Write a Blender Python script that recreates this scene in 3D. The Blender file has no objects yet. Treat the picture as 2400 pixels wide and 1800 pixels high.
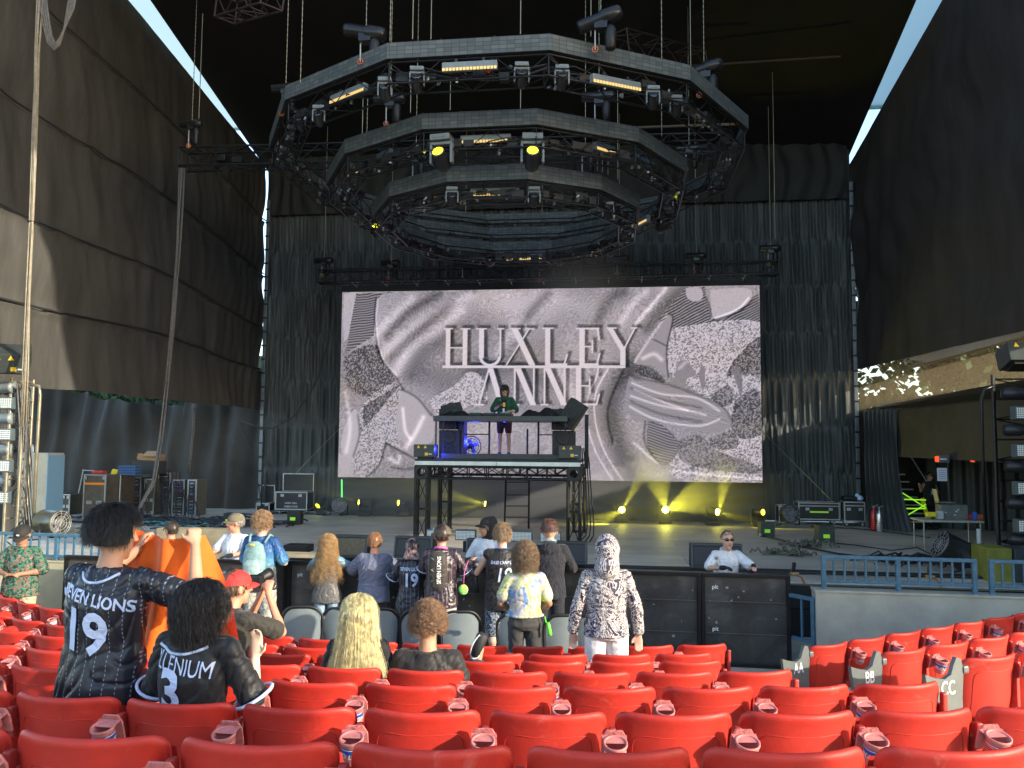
import bpy, bmesh, math, random
import numpy as np
from mathutils import Vector, Matrix, Euler, noise
from mathutils.bvhtree import BVHTree
random.seed(7)
S = bpy.context.scene
COL = S.collection
R = math.radians
# ------------------------------------------------------------------ camera
EYE = Vector((0, 0, 2.85))
YAW, PITCH, ROLL, FPX = R(7.4), R(4.364), .008, 1900.0
CF = Vector((-math.sin(YAW)*math.cos(PITCH), math.cos(YAW)*math.cos(PITCH), math.sin(PITCH)))
R0 = Vector((math.cos(YAW), math.sin(YAW), 0))
U0 = R0.cross(CF)
CR = R0*math.cos(ROLL) + U0*math.sin(ROLL)
CU = U0*math.cos(ROLL) - R0*math.sin(ROLL)
cd = bpy.data.cameras.new('camera'); cam = bpy.data.objects.new('camera', cd); COL.objects.link(cam)
cd.sensor_width = 36; cd.lens = 36*FPX/2400; cd.clip_end = 2000; cd.clip_start = .05
m3 = Matrix((CR, CU, -CF)).transposed()
cam.matrix_world = Matrix.Translation(EYE) @ m3.to_4x4()
S.camera = cam
# ------------------------------------------------------------------ world, sun, exposure
SUNEL = R(17)
SUNV = Vector((.925*math.cos(SUNEL), -.380*math.cos(SUNEL), math.sin(SUNEL)))
w = bpy.data.worlds.new('World'); S.world = w; w.use_nodes = True
nt = w.node_tree; bg = nt.nodes['Background']
sky = nt.nodes.new('ShaderNodeTexSky'); sky.sky_type = 'NISHITA'; sky.sun_disc = False
sky.sun_elevation = SUNEL; sky.sun_rotation = math.atan2(SUNV.x, SUNV.y)
nt.links.new(sky.outputs[0], bg.inputs[0]); bg.inputs[1].default_value = .15
sl = bpy.data.lights.new('sun', 'SUN'); sl.energy = 2.1; sl.angle = R(.5); sl.color = (1, .90, .72)
so = bpy.data.objects.new('sun', sl); COL.objects.link(so)
so.rotation_euler = SUNV.to_track_quat('Z', 'Y').to_euler()
S.view_settings.view_transform = 'Standard'; S.view_settings.look = 'None'
S.view_settings.exposure = 1.95; S.view_settings.gamma = 1
S.cycles.max_bounces = 8; S.cycles.transparent_max_bounces = 16
S.cycles.volume_bounces = 0

# pixel helpers: where a pixel's sight line meets a plane of the place
def ray(px, py): return CF + CR*((px-1200)/FPX) + CU*((900-py)/FPX)
def atd(px, py, d): return EYE + ray(px, py)*d
def atz(px, py, z):
    r = ray(px, py); return EYE + r*((z-EYE.z)/r.z)
def aty(px, py, y):
    r = ray(px, py); return EYE + r*(y/r.y)
def atx(px, py, x):
    r = ray(px, py); return EYE + r*(x/r.x)
def c2w(xc, yc, z=0): return Vector((xc*math.cos(YAW)-yc*math.sin(YAW), xc*math.sin(YAW)+yc*math.cos(YAW), z))
def pix(p):
    d = Vector(p)-EYE; q = d.dot(CF); return (1200+d.dot(CR)/q*FPX, 900-d.dot(CU)/q*FPX, q)

# ------------------------------------------------------------------ materials
MATS = {}
def N(nt, t, **k):
    n = nt.nodes.new(t)
    for a, b in k.items(): setattr(n, a, b)
    return n
def mat(name, col, rough=.6, metal=0, var=0, vscale=4, bump=0, bscale=30, col2=None, emit=None, es=0, spec=.5, coat=0, stretch=None, sheen=0, thr=None, rnd=False):
    if name in MATS: return MATS[name]
    m = bpy.data.materials.new(name); m.use_nodes = True; nt = m.node_tree; b = nt.nodes['Principled BSDF']
    b.inputs['Base Color'].default_value = (*col, 1); b.inputs['Roughness'].default_value = rough
    b.inputs['Metallic'].default_value = metal; b.inputs['Specular IOR Level'].default_value = spec
    b.inputs['Coat Weight'].default_value = coat; b.inputs['Sheen Weight'].default_value = sheen
    if emit: b.inputs['Emission Color'].default_value = (*emit, 1); b.inputs['Emission Strength'].default_value = es
    L = nt.links.new
    if var or bump:
        tc = N(nt, 'ShaderNodeTexCoord'); mp = N(nt, 'ShaderNodeMapping'); L(tc.outputs['Object'], mp.inputs[0])
        if stretch: mp.inputs['Scale'].default_value = stretch
        if rnd:
            oi = N(nt, 'ShaderNodeObjectInfo'); ml = N(nt, 'ShaderNodeMath', operation='MULTIPLY'); ml.inputs[1].default_value = 60; L(oi.outputs['Random'], ml.inputs[0]); L(ml.outputs[0], mp.inputs['Location'])
    if var:
        nz = N(nt, 'ShaderNodeTexNoise'); nz.inputs['Scale'].default_value = vscale; nz.inputs['Detail'].default_value = 6
        nz.inputs['Roughness'].default_value = .65
        L(mp.outputs[0], nz.inputs['Vector'])
        cr = N(nt, 'ShaderNodeValToRGB'); lo, hi = thr or (.3, .7)
        cr.color_ramp.elements[0].position = lo; cr.color_ramp.elements[1].position = hi
        c2 = col2 or tuple(c*(1-var) for c in col)
        cr.color_ramp.elements[0].color = (*c2, 1); cr.color_ramp.elements[1].color = (*[min(1, c*(1+var*.3)) for c in col], 1)
        L(nz.outputs[0], cr.inputs[0]); L(cr.outputs[0], b.inputs['Base Color'])
    if bump:
        n2 = N(nt, 'ShaderNodeTexNoise'); n2.inputs['Scale'].default_value = bscale; n2.inputs['Detail'].default_value = 4
        L(mp.outputs[0], n2.inputs['Vector'])
        bp = N(nt, 'ShaderNodeBump'); bp.inputs['Strength'].default_value = bump; bp.inputs['Distance'].default_value = .02
        L(n2.outputs[0], bp.inputs['Height']); L(bp.outputs[0], b.inputs['Normal'])
    MATS[name] = m
    return m
def emis(name, col, s):
    if name in MATS: return MATS[name]
    m = bpy.data.materials.new(name); m.use_nodes = True; nt = m.node_tree; b = nt.nodes['Principled BSDF']
    b.inputs['Base Color'].default_value = (*[c*.5 for c in col], 1)
    b.inputs['Emission Color'].default_value = (*col, 1); b.inputs['Emission Strength'].default_value = s
    MATS[name] = m; return m

blk = mat('black_metal', (.018, .019, .021), .42, .3, var=.4, vscale=8)
blk2 = mat('black_paint', (.012, .012, .013), .5, 0, var=.5, vscale=5)
trussm = mat('truss_black', (.022, .023, .026), .33, .5, var=.5, vscale=12)
alu = mat('aluminium', (.55, .56, .57), .35, .85, var=.25, vscale=9)
galv = mat('galvanised_steel', (.42, .43, .43), .45, .7, var=.4, vscale=9)
conc = mat('concrete', (.36, .35, .29), .9, var=.45, vscale=1.6, bump=.35, bscale=14, thr=(.25, .72))
conc_f = mat('concrete_floor', (.40, .37, .30), .9, var=.35, vscale=2.2, bump=.3, bscale=20)
rail = mat('blue_rail_paint', (.055, .15, .235), .4, .1, var=.35, vscale=14)
plastic_blk = mat('black_plastic', (.02, .02, .022), .45, 0)
redseat = mat('red_seat_plastic', (.54, .028, .014), .40, 0, var=.3, vscale=5, col2=(.40, .022, .012), bump=.05, bscale=60, rnd=True, spec=.45)
pink = mat('faded_pink_plastic', (.60, .20, .18), .6, 0, var=.35, vscale=25, rnd=True)
def wear(m, sc, lo, hi, colr, amt, rough=None):       # sparse scuffs and dust on a painted surface
    nt = m.node_tree; b = nt.nodes['Principled BSDF']; L = nt.links.new; src = b.inputs['Base Color'].links[0].from_socket
    mp = [n for n in nt.nodes if n.type == 'MAPPING'][0]
    nz = N(nt, 'ShaderNodeTexNoise'); nz.inputs['Scale'].default_value = sc; nz.inputs['Detail'].default_value = 9; nz.inputs['Roughness'].default_value = .72; nz.inputs['Distortion'].default_value = .6
    L(mp.outputs[0], nz.inputs[0]); r_ = N(nt, 'ShaderNodeMapRange'); r_.inputs[1].default_value = lo; r_.inputs[2].default_value = hi; r_.inputs[4].default_value = amt; L(nz.outputs[0], r_.inputs[0])
    mx = N(nt, 'ShaderNodeMix', data_type='RGBA'); L(r_.outputs[0], mx.inputs[0]); L(src, mx.inputs[6]); mx.inputs[7].default_value = (*colr, 1); L(mx.outputs[2], b.inputs['Base Color'])
    if rough: r2 = N(nt, 'ShaderNodeMapRange'); r2.inputs[3].default_value = rough[0]; r2.inputs[4].default_value = rough[1]; n2 = N(nt, 'ShaderNodeTexNoise'); n2.inputs['Scale'].default_value = sc*.4; L(mp.outputs[0], n2.inputs[0]); L(n2.outputs[0], r2.inputs[0]); L(r2.outputs[0], b.inputs['Roughness'])
wear(redseat, 7, .60, .78, (.60, .22, .17), .55, (.40, .68)); wear(redseat, 45, .70, .74, (.75, .62, .55), .8)
wear(conc, 3, .5, .7, (.16, .15, .12), .5); wear(blk2, 6, .60, .75, (.07, .07, .065), .6)
cable = mat('cable_black', (.02, .02, .02), .55, 0)

# ------------------------------------------------------------------ mesh builder
def frame_z(d):
    d = d.normalized(); a = Vector((0, 0, 1)) if abs(d.z) < .95 else Vector((1, 0, 0))
    x = a.cross(d).normalized(); return x, d.cross(x)
class MB:
    def __init__(s): s.v = []; s.f = []; s.sm = []
    def add(s, vs, fs, smooth=False):
        o = len(s.v); s.v += [tuple(v) for v in vs]; s.f += [tuple(i+o for i in f) for f in fs]; s.sm += [smooth]*len(fs); return s
    def box(s, c, sz, rot=None, M=None, taper=None):
        x, y, z = sz[0]/2, sz[1]/2, sz[2]/2
        vs = [Vector((a*x, b*y, e*z)) for e in (-1, 1) for b in (-1, 1) for a in (-1, 1)]
        if taper: vs = [Vector((v.x*(taper if v.z > 0 else 1), v.y*(taper if v.z > 0 else 1), v.z)) for v in vs]
        if rot is not None:
            e = Euler(rot).to_matrix() if not isinstance(rot, Matrix) else rot
            vs = [e @ v for v in vs]
        vs = [v+Vector(c) for v in vs]
        if M: vs = [M @ v for v in vs]
        return s.add(vs, [(0, 2, 3, 1), (4, 5, 7, 6), (0, 1, 5, 4), (2, 6, 7, 3), (0, 4, 6, 2), (1, 3, 7, 5)])
    def bbox(s, c, sz, b=.01, rot=None, M=None):          # box with bevelled edges
        bm = bmesh.new(); bmesh.ops.create_cube(bm, size=1)
        for v in bm.verts: v.co = Vector((v.co.x*sz[0], v.co.y*sz[1], v.co.z*sz[2]))
        bmesh.ops.bevel(bm, geom=list(bm.edges), offset=min(b, min(sz)*.45), segments=2, affect='EDGES', profile=.6)
        mt = (Euler(rot).to_matrix() if not isinstance(rot, Matrix) else rot) if rot is not None else Matrix.Identity(3)
        vs = [mt @ v.co + Vector(c) for v in bm.verts]
        if M: vs = [M @ v for v in vs]
        bm.verts.index_update()
        s.add(vs, [tuple(v.index for v in f.verts) for f in bm.faces]); bm.free(); return s
    def bar(s, a, b, r, n=6, r2=None, smooth=True, cap=True):
        a, b = Vector(a), Vector(b); r2 = r if r2 is None else r2
        if (b-a).length < 1e-6: return s
        x, y = frame_z(b-a); vs = []
        for p, q in ((a, r), (b, r2)):
            for i in range(n):
                t = 2*math.pi*i/n; vs.append(p+x*(math.cos(t)*q)+y*(math.sin(t)*q))
        s.add(vs, [(i, (i+1) % n, n+(i+1) % n, n+i) for i in range(n)], smooth)
        if cap: s.add(vs, [tuple(range(n-1, -1, -1)), tuple(range(n, 2*n))])
        return s
    def tube(s, pts, r, n=5, closed=False):
        pts = [Vector(p) for p in pts]; m = len(pts); rs = r if isinstance(r, (list, tuple)) else [r]*m
        vs = []; x = None
        for i, p in enumerate(pts):
            t = (pts[(i+1) % m if closed else min(i+1, m-1)]-pts[i-1 if closed or i else 0])
            if t.length < 1e-9: t = Vector((0, 0, 1))
            t.normalize()
            if x is None: x, y = frame_z(t)
            else:
                x = (x-t*x.dot(t)); x = x.normalized() if x.length > 1e-6 else frame_z(t)[0]; y = t.cross(x)
            for k in range(n):
                a = 2*math.pi*k/n; vs.append(p+(x*math.cos(a)+y*math.sin(a))*rs[i])
        fs = []
        for i in range(m if closed else m-1):
            j = (i+1) % m
            for k in range(n): fs.append((i*n+k, i*n+(k+1) % n, j*n+(k+1) % n, j*n+k))
        if not closed: fs += [tuple(range(n-1, -1, -1)), tuple(range((m-1)*n, m*n))]
        return s.add(vs, fs, True)
    def lathe(s, prof, c=(0, 0, 0), axis=(0, 0, 1), n=20, smooth=True, arc=None):
        c = Vector(c); ax = Vector(axis).normalized(); x, y = frame_z(ax); m = len(prof); vs = []
        a0, a1 = arc or (0, 2*math.pi); full = arc is None; nn = n if full else n+1
        for i in range(nn):
            t = a0+(a1-a0)*i/n
            for r, h in prof: vs.append(c+ax*h+(x*math.cos(t)+y*math.sin(t))*r)
        fs = []
        for i in range(n):
            j = (i+1) % nn
            for k in range(m-1): fs.append((i*m+k, j*m+k, j*m+k+1, i*m+k+1))
        return s.add(vs, fs, smooth)
    def ball(s, c, r, n=10, m=7, rot=None):
        r = (r, r, r) if not isinstance(r, (tuple, list, Vector)) else r; c = Vector(c); vs = []; fs = []
        for j in range(m+1):
            p = math.pi*j/m
            for i in range(n):
                t = 2*math.pi*i/n
                v = Vector((r[0]*math.sin(p)*math.cos(t), r[1]*math.sin(p)*math.sin(t), r[2]*math.cos(p)))
                if rot is not None: v = rot @ v
                vs.append(c+v)
        for j in range(m):
            for i in range(n): fs.append((j*n+i, (j+1)*n+i, (j+1)*n+(i+1) % n, j*n+(i+1) % n))
        return s.add(vs, fs, True)
    def loft(s, secs, n=16, cap=True):   # secs: (centre, half-width vector, half-depth vector)
        vs = []; m = len(secs)
        for c, a, b in secs:
            for i in range(n):
                t = 2*math.pi*i/n; vs.append(Vector(c)+Vector(a)*math.cos(t)+Vector(b)*math.sin(t))
        fs = [(j*n+i, j*n+(i+1) % n, (j+1)*n+(i+1) % n, (j+1)*n+i) for j in range(m-1) for i in range(n)]
        if cap: fs += [tuple(range(n-1, -1, -1)), tuple(range((m-1)*n, m*n))]
        return s.add(vs, fs, True)
    def prism(s, poly, h, M=None):       # poly in xy, extruded along z from 0 to h
        n = len(poly); vs = [Vector((p[0], p[1], z)) for z in (0, h) for p in poly]
        if M: vs = [M @ v for v in vs]
        return s.add(vs, [tuple(range(n-1, -1, -1)), tuple(range(n, 2*n))]+[(i, (i+1) % n, n+(i+1) % n, n+i) for i in range(n)])
    def grid(s, nu, nv, fn, smooth=True):
        vs = [fn(i/nu, j/nv) for j in range(nv+1) for i in range(nu+1)]
        fs = [(j*(nu+1)+i, j*(nu+1)+i+1, (j+1)*(nu+1)+i+1, (j+1)*(nu+1)+i) for j in range(nv) for i in range(nu)]
        return s.add(vs, fs, smooth)
    def build(s, name, m, parent=None, kind=None, fix=True):
        me = bpy.data.meshes.new(name)
        off = Vector((0, 0, 0)); p = parent
        while p is not None: off += p.location; p = p.parent
        me.from_pydata([(v[0]-off.x, v[1]-off.y, v[2]-off.z) for v in s.v], [], s.f)
        me.polygons.foreach_set('use_smooth', s.sm)
        if fix:
            bm = bmesh.new(); bm.from_mesh(me); bmesh.ops.recalc_face_normals(bm, faces=bm.faces); bm.to_mesh(me); bm.free()
        me.materials.append(m); me.update()
        o = bpy.data.objects.new(name, me); COL.objects.link(o)
        if parent: o.parent = parent
        if kind: o['kind'] = kind
        return o
def struct(name, mb, m): return mb.build(name, m, kind='structure', fix=True)
def tag(o, label=None, cat=None, group=None, kind=None):
    if label: o['label'] = label
    if cat: o['category'] = cat
    if group: o['group'] = group
    if kind: o['kind'] = kind
    return o
def thing(name, label, cat, loc=(0, 0, 0), group=None, rz=0):
    o = bpy.data.objects.new(name, None); COL.objects.link(o); o.location = loc; o.rotation_euler = (0, 0, rz)
    o.empty_display_size = .1
    return tag(o, label, cat, group)
KIDS = {}
def copy_tree(root, loc=None, rot=None, label=None, group=None, scale=None):
    def rec(o, par):
        c = o.copy(); COL.objects.link(c)
        if par is not None: c.parent = par
        for k in list(o.children): rec(k, c)
        return c
    c = rec(root, None)
    if loc is not None: c.location = loc
    if rot is not None: c.rotation_euler = rot if isinstance(rot, (tuple, Euler)) else (0, 0, rot)
    if scale is not None: c.scale = (scale,)*3
    if label: c['label'] = label
    if group: c['group'] = group
    return c
def cat_curve(a, b, sag, n=10):
    a, b = Vector(a), Vector(b); return [a.lerp(b, i/n)-Vector((0, 0, sag*4*(i/n)*(1-i/n))) for i in range(n+1)]
ORD = ['first', 'second', 'third', 'fourth', 'fifth', 'sixth', 'seventh', 'eighth', 'ninth', 'tenth', 'eleventh', 'twelfth', 'thirteenth', 'fourteenth', 'fifteenth', 'sixteenth', 'seventeenth', 'eighteenth', 'nineteenth', 'twentieth']
# text laid on a surface: mesh of letters; fn maps (x, y) of the text plane to a point
def text_mb(txt, size, fn, bold=0, align='CENTER', shear=0, subd=2, depth=0, xs=1.0):
    cu = bpy.data.curves.new('txt', 'FONT'); cu.body = txt; cu.size = size; cu.align_x = align; cu.align_y = 'CENTER'
    cu.offset = bold*size; cu.shear = shear; cu.resolution_u = 3
    ob = bpy.data.objects.new('txt', cu); COL.objects.link(ob)
    me = bpy.data.meshes.new_from_object(ob.evaluated_get(bpy.context.evaluated_depsgraph_get()))
    bpy.data.objects.remove(ob); bpy.data.curves.remove(cu)
    bm = bmesh.new(); bm.from_mesh(me); bmesh.ops.triangulate(bm, faces=bm.faces)
    for _ in range(subd): bmesh.ops.subdivide_edges(bm, edges=[e for e in bm.edges if e.calc_length() > size*.18], cuts=1)
    bmesh.ops.triangulate(bm, faces=bm.faces); bm.verts.index_update()
    mb = MB(); mb.add([fn(v.co.x*xs, v.co.y) for v in bm.verts], [tuple(v.index for v in f.verts) for f in bm.faces])
    bm.free(); bpy.data.meshes.remove(me); return mb
# ================================================================== the setting
ZS = .83                                   # stage floor height
g = MB(); g.add([(-400, -300, -.03), (400, -300, -.03), (400, 700, -.03), (-400, 700, -.03)], [(0, 1, 2, 3)])
struct('ground', g, mat('dry_ground', (.18, .16, .10), .95, var=.4, vscale=.4))
g = MB(); g.add([(-13, 6, 0), (11, 6, 0), (11, 13.2, 0), (-13, 13.2, 0)], [(0, 1, 2, 3)])
struct('pit_floor', g, conc_f)
# stage deck
def deckmat():
    m = bpy.data.materials.new('stage_floor_ply'); m.use_nodes = True; nt = m.node_tree; b = nt.nodes['Principled BSDF']; L = nt.links.new
    tc = N(nt, 'ShaderNodeTexCoord'); mp = N(nt, 'ShaderNodeMapping'); mp.inputs['Scale'].default_value = (.25, 2.2, 1); L(tc.outputs['Object'], mp.inputs[0])
    n1 = N(nt, 'ShaderNodeTexNoise'); n1.inputs['Scale'].default_value = 3; n1.inputs['Detail'].default_value = 8; n1.inputs['Roughness'].default_value = .7
    L(mp.outputs[0], n1.inputs[0])
    n2 = N(nt, 'ShaderNodeTexNoise'); n2.inputs['Scale'].default_value = .8; n2.inputs['Detail'].default_value = 5; L(tc.outputs['Object'], n2.inputs[0])
    br = N(nt, 'ShaderNodeTexBrick'); br.inputs['Scale'].default_value = 1; br.inputs['Brick Width'].default_value = 2.44; br.inputs['Row Height'].default_value = 1.22
    br.inputs['Mortar Size'].default_value = .006; br.inputs['Color1'].default_value = (1, 1, 1, 1); br.inputs['Color2'].default_value = (.86, .86, .86, 1); br.inputs['Mortar'].default_value = (.35, .35, .35, 1)
    L(tc.outputs['Object'], br.inputs[0])
    cr = N(nt, 'ShaderNodeValToRGB'); cr.color_ramp.elements[0].position = .25; cr.color_ramp.elements[0].color = (.42, .375, .30, 1)
    cr.color_ramp.elements[1].position = .75; cr.color_ramp.elements[1].color = (.72, .65, .53, 1); L(n1.outputs[0], cr.inputs[0])
    mx = N(nt, 'ShaderNodeMix', data_type='RGBA', blend_type='MULTIPLY'); mx.inputs[0].default_value = 1; L(cr.outputs[0], mx.inputs[6]); L(br.outputs[0], mx.inputs[7])
    mx2 = N(nt, 'ShaderNodeMix', data_type='RGBA', blend_type='MULTIPLY'); mx2.inputs[0].default_value = .6; L(mx.outputs[2], mx2.inputs[6])
    cr2 = N(nt, 'ShaderNodeValToRGB'); cr2.color_ramp.elements[0].position = .3; cr2.color_ramp.elements[0].color = (.5, .5, .52, 1); cr2.color_ramp.elements[1].position = .6; L(n2.outputs[0], cr2.inputs[0]); L(cr2.outputs[0], mx2.inputs[7])
    L(mx2.outputs[2], b.inputs['Base Color']); b.inputs['Roughness'].default_value = .55; b.inputs['Specular IOR Level'].default_value = .4
    return m
g = MB(); g.box((-1.5, 21.5, ZS/2-.01), (24, 17, ZS)); g.box((-18.5, 22.0, ZS/2-.01), (10, 15, ZS))
struct('stage_floor', g, deckmat())
g = MB(); g.box((-1.5, 12.975, ZS-.23), (24, .04, .34)); g.box((-1.5, 12.99, ZS-.62), (24, .012, .42))
struct('stage_fascia', g, blk2)
g = MB(); g.box((-1.5, 12.965, ZS-.012), (24, .07, .028))
struct('stage_edge_strip', g, mat('edge_trim', (.5, .48, .42), .6, var=.3))

# ---- drapes
def drape_mat(name, dark, light, rough=.75, trans=0):
    return mat(name, light, rough, 0, var=.0001, col2=dark, vscale=1.2, bump=.25, bscale=5, sheen=.15, spec=.25)
drape_b = mat('black_drape', (.052, .060, .058), .55, 0, var=.6, col2=(.024, .028, .028), vscale=1.0, bump=.3, bscale=9, sheen=.2, stretch=(3, 3, .5))
drape_l = mat('brown_black_scrim', (.050, .049, .044), .75, 0, var=.6, col2=(.026, .0255, .023), vscale=.9, bump=.5, bscale=4, stretch=(1, 2.6, .5))
drape_r = mat('dark_scrim', (.034, .029, .028), .8, 0, var=.6, col2=(.018, .016, .015), vscale=.9, bump=.5, bscale=4, stretch=(1, 2.6, .5))
roofm = mat('black_roof_lining', (.008, .007, .0065), .9, 0, var=.7, vscale=.6, bump=.3, bscale=2)
XL, YB = -11.1, 23.6
PL = aty(611, 1193, YB); XLb = PL.x
PRc = aty(2003, 1228, YB); XRb = PRc.x
# back curtain: pleated panels with gathered seams every 1.35 m
ZT = aty(1400, 352, YB).z
seam = 1.32
def bfold(x, z):
    k = z/seam; fr = k-math.floor(k); tight = math.exp(-((min(fr, 1-fr)*seam)/.09)**2)
    row = math.floor(k)
    ph = noise.noise(Vector((x*.5, row*.9, 0)))*4+row*.35
    a = .8*math.sin(x*25+ph*2+.5*math.sin(z*2+row))+.6*math.sin(x*41.7+ph*3+z*.7)+1.3*noise.noise(Vector((x*6, z*.5, row*.6)))+.6*noise.noise(Vector((x*2, z*.4, row)))
    b = math.sin(x*60+z*3)
    amp = .05*math.sin(min(1, max(0, fr))*math.pi)**.5
    return a*amp+b*.010*tight-.03*tight
Y0 = YB
def bg_(u, v):
    x = XLb-.02+(XRb-XLb+.1)*u; z = ZS+.01+(ZT-ZS)*v
    return Vector((x, Y0-bfold(x, z-ZS)-.06, z))
g = MB(); g.grid(760, 150, bg_)
bc = g.build('back_curtain', drape_b, fix=False); tag(bc, 'wide black pleated curtain with gathered seams hanging behind the video screen', 'curtain')
# left wall: big draped scrim panels on plane X=XL, hem at about z 3.9
def lz(px, py): return atx(px, py, XL)
p1, p2 = atx(622, 412, XL), atx(275, 0, XL)
sl_l = (p2.z-p1.z)/(p1.y-p2.y)             # roof slope seen on the left
zc_l = p1.z
def topl(y): return zc_l+(p1.y-y)*sl_l
hem = atx(120, 912, XL).z
hemb = atx(600, 961, XL).z
YLF = 8.5
seams_l = [.0, .17, .34, .56, .78, 1.0]
def lfold(y, z, t):
    # swagged cloth: diagonal folds that droop from the seams
    s = .12*noise.noise(Vector((y*.35+z*.12, z*.5, 1.3)))+.05*noise.noise(Vector((y*1.6+z*.5, z*.35, 4)))+.035*noise.noise(Vector((y*4.5+z*1.2, z*.35, 8)))
    s += .05*math.sin((z*1.6+y*.55)*2.2+2*noise.noise(Vector((y*.4, z*.4, 5))))*(.4+.6*noise.noise(Vector((y*.3, z*.3, 9)))**2*3)
    e = math.exp(-abs(y-YB)/1.3)
    s += .07*e*math.sin(y*16+z*.4)
    return s
def lgrid(u, v):
    y = YB-.12-(YB-YLF)*u; zt = topl(y); zb = hem+(hemb-hem)*max(0, (y-14))/(YB-14)+.06*math.sin(y*2.1)*.3
    z = zb+(zt-zb)*v
    d = 0
    for q in seams_l[1:-1]:
        dd = (v-q+.012*math.sin(y*.6))
        d += .12*math.exp(-(dd/.012)**2)*-.4 + (.16*math.exp(-max(0, dd)/.05) if dd > 0 else 0)*.55
    k_ = min(1, (1-v)*14); return Vector((XL-d*k_+lfold(y, z, v)*(.15+.85*k_)+.25, y, z))
g = MB(); g.grid(150, 200, lgrid)
tag(g.build('side_curtain', drape_l, fix=False), 'tall swagged dark brown scrim wall on the left side of the stage', 'curtain')
# seams of the scrim: dark welted tapes
for k_, q_ in enumerate(seams_l[1:-1]):
    pts = []
    for i in range(60):
        y = YB-.2-(YB-YLF-.3)*i/59; zt = topl(y); zb = hem+(hemb-hem)*max(0, (y-14))/(YB-14); v_ = q_-.012*math.sin(y*.6); pts.append(Vector((XL+.34+lfold(y, zb+(zt-zb)*v_, v_), y, zb+(zt-zb)*v_)))
    g = MB(); g.tube(pts, .022, 4); tag(g.build('seam_rope', mat('seam_dark', (.012, .011, .010), .9)), 'dark seam running across the left scrim wall, %s from the bottom' % ['first', 'second', 'third', 'fourth'][k_], 'seam', 'seams of the left scrim wall')
# near left panel, separated by a slit of daylight
def lgrid2(u, v):
    y = 8.2-(6)*u; z = 3.2+(14-3.2)*v
    return Vector((XL+.25+lfold(y, z, v), y, z))
# lower black curtain on the left, running out from the back corner
LC0, LC1 = atz(614, 1193, ZS), atz(20, 1189, ZS)
def lgrid3(u, v):
    p = LC0.lerp(LC1, u); q = pix(p); gap = 12 if 190 < q[0] < 420 else 2 if q[0] < 190 else -6
    top = 909+(q[0]-98)*.102+gap+3*math.sin(q[0]*.09); r = ray(q[0], top); k = math.hypot(p.x, p.y)/math.hypot(r.x, r.y); zt = EYE.z+r.z*k
    f = .10*math.sin(u*70+2.2*noise.noise(V3_((u*12, v*1.3, 0)))+v*2)*(.5+.6*abs(noise.noise(V3_((u*9, v, 3)))))+.25*noise.noise(V3_((u*6+v*1.2, v*1.2, 2)))
    return Vector((p.x, p.y-f, ZS+.01+(zt-ZS)*v))
V3_ = Vector
g = MB(); g.grid(240, 40, lgrid3)
tag(g.build('lower_curtain', mat('black_velour', (.045, .042, .037), .7, 0, var=.5, vscale=1, sheen=.3), fix=False), 'black lower curtain hanging under the left scrim behind the equipment racks', 'curtain')
# right wall
q1 = aty(2003, 372, YB); q0 = aty(2003, 1228, YB)
XR = q0.x+.1; XRF = XR+1.35; YRF = 7.6
def xr(y): return XR+(YB-y)/(YB-14)*.85
def atr(px, py):                            # meets the slanting right wall
    y = 20.
    for _ in range(12): p = atx(px, py, xr(y)); y = p.y
    return p
h1, h2 = atr(2006, 868), atr(2395, 778)
t1, t2 = atr(2006, 366), atr(2214, 0)
sl_r = (t2.z-t1.z)/(t1.y-t2.y)
def rgrid(u, v):
    y = YB-.1-(YB-YRF)*u; k = (YB-y)/(YB-h2.y)
    zb = h1.z+(h2.z-h1.z)*k-.0*math.sin(k*3); zt = t1.z+(t1.y-y)*sl_r
    z = zb+(zt-zb)*v
    sw = math.sin(y*7+z*.8)*.05*math.exp(-abs(y-YB)/2.5)
    s = .2*noise.noise(Vector((y*.25+z*.2, z*.25-y*.1, 7)))+.07*noise.noise(Vector((y*1.2-z*.9, z*.7, 4)))+.06*math.sin((z*.9+(y-16)**2*.09)*2.4)
    bulge = -.25*math.sin(math.pi*min(1, v*2.5))*.5
    if z < zb+.35: s *= .3
    k_ = min(1, (1-v)*14); return Vector((xr(y)-.05+(s+sw-bulge*.3)*(.1+.9*k_), y, z))
g = MB(); g.grid(150, 170, rgrid)
tag(g.build('side_curtain', drape_r, fix=False), 'tall near-black scrim wall swagging down on the right side of the stage', 'curtain')
# translucent mesh strip under it
def meshmat():
    m = bpy.data.materials.new('grey_mesh_cloth'); m.use_nodes = True; nt = m.node_tree; L = nt.links.new; b = nt.nodes['Principled BSDF']
    b.inputs['Base Color'].default_value = (.10, .088, .07, 1); b.inputs['Roughness'].default_value = .9
    tl = N(nt, 'ShaderNodeBsdfTranslucent'); tl.inputs[0].default_value = (.20, .165, .11, 1)
    tr = N(nt, 'ShaderNodeBsdfTransparent'); m1 = N(nt, 'ShaderNodeMixShader'); m2 = N(nt, 'ShaderNodeMixShader')
    m1.inputs[0].default_value = .55; m2.inputs[0].default_value = .58
    L(b.outputs[0], m1.inputs[1]); L(tl.outputs[0], m1.inputs[2]); L(m1.outputs[0], m2.inputs[1]); L(tr.outputs[0], m2.inputs[2])
    L(m2.outputs[0], nt.nodes['Material Output'].inputs[0]); return m
k1, k2 = atr(2010, 972), atr(2395, 930)
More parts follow.
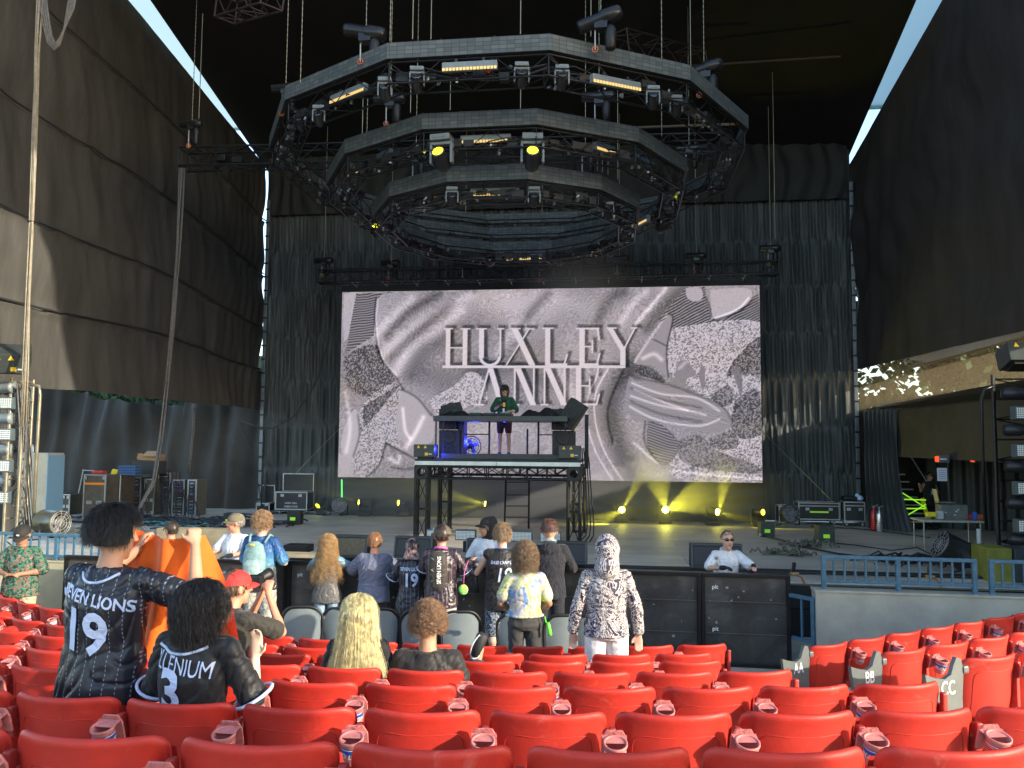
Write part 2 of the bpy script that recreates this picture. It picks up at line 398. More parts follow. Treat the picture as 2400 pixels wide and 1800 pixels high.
def rgrid2(u, v):
    y = YB-.1-(YB-h2.y+1.2)*u; k = (YB-y)/(YB-h2.y)
    zt = h1.z+(h2.z-h1.z)*k+.05; zb = k1.z+(k2.z-k1.z)*k
    return Vector((xr(y)+.12+.05*math.sin(y*9)*math.exp(-abs(y-YB)/2)+.05*noise.noise(Vector((y, v, 0))), y, zb+(zt-zb)*v))
g = MB(); g.grid(80, 10, rgrid2)
tag(g.build('mesh_curtain', meshmat(), fix=False), 'see-through grey mesh strip on the right with daylight and trees behind it', 'curtain')
def rgrid3(u, v):
    y = YB-1.6-(YB-h2.y)*u; k = (YB-y)/(YB-h2.y); zt = k1.z+(k2.z-k1.z)*k+.04; zb = zt-1.15-.1*k
    return Vector((xr(y)+.16+.05*noise.noise(Vector((y*.7, v*2, 3))), y, zb+(zt-zb)*v))
g = MB(); g.grid(60, 10, rgrid3)
tag(g.build('mesh_valance', mat('dark_mesh_cloth', (.045, .040, .034), .8, var=.5, vscale=1.5), fix=False), 'dark grey cloth valance above the stage-right doorway', 'curtain')
# black leg curtain hiding the corner by the steps
c0 = atz(2030, 1236, ZS); c1 = atz(2105, 1245, ZS)
def leg(u, v):
    p = Vector(c0).lerp(c1, u); zt = k1.z+.05; q = (1-v)**3
    return Vector((p.x+.07*math.sin(u*46+1.5*math.sin(v*3))+q*.22*u, p.y+.07*math.cos(u*46)-q*.3*u, ZS+(zt-ZS)*v))
g = MB(); g.grid(110, 14, leg)
tag(g.build('leg_curtain', drape_b, fix=False), 'narrow black curtain falling to the floor beside the fire extinguishers', 'curtain')
# outer side walls that close the wings off (seen through the doorway)
g = MB(); g.box((xr(16)+3.2, 17, 2.2), (.2, 15, 3.6)); g.box((xr(16)+1.3, YB+.25, 2.2), (4.0, .2, 3.4))
g.box((xr(11)+1.2, 11.0, 2.2), (3.6, .2, 4.4))
tag(g.build('wing_wall', mat('dark_timber_wall', (.035, .025, .018), .85, var=.5), fix=True), 'dark timber wall at the back of the right wing', 'wall')
g = MB(); g.box((xr(16)+1.7, 17, 4.05), (3.4, 14, .12))
struct('wing_ceiling', g, roofm)
# unseen pier and gusset added right of the frame to block the sun
g = MB(); g.box((xr(9)+.75, 9.2, 6), (1.6, 3.4, 15)); gp_ = [(7.55, 9.5), (7.6, 17.5), (3.5, 17.5), (4.6, 15.2), (6.3, 12.6)]; g.add([Vector((x_, a, z)) for x_ in (xr(9)+.2, xr(9)+.5) for a, z in gp_], [(4, 3, 2, 1, 0), (5, 6, 7, 8, 9)]+[(i, (i+1) % 5, 5+(i+1) % 5, 5+i) for i in range(5)])

tag(g.build('sun_block_pier', blk2, fix=True), 'unseen black pier right of the frame, added to block low sun', 'wall')
# roof: sloping black lining with daylight slits at either side
r1, r2 = Vector(p1), Vector(p2)
def onroof(px, py, sgn):
    # point on the plane z = z0 + s*(YB - y) along the sight line
    z0, s = (zc_l+.35, sl_l) if sgn < 0 else (t1.z+.35, sl_r)
    r = ray(px, py); k = (z0+s*YB-EYE.z)/(r.z+s*r.y); return EYE+r*k
ra, rb = onroof(628, 402, -1), onroof(352, 0, -1)
rc, rd = onroof(1994, 356, 1), onroof(2148, 0, 1)
def ext(a, b, t): return a+(b-a)*t
rows = []
LN = 24
def roofpt(u, v):
    a = ext(ra, rb, -.35+u*2.1); b = ext(rc, rd, -.35+u*2.1)
    p = a.lerp(b, v)
    return p+Vector((0, 0, .12*noise.noise(Vector((p.x*.4, p.y*.4, 0)))*(1 if .02 < v < .98 else 0)+(.5*math.sin(v*math.pi))*.3))
g = MB(); g.grid(40, 60, roofpt)
struct('roof', g, roofm)
# pale translucent outer roof sheets above the slits
sheetm = bpy.data.materials.new('white_roof_sheet'); sheetm.use_nodes = True
_b = sheetm.node_tree.nodes['Principled BSDF']; _b.inputs['Base Color'].default_value = (.62, .72, .68, 1); _b.inputs['Roughness'].default_value = .9
_t = sheetm.node_tree.nodes.new('ShaderNodeBsdfTranslucent'); _t.inputs[0].default_value = (.55, .68, .64, 1)
_m = sheetm.node_tree.nodes.new('ShaderNodeMixShader'); _m.inputs[0].default_value = .75
sheetm.node_tree.links.new(_b.outputs[0], _m.inputs[1]); sheetm.node_tree.links.new(_t.outputs[0], _m.inputs[2])
sheetm.node_tree.links.new(_m.outputs[0], sheetm.node_tree.nodes['Material Output'].inputs[0])
for sgn, e0 in ((-1, onroof(540, 300, -1)), (1, onroof(2065, 235, 1))):
    sl_ = sl_l if sgn < 0 else sl_r
    yy = e0.y+1.2; g = MB()
    x0 = e0.x+(-2.8 if sgn < 0 else -2.2); x1 = e0.x+(3.0 if sgn < 0 else 3.4)
    z0 = e0.z+.7-sl_*1.2
    g.add([(x0, yy, z0), (x1, yy, z0), (x1, yy-14, z0+sl_*14), (x0, yy-14, z0+sl_*14)], [(0, 1, 2, 3)])
    g.box(((x0+x1)/2, yy, z0), (x1-x0, .08, .12))
    struct('roof_sheet', g, sheetm)
# unseen panels added to keep low sun from the slit and left scrim
g = MB(); g.box((XR+2.6, 17.6, 9.9), (.2, 19, 9.0)); g.box((XR+3.2, 1.6, 16.9), (.3, 17, 6.2)); g.box((XR+8, 13.6, 16), (.3, 16, 7.2))
g.build('x', blk2) if 0 else tag(g.build('sun_block_panels', blk2, fix=True), 'unseen panels beyond the right curtain, added to block low sun', 'wall')
# ---- concrete seating terrace, one tread per row, curved about the stage
ARC = (.3, 18.5)
ROWS = [(2.52, 1727, .54, 1225), (3.50, 1649, .535, 1143.6), (4.42, 1593, .535, 1085.7), (5.28, 1560, .535, 1101), (6.15, 1537, .52, 1379), (7.0, 1521, .54, 1385), (7.95, 1503, .54, 943)]
TOPZ = [atd(1230, y, d).z for d, y, w_, x_ in ROWS]
FLZ = [z-.86 for z in TOPZ]
print('tiers', [round(z, 2) for z in FLZ])
def arcp(rad, a, z=0):                       # a measured from straight back toward the camera
    return c2w(ARC[0]+rad*math.sin(a), ARC[1]-rad*math.cos(a), z)
def sector(mb, r0, r1, z0, z1, a0, a1, n=40):
    vs = []
    for i in range(n+1):
        a = a0+(a1-a0)*i/n
        for r_, z_ in ((r0, z0), (r1, z0), (r1, z1), (r0, z1)): vs.append(arcp(r_, a, z_))
    fs = [(4*i+k, 4*i+(k+1) % 4, 4*i+4+(k+1) % 4, 4*i+4+k) for i in range(n) for k in range(4)]
    fs += [(0, 1, 2, 3), (4*n+3, 4*n+2, 4*n+1, 4*n)]
    mb.add(vs, fs)
g = MB()
for i, (d, y, w_, x_) in enumerate(ROWS):
    rad = ARC[1]-d
    sector(g, rad-.42, rad+.58 if i else rad+4, -.02, max(FLZ[i], .01+.004*(7-i)), -1.25, 1.1)
struct('seating_terrace', g, conc_f)

g = MB(); g.box((10.6, -8.6, 4.6), (.4, 14, 9.4))  # unseen wall added to shade the near left seat rows
tag(g.build('unseen_shade_wall', blk2), 'unseen dark wall behind the camera, added to shade the near seats', 'wall')

# plain upper border cloth, darkened to stand in for roof shade on the curtain
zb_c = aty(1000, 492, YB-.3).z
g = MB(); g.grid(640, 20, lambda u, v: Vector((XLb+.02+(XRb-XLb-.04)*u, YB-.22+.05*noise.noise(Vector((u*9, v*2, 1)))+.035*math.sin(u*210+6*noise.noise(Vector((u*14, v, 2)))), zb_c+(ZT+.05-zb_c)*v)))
tag(g.build('border_cloth', mat('border_cloth_shade_tone', (.020, .021, .020), .75, var=.5, vscale=1.5, bump=.4, bscale=6), fix=False), 'plain border cloth across the top of the pleated curtain, darkened as roof shade', 'curtain')
# ================================================================== red folding seats
def seat_proto():
    t = thing('stadium_seat', 'red folding stadium seat', 'seat', (0, 0, 0))
    hw = .248
    prof = [(.010, .40), (-.012, .47), (-.028, .56), (-.041, .66), (-.052, .75), (-.059, .80), (-.065, .822), (-.0695, .836), (-.071, .848), (-.067, .857), (-.059, .861), (-.050, .860), (-.043, .853), (-.039, .840), (-.034, .80), (-.016, .66), (.012, .47), (.034, .40)]
    us = [-1, -.985, -.96, -.92, -.86, -.78, -.6, -.4, -.2, 0, .2, .4, .6, .78, .86, .92, .96, .985, 1]
    vs = []
    for u in us:
        a = abs(u); tt = max(0, (a-.80)/.2); dz = .050*(1-math.sqrt(max(0, 1-tt*tt)))
        for (y, z) in prof:
            k = min(1, max(0, (z-.55)/.3)); zb = min(1, max(0, (.55-z)/.15)); zz = z-dz*k+dz*zb*.8
            vs.append((u*hw*(1-.03*zb), y+.085*a**2.2+.012*tt**2, zz))
    m = len(prof); g = MB()
    g.add(vs, [(i*m+k, (i+1)*m+k, (i+1)*m+(k+1) % m, i*m+(k+1) % m) for i in range(len(us)-1) for k in range(m)] + [tuple(range(m)), tuple(range((len(us)-1)*m+m-1, (len(us)-1)*m-1, -1))], True)
    o = g.build('backrest', redseat, t)
    # pressed panel outline on the rear of the shell
    g = MB()
    def rear(x, z):
        a = abs(x/hw); y = np.interp(z, [p[1] for p in prof[:9]], [p[0] for p in prof[:9]]); return (x, y+.085*a**2.2-.0005, z)
    pts = [rear(-.185, z) for z in (.43, .5, .6, .68, .72)]+[rear(-.178, .748), rear(-.16, .765)]+[rear(x, .772-.006*(1-(x/.15)**2)) for x in (-.13, -.08, 0, .08, .13)]+[rear(.16, .765), rear(.178, .748)]+[rear(.185, z) for z in (.72, .68, .6, .5, .43)]
    g.tube(pts, .0022, 5); g.build('panel_rim', redseat, t)
    g = MB(); g.grid(10, 6, lambda u, v: Vector(((u-.5)*.44, .10+.05*math.sin(v*3)+.03*(1-(2*u-1)**2), .42+.36*v)))
    g.grid(10, 6, lambda u, v: Vector(((u-.5)*.44, .13+.05*math.sin(v*3)+.03*(1-(2*u-1)**2), .42+.36*v)))
    g.build('folded_pan', redseat, t)
    g = MB(); g.bbox((.27, .02, .735), (.030, .035, .11), .008); g.bbox((.27, .05, .60), (.032, .07, .24), .008)
    g.bar((.27, .06, .50), (.27, .08, .0), .022, 8); g.bbox((.27, .06, .01), (.09, .16, .02), .004)
    g.build('stanchion', mat('red_cast_metal', (.46, .05, .04), .45, .1, var=.3, vscale=10), t)
    return t
def cup_part(parent, kind, cx=.27, cy=-.100, cz=.680):
    g = MB()
    pl = [(-.052, 0), (.052, 0), (.052, .075), (.034, .108), (-.034, .108), (-.052, .075)]
    M_ = Matrix.Translation((cx, cy+.062, cz+.018)) @ Matrix.Rotation(R(90), 4, 'X')
    g.prism(pl, .010, M_)
    g.add([(cx-.052, cy+.055, cz+.108), (cx+.052, cy+.055, cz+.108), (cx+.047, cy, cz+.108), (cx-.047, cy, cz+.108)], [(0, 1, 2, 3)])
    g.lathe([(.034, 0), (.040, .02), (.0455, .095), (.050, .103), (.050, .112), (.045, .113), (.041, .108), (.0385, .06), (.032, .008), (0, .006)], (cx, cy, cz), n=22)
    g.tube([(cx-.02, cy+.045, cz+.12), (cx-.02, cy+.04, cz+.135), (cx-.02, cy+.055, cz+.13)], .0016, 4)
    g.tube([(cx+.02, cy+.045, cz+.12), (cx+.02, cy+.04, cz+.135), (cx+.02, cy+.055, cz+.13)], .0016, 4)
    TL = Matrix.Translation((cx, cy+.05, cz+.06)) @ Matrix.Rotation(R(17), 4, 'X') @ Matrix.Translation((-cx, -cy-.05, -cz-.06))
    def tl(mb): mb.v = [tuple(TL @ Vector(v)) for v in mb.v]; return mb
    c = tl(g).build('cup_holder', pink, parent)
    white = mat('sticker_white', (.75, .74, .72), .4); blue = mat('sticker_blue', (.02, .07, .36), .4); red = mat('sticker_red', (.5, .02, .02), .4)
    a0 = R(0)
    def band(z0, z1, off): return MB().lathe([(.0345+.011*z/.095+off, z) for z in np.linspace(z0, z1, 3)], (cx, cy, cz), n=28)
    def onc(z, off):
        def f(x, y):
            r_ = .0355+.011*(z+y)/.095+off; th = x/r_
            return Vector((cx+r_*math.sin(th), cy-r_*math.cos(th), cz+z+y))
        return f
    if kind == 'blue':
        tl(band(.016, .086, .0015)).build('label_band', blue, c)
        b = band(.079, .083, .0024); b.add(*(lambda q: (q.v, q.f))(band(.018, .022, .0024))); tl(b).build('label_stripe', white, c)
        tl(text_mb('BUD LIGHT', .033, onc(.050, .0032), .022, shear=.25, subd=1)).build('label_text', white, c)
    elif kind == 'red':
        tl(band(.016, .086, .0015)).build('label_band', red, c)
        g = band(.079, .083, .0024); g.add(*(lambda q: (q.v, q.f))(band(.070, .072, .0024)))
        f = onc(.045, .0028)
        dm = [(-.038, 0), (0, .024), (.038, 0), (0, -.024), (-.038, 0)]
        for a, b_ in zip(dm[:-1], dm[1:]):
            pp = [f(a[0]+(b_[0]-a[0])*k/4, a[1]+(b_[1]-a[1])*k/4) for k in range(5)]; g.tube(pp, .0009, 4)
        tl(g).build('label_stripe', white, c)
        tl(text_mb('Budweiser', .022, onc(.045, .0032), .014, shear=.35, subd=1)).build('label_text', white, c)
    elif kind == 'white':
        tl(band(.016, .086, .0015)).build('label_band', white, c)
        g = band(.03, .045, .0024); tl(g).build('label_stripe', blue, c)
    return c
PROTO = {}
for kd in ('none', 'blue', 'red', 'white', 'plain'):
    t = seat_proto()
    if kd != 'none': cup_part(t, kd)
    PROTO[kd] = t
used = set()
def place_seat(kind, loc, rz, label, group):
    if kind not in used:
        used.add(kind); t = PROTO[kind]; t.location = loc; t.rotation_euler = (0, 0, rz)
        t['label'] = label; t['group'] = group; return t
    return copy_tree(PROTO[kind], loc, rz, label, group)
ROWN = ['nearest row', 'second nearest row', 'third nearest row', 'fourth nearest row', 'fifth nearest row', 'sixth nearest row', 'farthest red row']
ROWX = [(-200, 2700), (-150, 2560), (-150, 2290), (-150, 2010), (-150, 1840), (-150, 1790), (-150, 1720)]
CUPK = {0: ['white', 'blue', 'plain', 'plain', 'red', 'blue', 'red', 'red'], 1: ['red', 'blue', 'red', 'blue', 'plain', 'white', 'red', 'blue', 'red'],
        2: ['blue', 'red', 'plain', 'red', 'blue', 'plain', 'white', 'blue', 'red', 'blue', 'none']}
for i, (d, y, wd, px0) in enumerate(ROWS):
    rad = ARC[1]-d; a_ref = math.asin(((px0-1200)/FPX*d-ARC[0])/rad)
    lst = []
    for k in range(-14, 16):
        a = a_ref+(k+.5)*wd/rad; p = arcp(rad, a, FLZ[i]); q = pix(p+Vector((0, 0, .8)))
        if q[2] < .5 or abs(a) > 1.0: continue
        if ROWX[i][0] < q[0] < ROWX[i][1]-wd*FPX/q[2]*.42: lst.append((q[0], a, p))
    lst.sort()
    for n_, (qx, a, p) in enumerate(lst):
        last = n_ == len(lst)-1 and i >= 2
        if i in CUPK and n_ < len(CUPK[i]): kd = CUPK[i][n_]
        else: kd = random.choice(['blue', 'red', 'plain', 'white'])
        if last: kd = 'none'
        s_ = place_seat(kd, p, YAW+a+random.gauss(0, .012), 'red stadium seat, %s from the left in the %s' % (ORD[n_], ROWN[i]), 'red stadium seats in the centre block')
        if wd < .53: s_.scale = (wd/.54, 1, 1)
# ---- right block: rows turned toward the stage centre, with lettered end standards
stand_m = mat('grey_end_standard', (.13, .145, .14), .5, .2, var=.2, vscale=10)
def end_std(txt):
    t = thing('end_standard', 'grey cast end panel marked %s beside the right-hand seats' % txt, 'end panel', (0, 0, 0), 'lettered grey end panels of the right seat block')
    g = MB()
    poly = [(-.33, .80), (-.30, .62), (-.24, .30), (-.20, .02), (.02, .02), (.0, .25), (-.005, .62), (.012, .80), (-.01, .875), (-.05, .885), (-.075, .84), (-.10, .78), (-.16, .755), (-.24, .77)]
    M_ = Matrix.Rotation(R(90), 4, 'X')
    g.prism([(p[0], p[1]) for p in poly], .03, M_)
    g.bbox((.03, -.015, .80), (.05, .05, .05), .012); g.bbox((.03, -.015, .28), (.05, .05, .05), .012)
    g.build('cast_panel', stand_m, t)
    text_mb(txt, .125, lambda x, y: Vector((x-.135, -.0335, y+.695)), .018, subd=0, xs=.72).build('row_letters', mat('sticker_white', (.75, .74, .72)), t)
    return t
RB = [('AA', (1893, 1516), (2392, 1437), 7.3), ('BB', (2062, 1530), (2460, 1470), 6.3), ('CC', (2250, 1545), (2600, 1500), 5.35)]
for ri, (txt, pa, pb, dd) in enumerate(RB):
    A = atd(pa[0], pa[1], dd); zt = A.z; B = atz(pb[0], pb[1], zt)
    dr = Vector((B.x-A.x, B.y-A.y, 0)); ln = dr.length; dr.normalize(); rz = math.atan2(dr.y, dr.x)
    fz = zt-.86
    es = end_std(txt); es.location = (A.x-dr.x*.02, A.y-dr.y*.02, fz); es.rotation_euler = (0, 0, rz)
    es['label'] = 'grey cast end panel with white letters %s on the aisle at the right' % txt
    n = int(ln/.50)+1
    for k in range(n):
        c = A+dr*(.30+k*.535); kd = ['red', 'blue', 'blue', 'red', 'blue', 'red', 'blue'][(k+ri*2) % 7]
        if pix((c.x, c.y, zt))[0] > 2560: break
        place_seat(kd, (c.x, c.y, fz), rz, 'red seat turned sideways, %s from the aisle in right block row %s' % (ORD[k], txt), 'red seats of the right block')
    # tread under the row
    g = MB(); nrm = Vector((-dr.y, dr.x, 0))
    P = [A-dr*.35-nrm*.55, B+dr*1.5-nrm*.55, B+dr*1.5+nrm*.5, A-dr*.35+nrm*.5]
    h_ = fz+.002*ri
    g.add([(p.x, p.y, -.02) for p in P]+[(p.x, p.y, max(h_, .05+ri*.003)) for p in P], [(3, 2, 1, 0), (4, 5, 6, 7), (0, 1, 5, 4), (1, 2, 6, 5), (2, 3, 7, 6), (3, 0, 4, 7)])
    struct('side_terrace', g, conc_f)
# ---- left block seen edge-on at the far left
for k, (px_, py_, dd) in enumerate([(6, 1440, 8.3), (18, 1478, 7.2)]):
    p = atd(px_, py_, dd); place_seat('none', (p.x, p.y, p.z-.86), YAW-1.15, 'red seat turned away at the far left edge, %s of two' % ('farther', 'nearer')[k], 'red seats at the left edge')
# ---- padded grey chairs on the pit floor
def grey_proto():
    t = thing('padded_chair', 'grey padded folding chair', 'chair', (0, 0, 0))
    def shape(u, v, off, inset):
        hw = (.235-inset)*(1-.12*(1-v)**1.5); a = abs(2*u-1)
        z = .46+(.50-inset)*v*(1-(a**4)*.22*v); x = (2*u-1)*hw*(1-.18*max(0, v-.6)**1.3*a)
        return Vector((x, -.05*v+.05*a**2+off, z))
    g = MB(); g.grid(18, 14, lambda u, v: shape(u, v, -.012, .022)); g.grid(18, 14, lambda u, v: shape(u, v, .012, .022))
    g.build('back_panel', mat('grey_chair_back', (.19, .225, .235), .42, 0, var=.2, vscale=3), t)
    g = MB(); pts = [shape(0, v, 0, 0) for v in np.linspace(0, 1, 9)]+[shape(u, 1, 0, 0) for u in np.linspace(.06, .94, 15)]+[shape(1, v, 0, 0) for v in np.linspace(1, 0, 9)]
    g.tube(pts, .017, 7); g.build('rim', mat('black_rubber_trim', (.012, .012, .013), .5), t)
    g = MB(); g.bbox((0, .22, .455), (.44, .42, .06), .02); g.build('seat_pad', mat('black_vinyl', (.015, .015, .016), .45), t)
    g = MB()
    for sx in (-1, 1):
        g.bar((sx*.22, .40, 0), (sx*.21, -.03, .48), .012); g.bar((sx*.22, -.06, 0), (sx*.21, .38, .44), .012)
    g.build('folding_legs', blk, t); return t
gp = grey_proto(); first = True
GC = [(709, 1419, 9.25, 0), (801, 1423, 9.35, -.1), (890, 1424, 9.4, .05), (985, 1433, 9.35, 0), (1080, 1434, 9.3, .1), (1212, 1440, 9.2, -.05), (1322, 1440, 9.15, .1), (1392, 1441, 9.15, 0)]
GL = ['leftmost grey padded chair back, lit pale behind the curly-haired woman', 'grey padded chair second from left, partly behind the blonde woman', 'blue-grey padded chair just right of the blonde woman', 'grey padded chair behind the head of the curly-haired seated man', 'blue-grey padded chair right of the curly-haired seated man', 'grey padded chair left of the woman in the tie-dye top', 'grey padded chair right of the woman in the tie-dye top', 'rightmost grey padded chair, behind the patterned hoodie']
for i, (px_, py_, dd, rz_) in enumerate(GC):
    p = atd(px_, py_, dd)
    o = gp if first else copy_tree(gp); first = False
    o.location = (p.x, p.y, max(0, p.z-.965)); o.rotation_euler = (0, 0, YAW+rz_-(px_-1200)/1900*.3); o['label'] = GL[i]; o['group'] = 'grey padded chairs in front of the barrier'
# ================================================================== rigging
def truss(name, label, cat, a, b, w, h, bay=.5, r=.025, rl=.012, up=Vector((0, 0, 1)), group=None, m=None, parent=None, ends=True):
    m = m or trussm
    a, b = Vector(a), Vector(b); d = (b-a).normalized(); s_ = d.cross(up).normalized(); u_ = s_.cross(d).normalized()
    if parent is None: t = thing(name, label, cat, a, group)
    else: t = parent
    cs = [(-w/2, -h/2), (w/2, -h/2), (w/2, h/2), (-w/2, h/2)]
    for x, y in cs:
        o = s_*x+u_*y; MB().bar(a+o, b+o, r, 8).build('chord', m, t)
    g = MB(); L = (b-a).length; n = max(2, round(L/bay))
    for f in range(4):
        p, q = cs[f], cs[(f+1) % 4]; P = s_*p[0]+u_*p[1]; Q = s_*q[0]+u_*q[1]
        for i in range(n):
            A = a+d*(L*i/n); B = a+d*(L*(i+1)/n)
            g.bar(A+(P if i % 2 else Q), B+(Q if i % 2 else P), rl, 5)
            if f % 2 == 0: g.bar(A+P, A+Q, rl, 5)
    g.build('lacing', m, t)
    if ends:
        g = MB()
        for f_, E in ((0, a), (1, b)):
            g = MB()
            for f in range(4):
                p, q = cs[f], cs[(f+1) % 4]; g.bar(E+s_*p[0]+u_*p[1], E+s_*q[0]+u_*q[1], r*.9, 6)
            g.build('end_frame', m, t)
    return t
# --- led material
def ledmat():
    m = bpy.data.materials.new('led_panel_face'); m.use_nodes = True; nt = m.node_tree; b = nt.nodes['Principled BSDF']; L = nt.links.new
    tc = N(nt, 'ShaderNodeTexCoord'); sp = N(nt, 'ShaderNodeMapping'); sp.inputs['Rotation'].default_value = (R(90), 0, 0); L(tc.outputs['Object'], sp.inputs[0])
    br = N(nt, 'ShaderNodeTexBrick'); br.offset = 0; br.inputs['Scale'].default_value = 1; br.inputs['Brick Width'].default_value = .125; br.inputs['Row Height'].default_value = .065; br.inputs['Mortar Size'].default_value = .004
    br.inputs['Color1'].default_value = (.125, .14, .137, 1); br.inputs['Color2'].default_value = (.075, .087, .088, 1); br.inputs['Mortar'].default_value = (.035, .038, .038, 1)
    L(sp.outputs[0], br.inputs[0]); L(br.outputs[0], b.inputs['Base Color']); b.inputs['Roughness'].default_value = .5; b.inputs['Specular IOR Level'].default_value = .3
    return m
LEDM = ledmat()
RC = c2w(-.12, 17.0)
red_sling = mat('red_sling', (.45, .03, .02), .7); orange_m = mat('orange_clamp', (.55, .12, .02), .6); copper = mat('worn_brass', (.4, .25, .12), .4, .7)
def ring(label, Rv, mid, ytop, ybot, tr=.42, th=.34):
    ap = Rv*math.cos(R(15)); Y = RC.y-ap
    zt = aty(mid, ytop, Y).z; zb = aty(mid, ybot, Y).z
    t = thing('lighting_ring', label, 'lighting truss', (RC.x, RC.y, zb), 'twelve-sided hanging lighting rings')
    V = [Vector((RC.x+Rv*math.sin(R(15+30*k-180)), RC.y+Rv*math.cos(R(15+30*k-180)), 0)) for k in range(12)]
    rnd = random.Random(int(Rv*100))
    for k in range(12):
        a, b = V[k], V[(k+1) % 12]; mid_ = (a+b)/2; ln = (b-a).length
        out = (mid_-Vector((RC.x, RC.y, 0))).normalized()
        o = MB().box((0, 0, (zt-zb)/2), (ln+.02, .07, zt-zb)).build('led_panel', LEDM); o.parent = t
        o.location = (mid_.x-RC.x, mid_.y-RC.y, 0); o.rotation_euler = (0, 0, math.atan2((b-a).y, (b-a).x))
        g = MB()
        nn = 3
        for i in range(nn+1):
            p = a.lerp(b, i/nn); g.box((p.x, p.y, zt+.012), (.03, .03, .03))
        g.box((mid_.x, mid_.y, zb-.02), (.02, .02, .02))
        # under truss: four chords and lacing
        C = Vector((RC.x, RC.y, 0)); k0 = 1-.04/Rv; k1 = 1-(.04+tr)/Rv
        def P(v, kk, z): return C+(v-C)*kk+Vector((0, 0, z))
        z0, z1 = zb-.03, zb-.03-th
        for kk, z in ((k0, z0), (k1, z0), (k0, z1), (k1, z1)): g.bar(P(a, kk, z), P(b, kk, z), .017, 6)
        nb = max(3, round(ln/.42))
        for i in range(nb):
            f0, f1 = i/nb, (i+1)/nb
            for (ka, za, kb, zb_) in ((k0, z0, k0, z1), (k1, z0, k1, z1), (k0, z1, k1, z1)):
                A, B = (ka, za), (kb, zb_)
                if i % 2: A, B = B, A
                g.bar(P(a, A[0], A[1]).lerp(P(b, A[0], A[1]), f0), P(a, B[0], B[1]).lerp(P(b, B[0], B[1]), f1), .009, 5)
        for kk in (k0, k1): g.bar(P(a, kk, z0), P(a, kk, z1), .015, 6)
        g.bar(P(a, k0, z1), P(a, k1, z1), .015, 6)
        g.build('truss_segment', trussm, t)
        # looms and clamps lying in the truss
        g = MB()
        for j in range(4):
            pts = [P(a, k0+(k1-k0)*rnd.random(), z0-th*rnd.uniform(.1, .9)).lerp(P(b, k0+(k1-k0)*rnd.random(), z0-th*rnd.uniform(.1, .9)), q/5)+Vector((0, 0, rnd.uniform(-.03, .03))) for q in range(6)]
            g.tube(pts, .012, 5)
        for j in range(6):
            p = P(a, k0+(k1-k0)*rnd.uniform(.2, .8), z0-th*rnd.uniform(.25, .8)).lerp(P(b, k0+(k1-k0)*.5, z0-th*.5), (j+rnd.uniform(.2, .8))/6); g.box(p, (rnd.uniform(.12, .26), rnd.uniform(.08, .16), rnd.uniform(.08, .16)), (0, 0, math.atan2((b-a).y, (b-a).x)))
        g.build('cable_loom', cable, t)['kind'] = 'stuff'
        g = MB(); g2 = MB()
        for j in range(7):
            p = P(a, k0+(k1-k0)*rnd.random(), z0-th*rnd.uniform(0, 1)).lerp(P(b, k0+(k1-k0)*rnd.random(), z0-th), rnd.random())
            g.box(p, (rnd.uniform(.02, .05), rnd.uniform(.02, .04), rnd.uniform(.02, .09)), (rnd.random(), 0, rnd.random()*3))
        g.build('clamps', galv, t).__setitem__('kind', 'stuff')
        if rnd.random() < .45:
            p = P(a, k0+(k1-k0)*.5, z0-th*.4).lerp(P(b, k0+(k1-k0)*.5, z0-th*.4), rnd.uniform(.2, .8))
            MB().ball(p, (.05, .04, .03), 6, 4).build('sling', rnd.choice([red_sling, orange_m]), t)
    return t, zt, zb, ap
R1 = ring('uppermost and widest lighting ring with grey video panels round it', 4.95, 1078, 93, 131)
R2 = ring('middle lighting ring hanging inside and below the widest one', 3.78, 1123, 262, 299, .40, .32)
R3 = ring('lowest and smallest lighting ring of the three', 2.83, 1150, 388, 424, .36, .27)
# --- moving heads
lens_off = mat('lens_glass', (.02, .02, .03), .08, 0, coat=1); lens_on = emis('yellow_lens', (.95, .93, .02), 1.3); shell_g = mat('fixture_grey', (.20, .23, .24), .42, .1, var=.2, vscale=9)
shell_b = mat('fixture_black', (.022, .022, .026), .42, .1)
def mover(on, grey, pitch=R(-35), yawh=0, up=False):
    t = thing('moving_light', 'moving head light', 'stage light', (0, 0, 0))
    sh = shell_g if grey else shell_b; g = MB()
    g.bbox((0, 0, -.05), (.36, .30, .11), .02); g.bbox((0, -.155, -.045), (.20, .012, .05), .004)
    g.build('base', sh, t)
    g = MB()
    for sx in (-1, 1):
        g.bbox((sx*.185, 0, -.32), (.045, .13, .34), .018)
    g.bbox((0, 0, -.14), (.41, .15, .06), .022); g.build('yoke', sh, t)
    # head as a child that is tilted
    M_ = Matrix.Translation((0, 0, -.42)) @ Matrix.Rotation(yawh, 4, 'Z') @ Matrix.Rotation(pitch, 4, 'X')
    ax = M_.to_3x3() @ Vector((0, -1, 0)); c = M_.translation
    g = MB(); g.lathe([(0, -.24), (.08, -.235), (.125, -.18), (.135, -.05), (.12, .08), (.105, .17), (.112, .18), (.112, .235), (.098, .24), (.096, .21)], c, ax, 20)
    h = g.build('head', shell_b, t)
    MB().lathe([(0, .222), (.06, .220), (.097, .212)], c, ax, 20).build('lens', lens_on if on else lens_off, h)
    MB().lathe([(.100, .212), (.112, .236), (.114, .225)], c, ax, 20).build('lens_ring', shell_g, h)
    return t
MP = {('off', 1): mover(0, 1), ('off', 0): mover(0, 0), ('on', 1): mover(1, 1, R(-22)), ('on', 0): mover(1, 0, R(-30), R(35))}
seen_m = set()
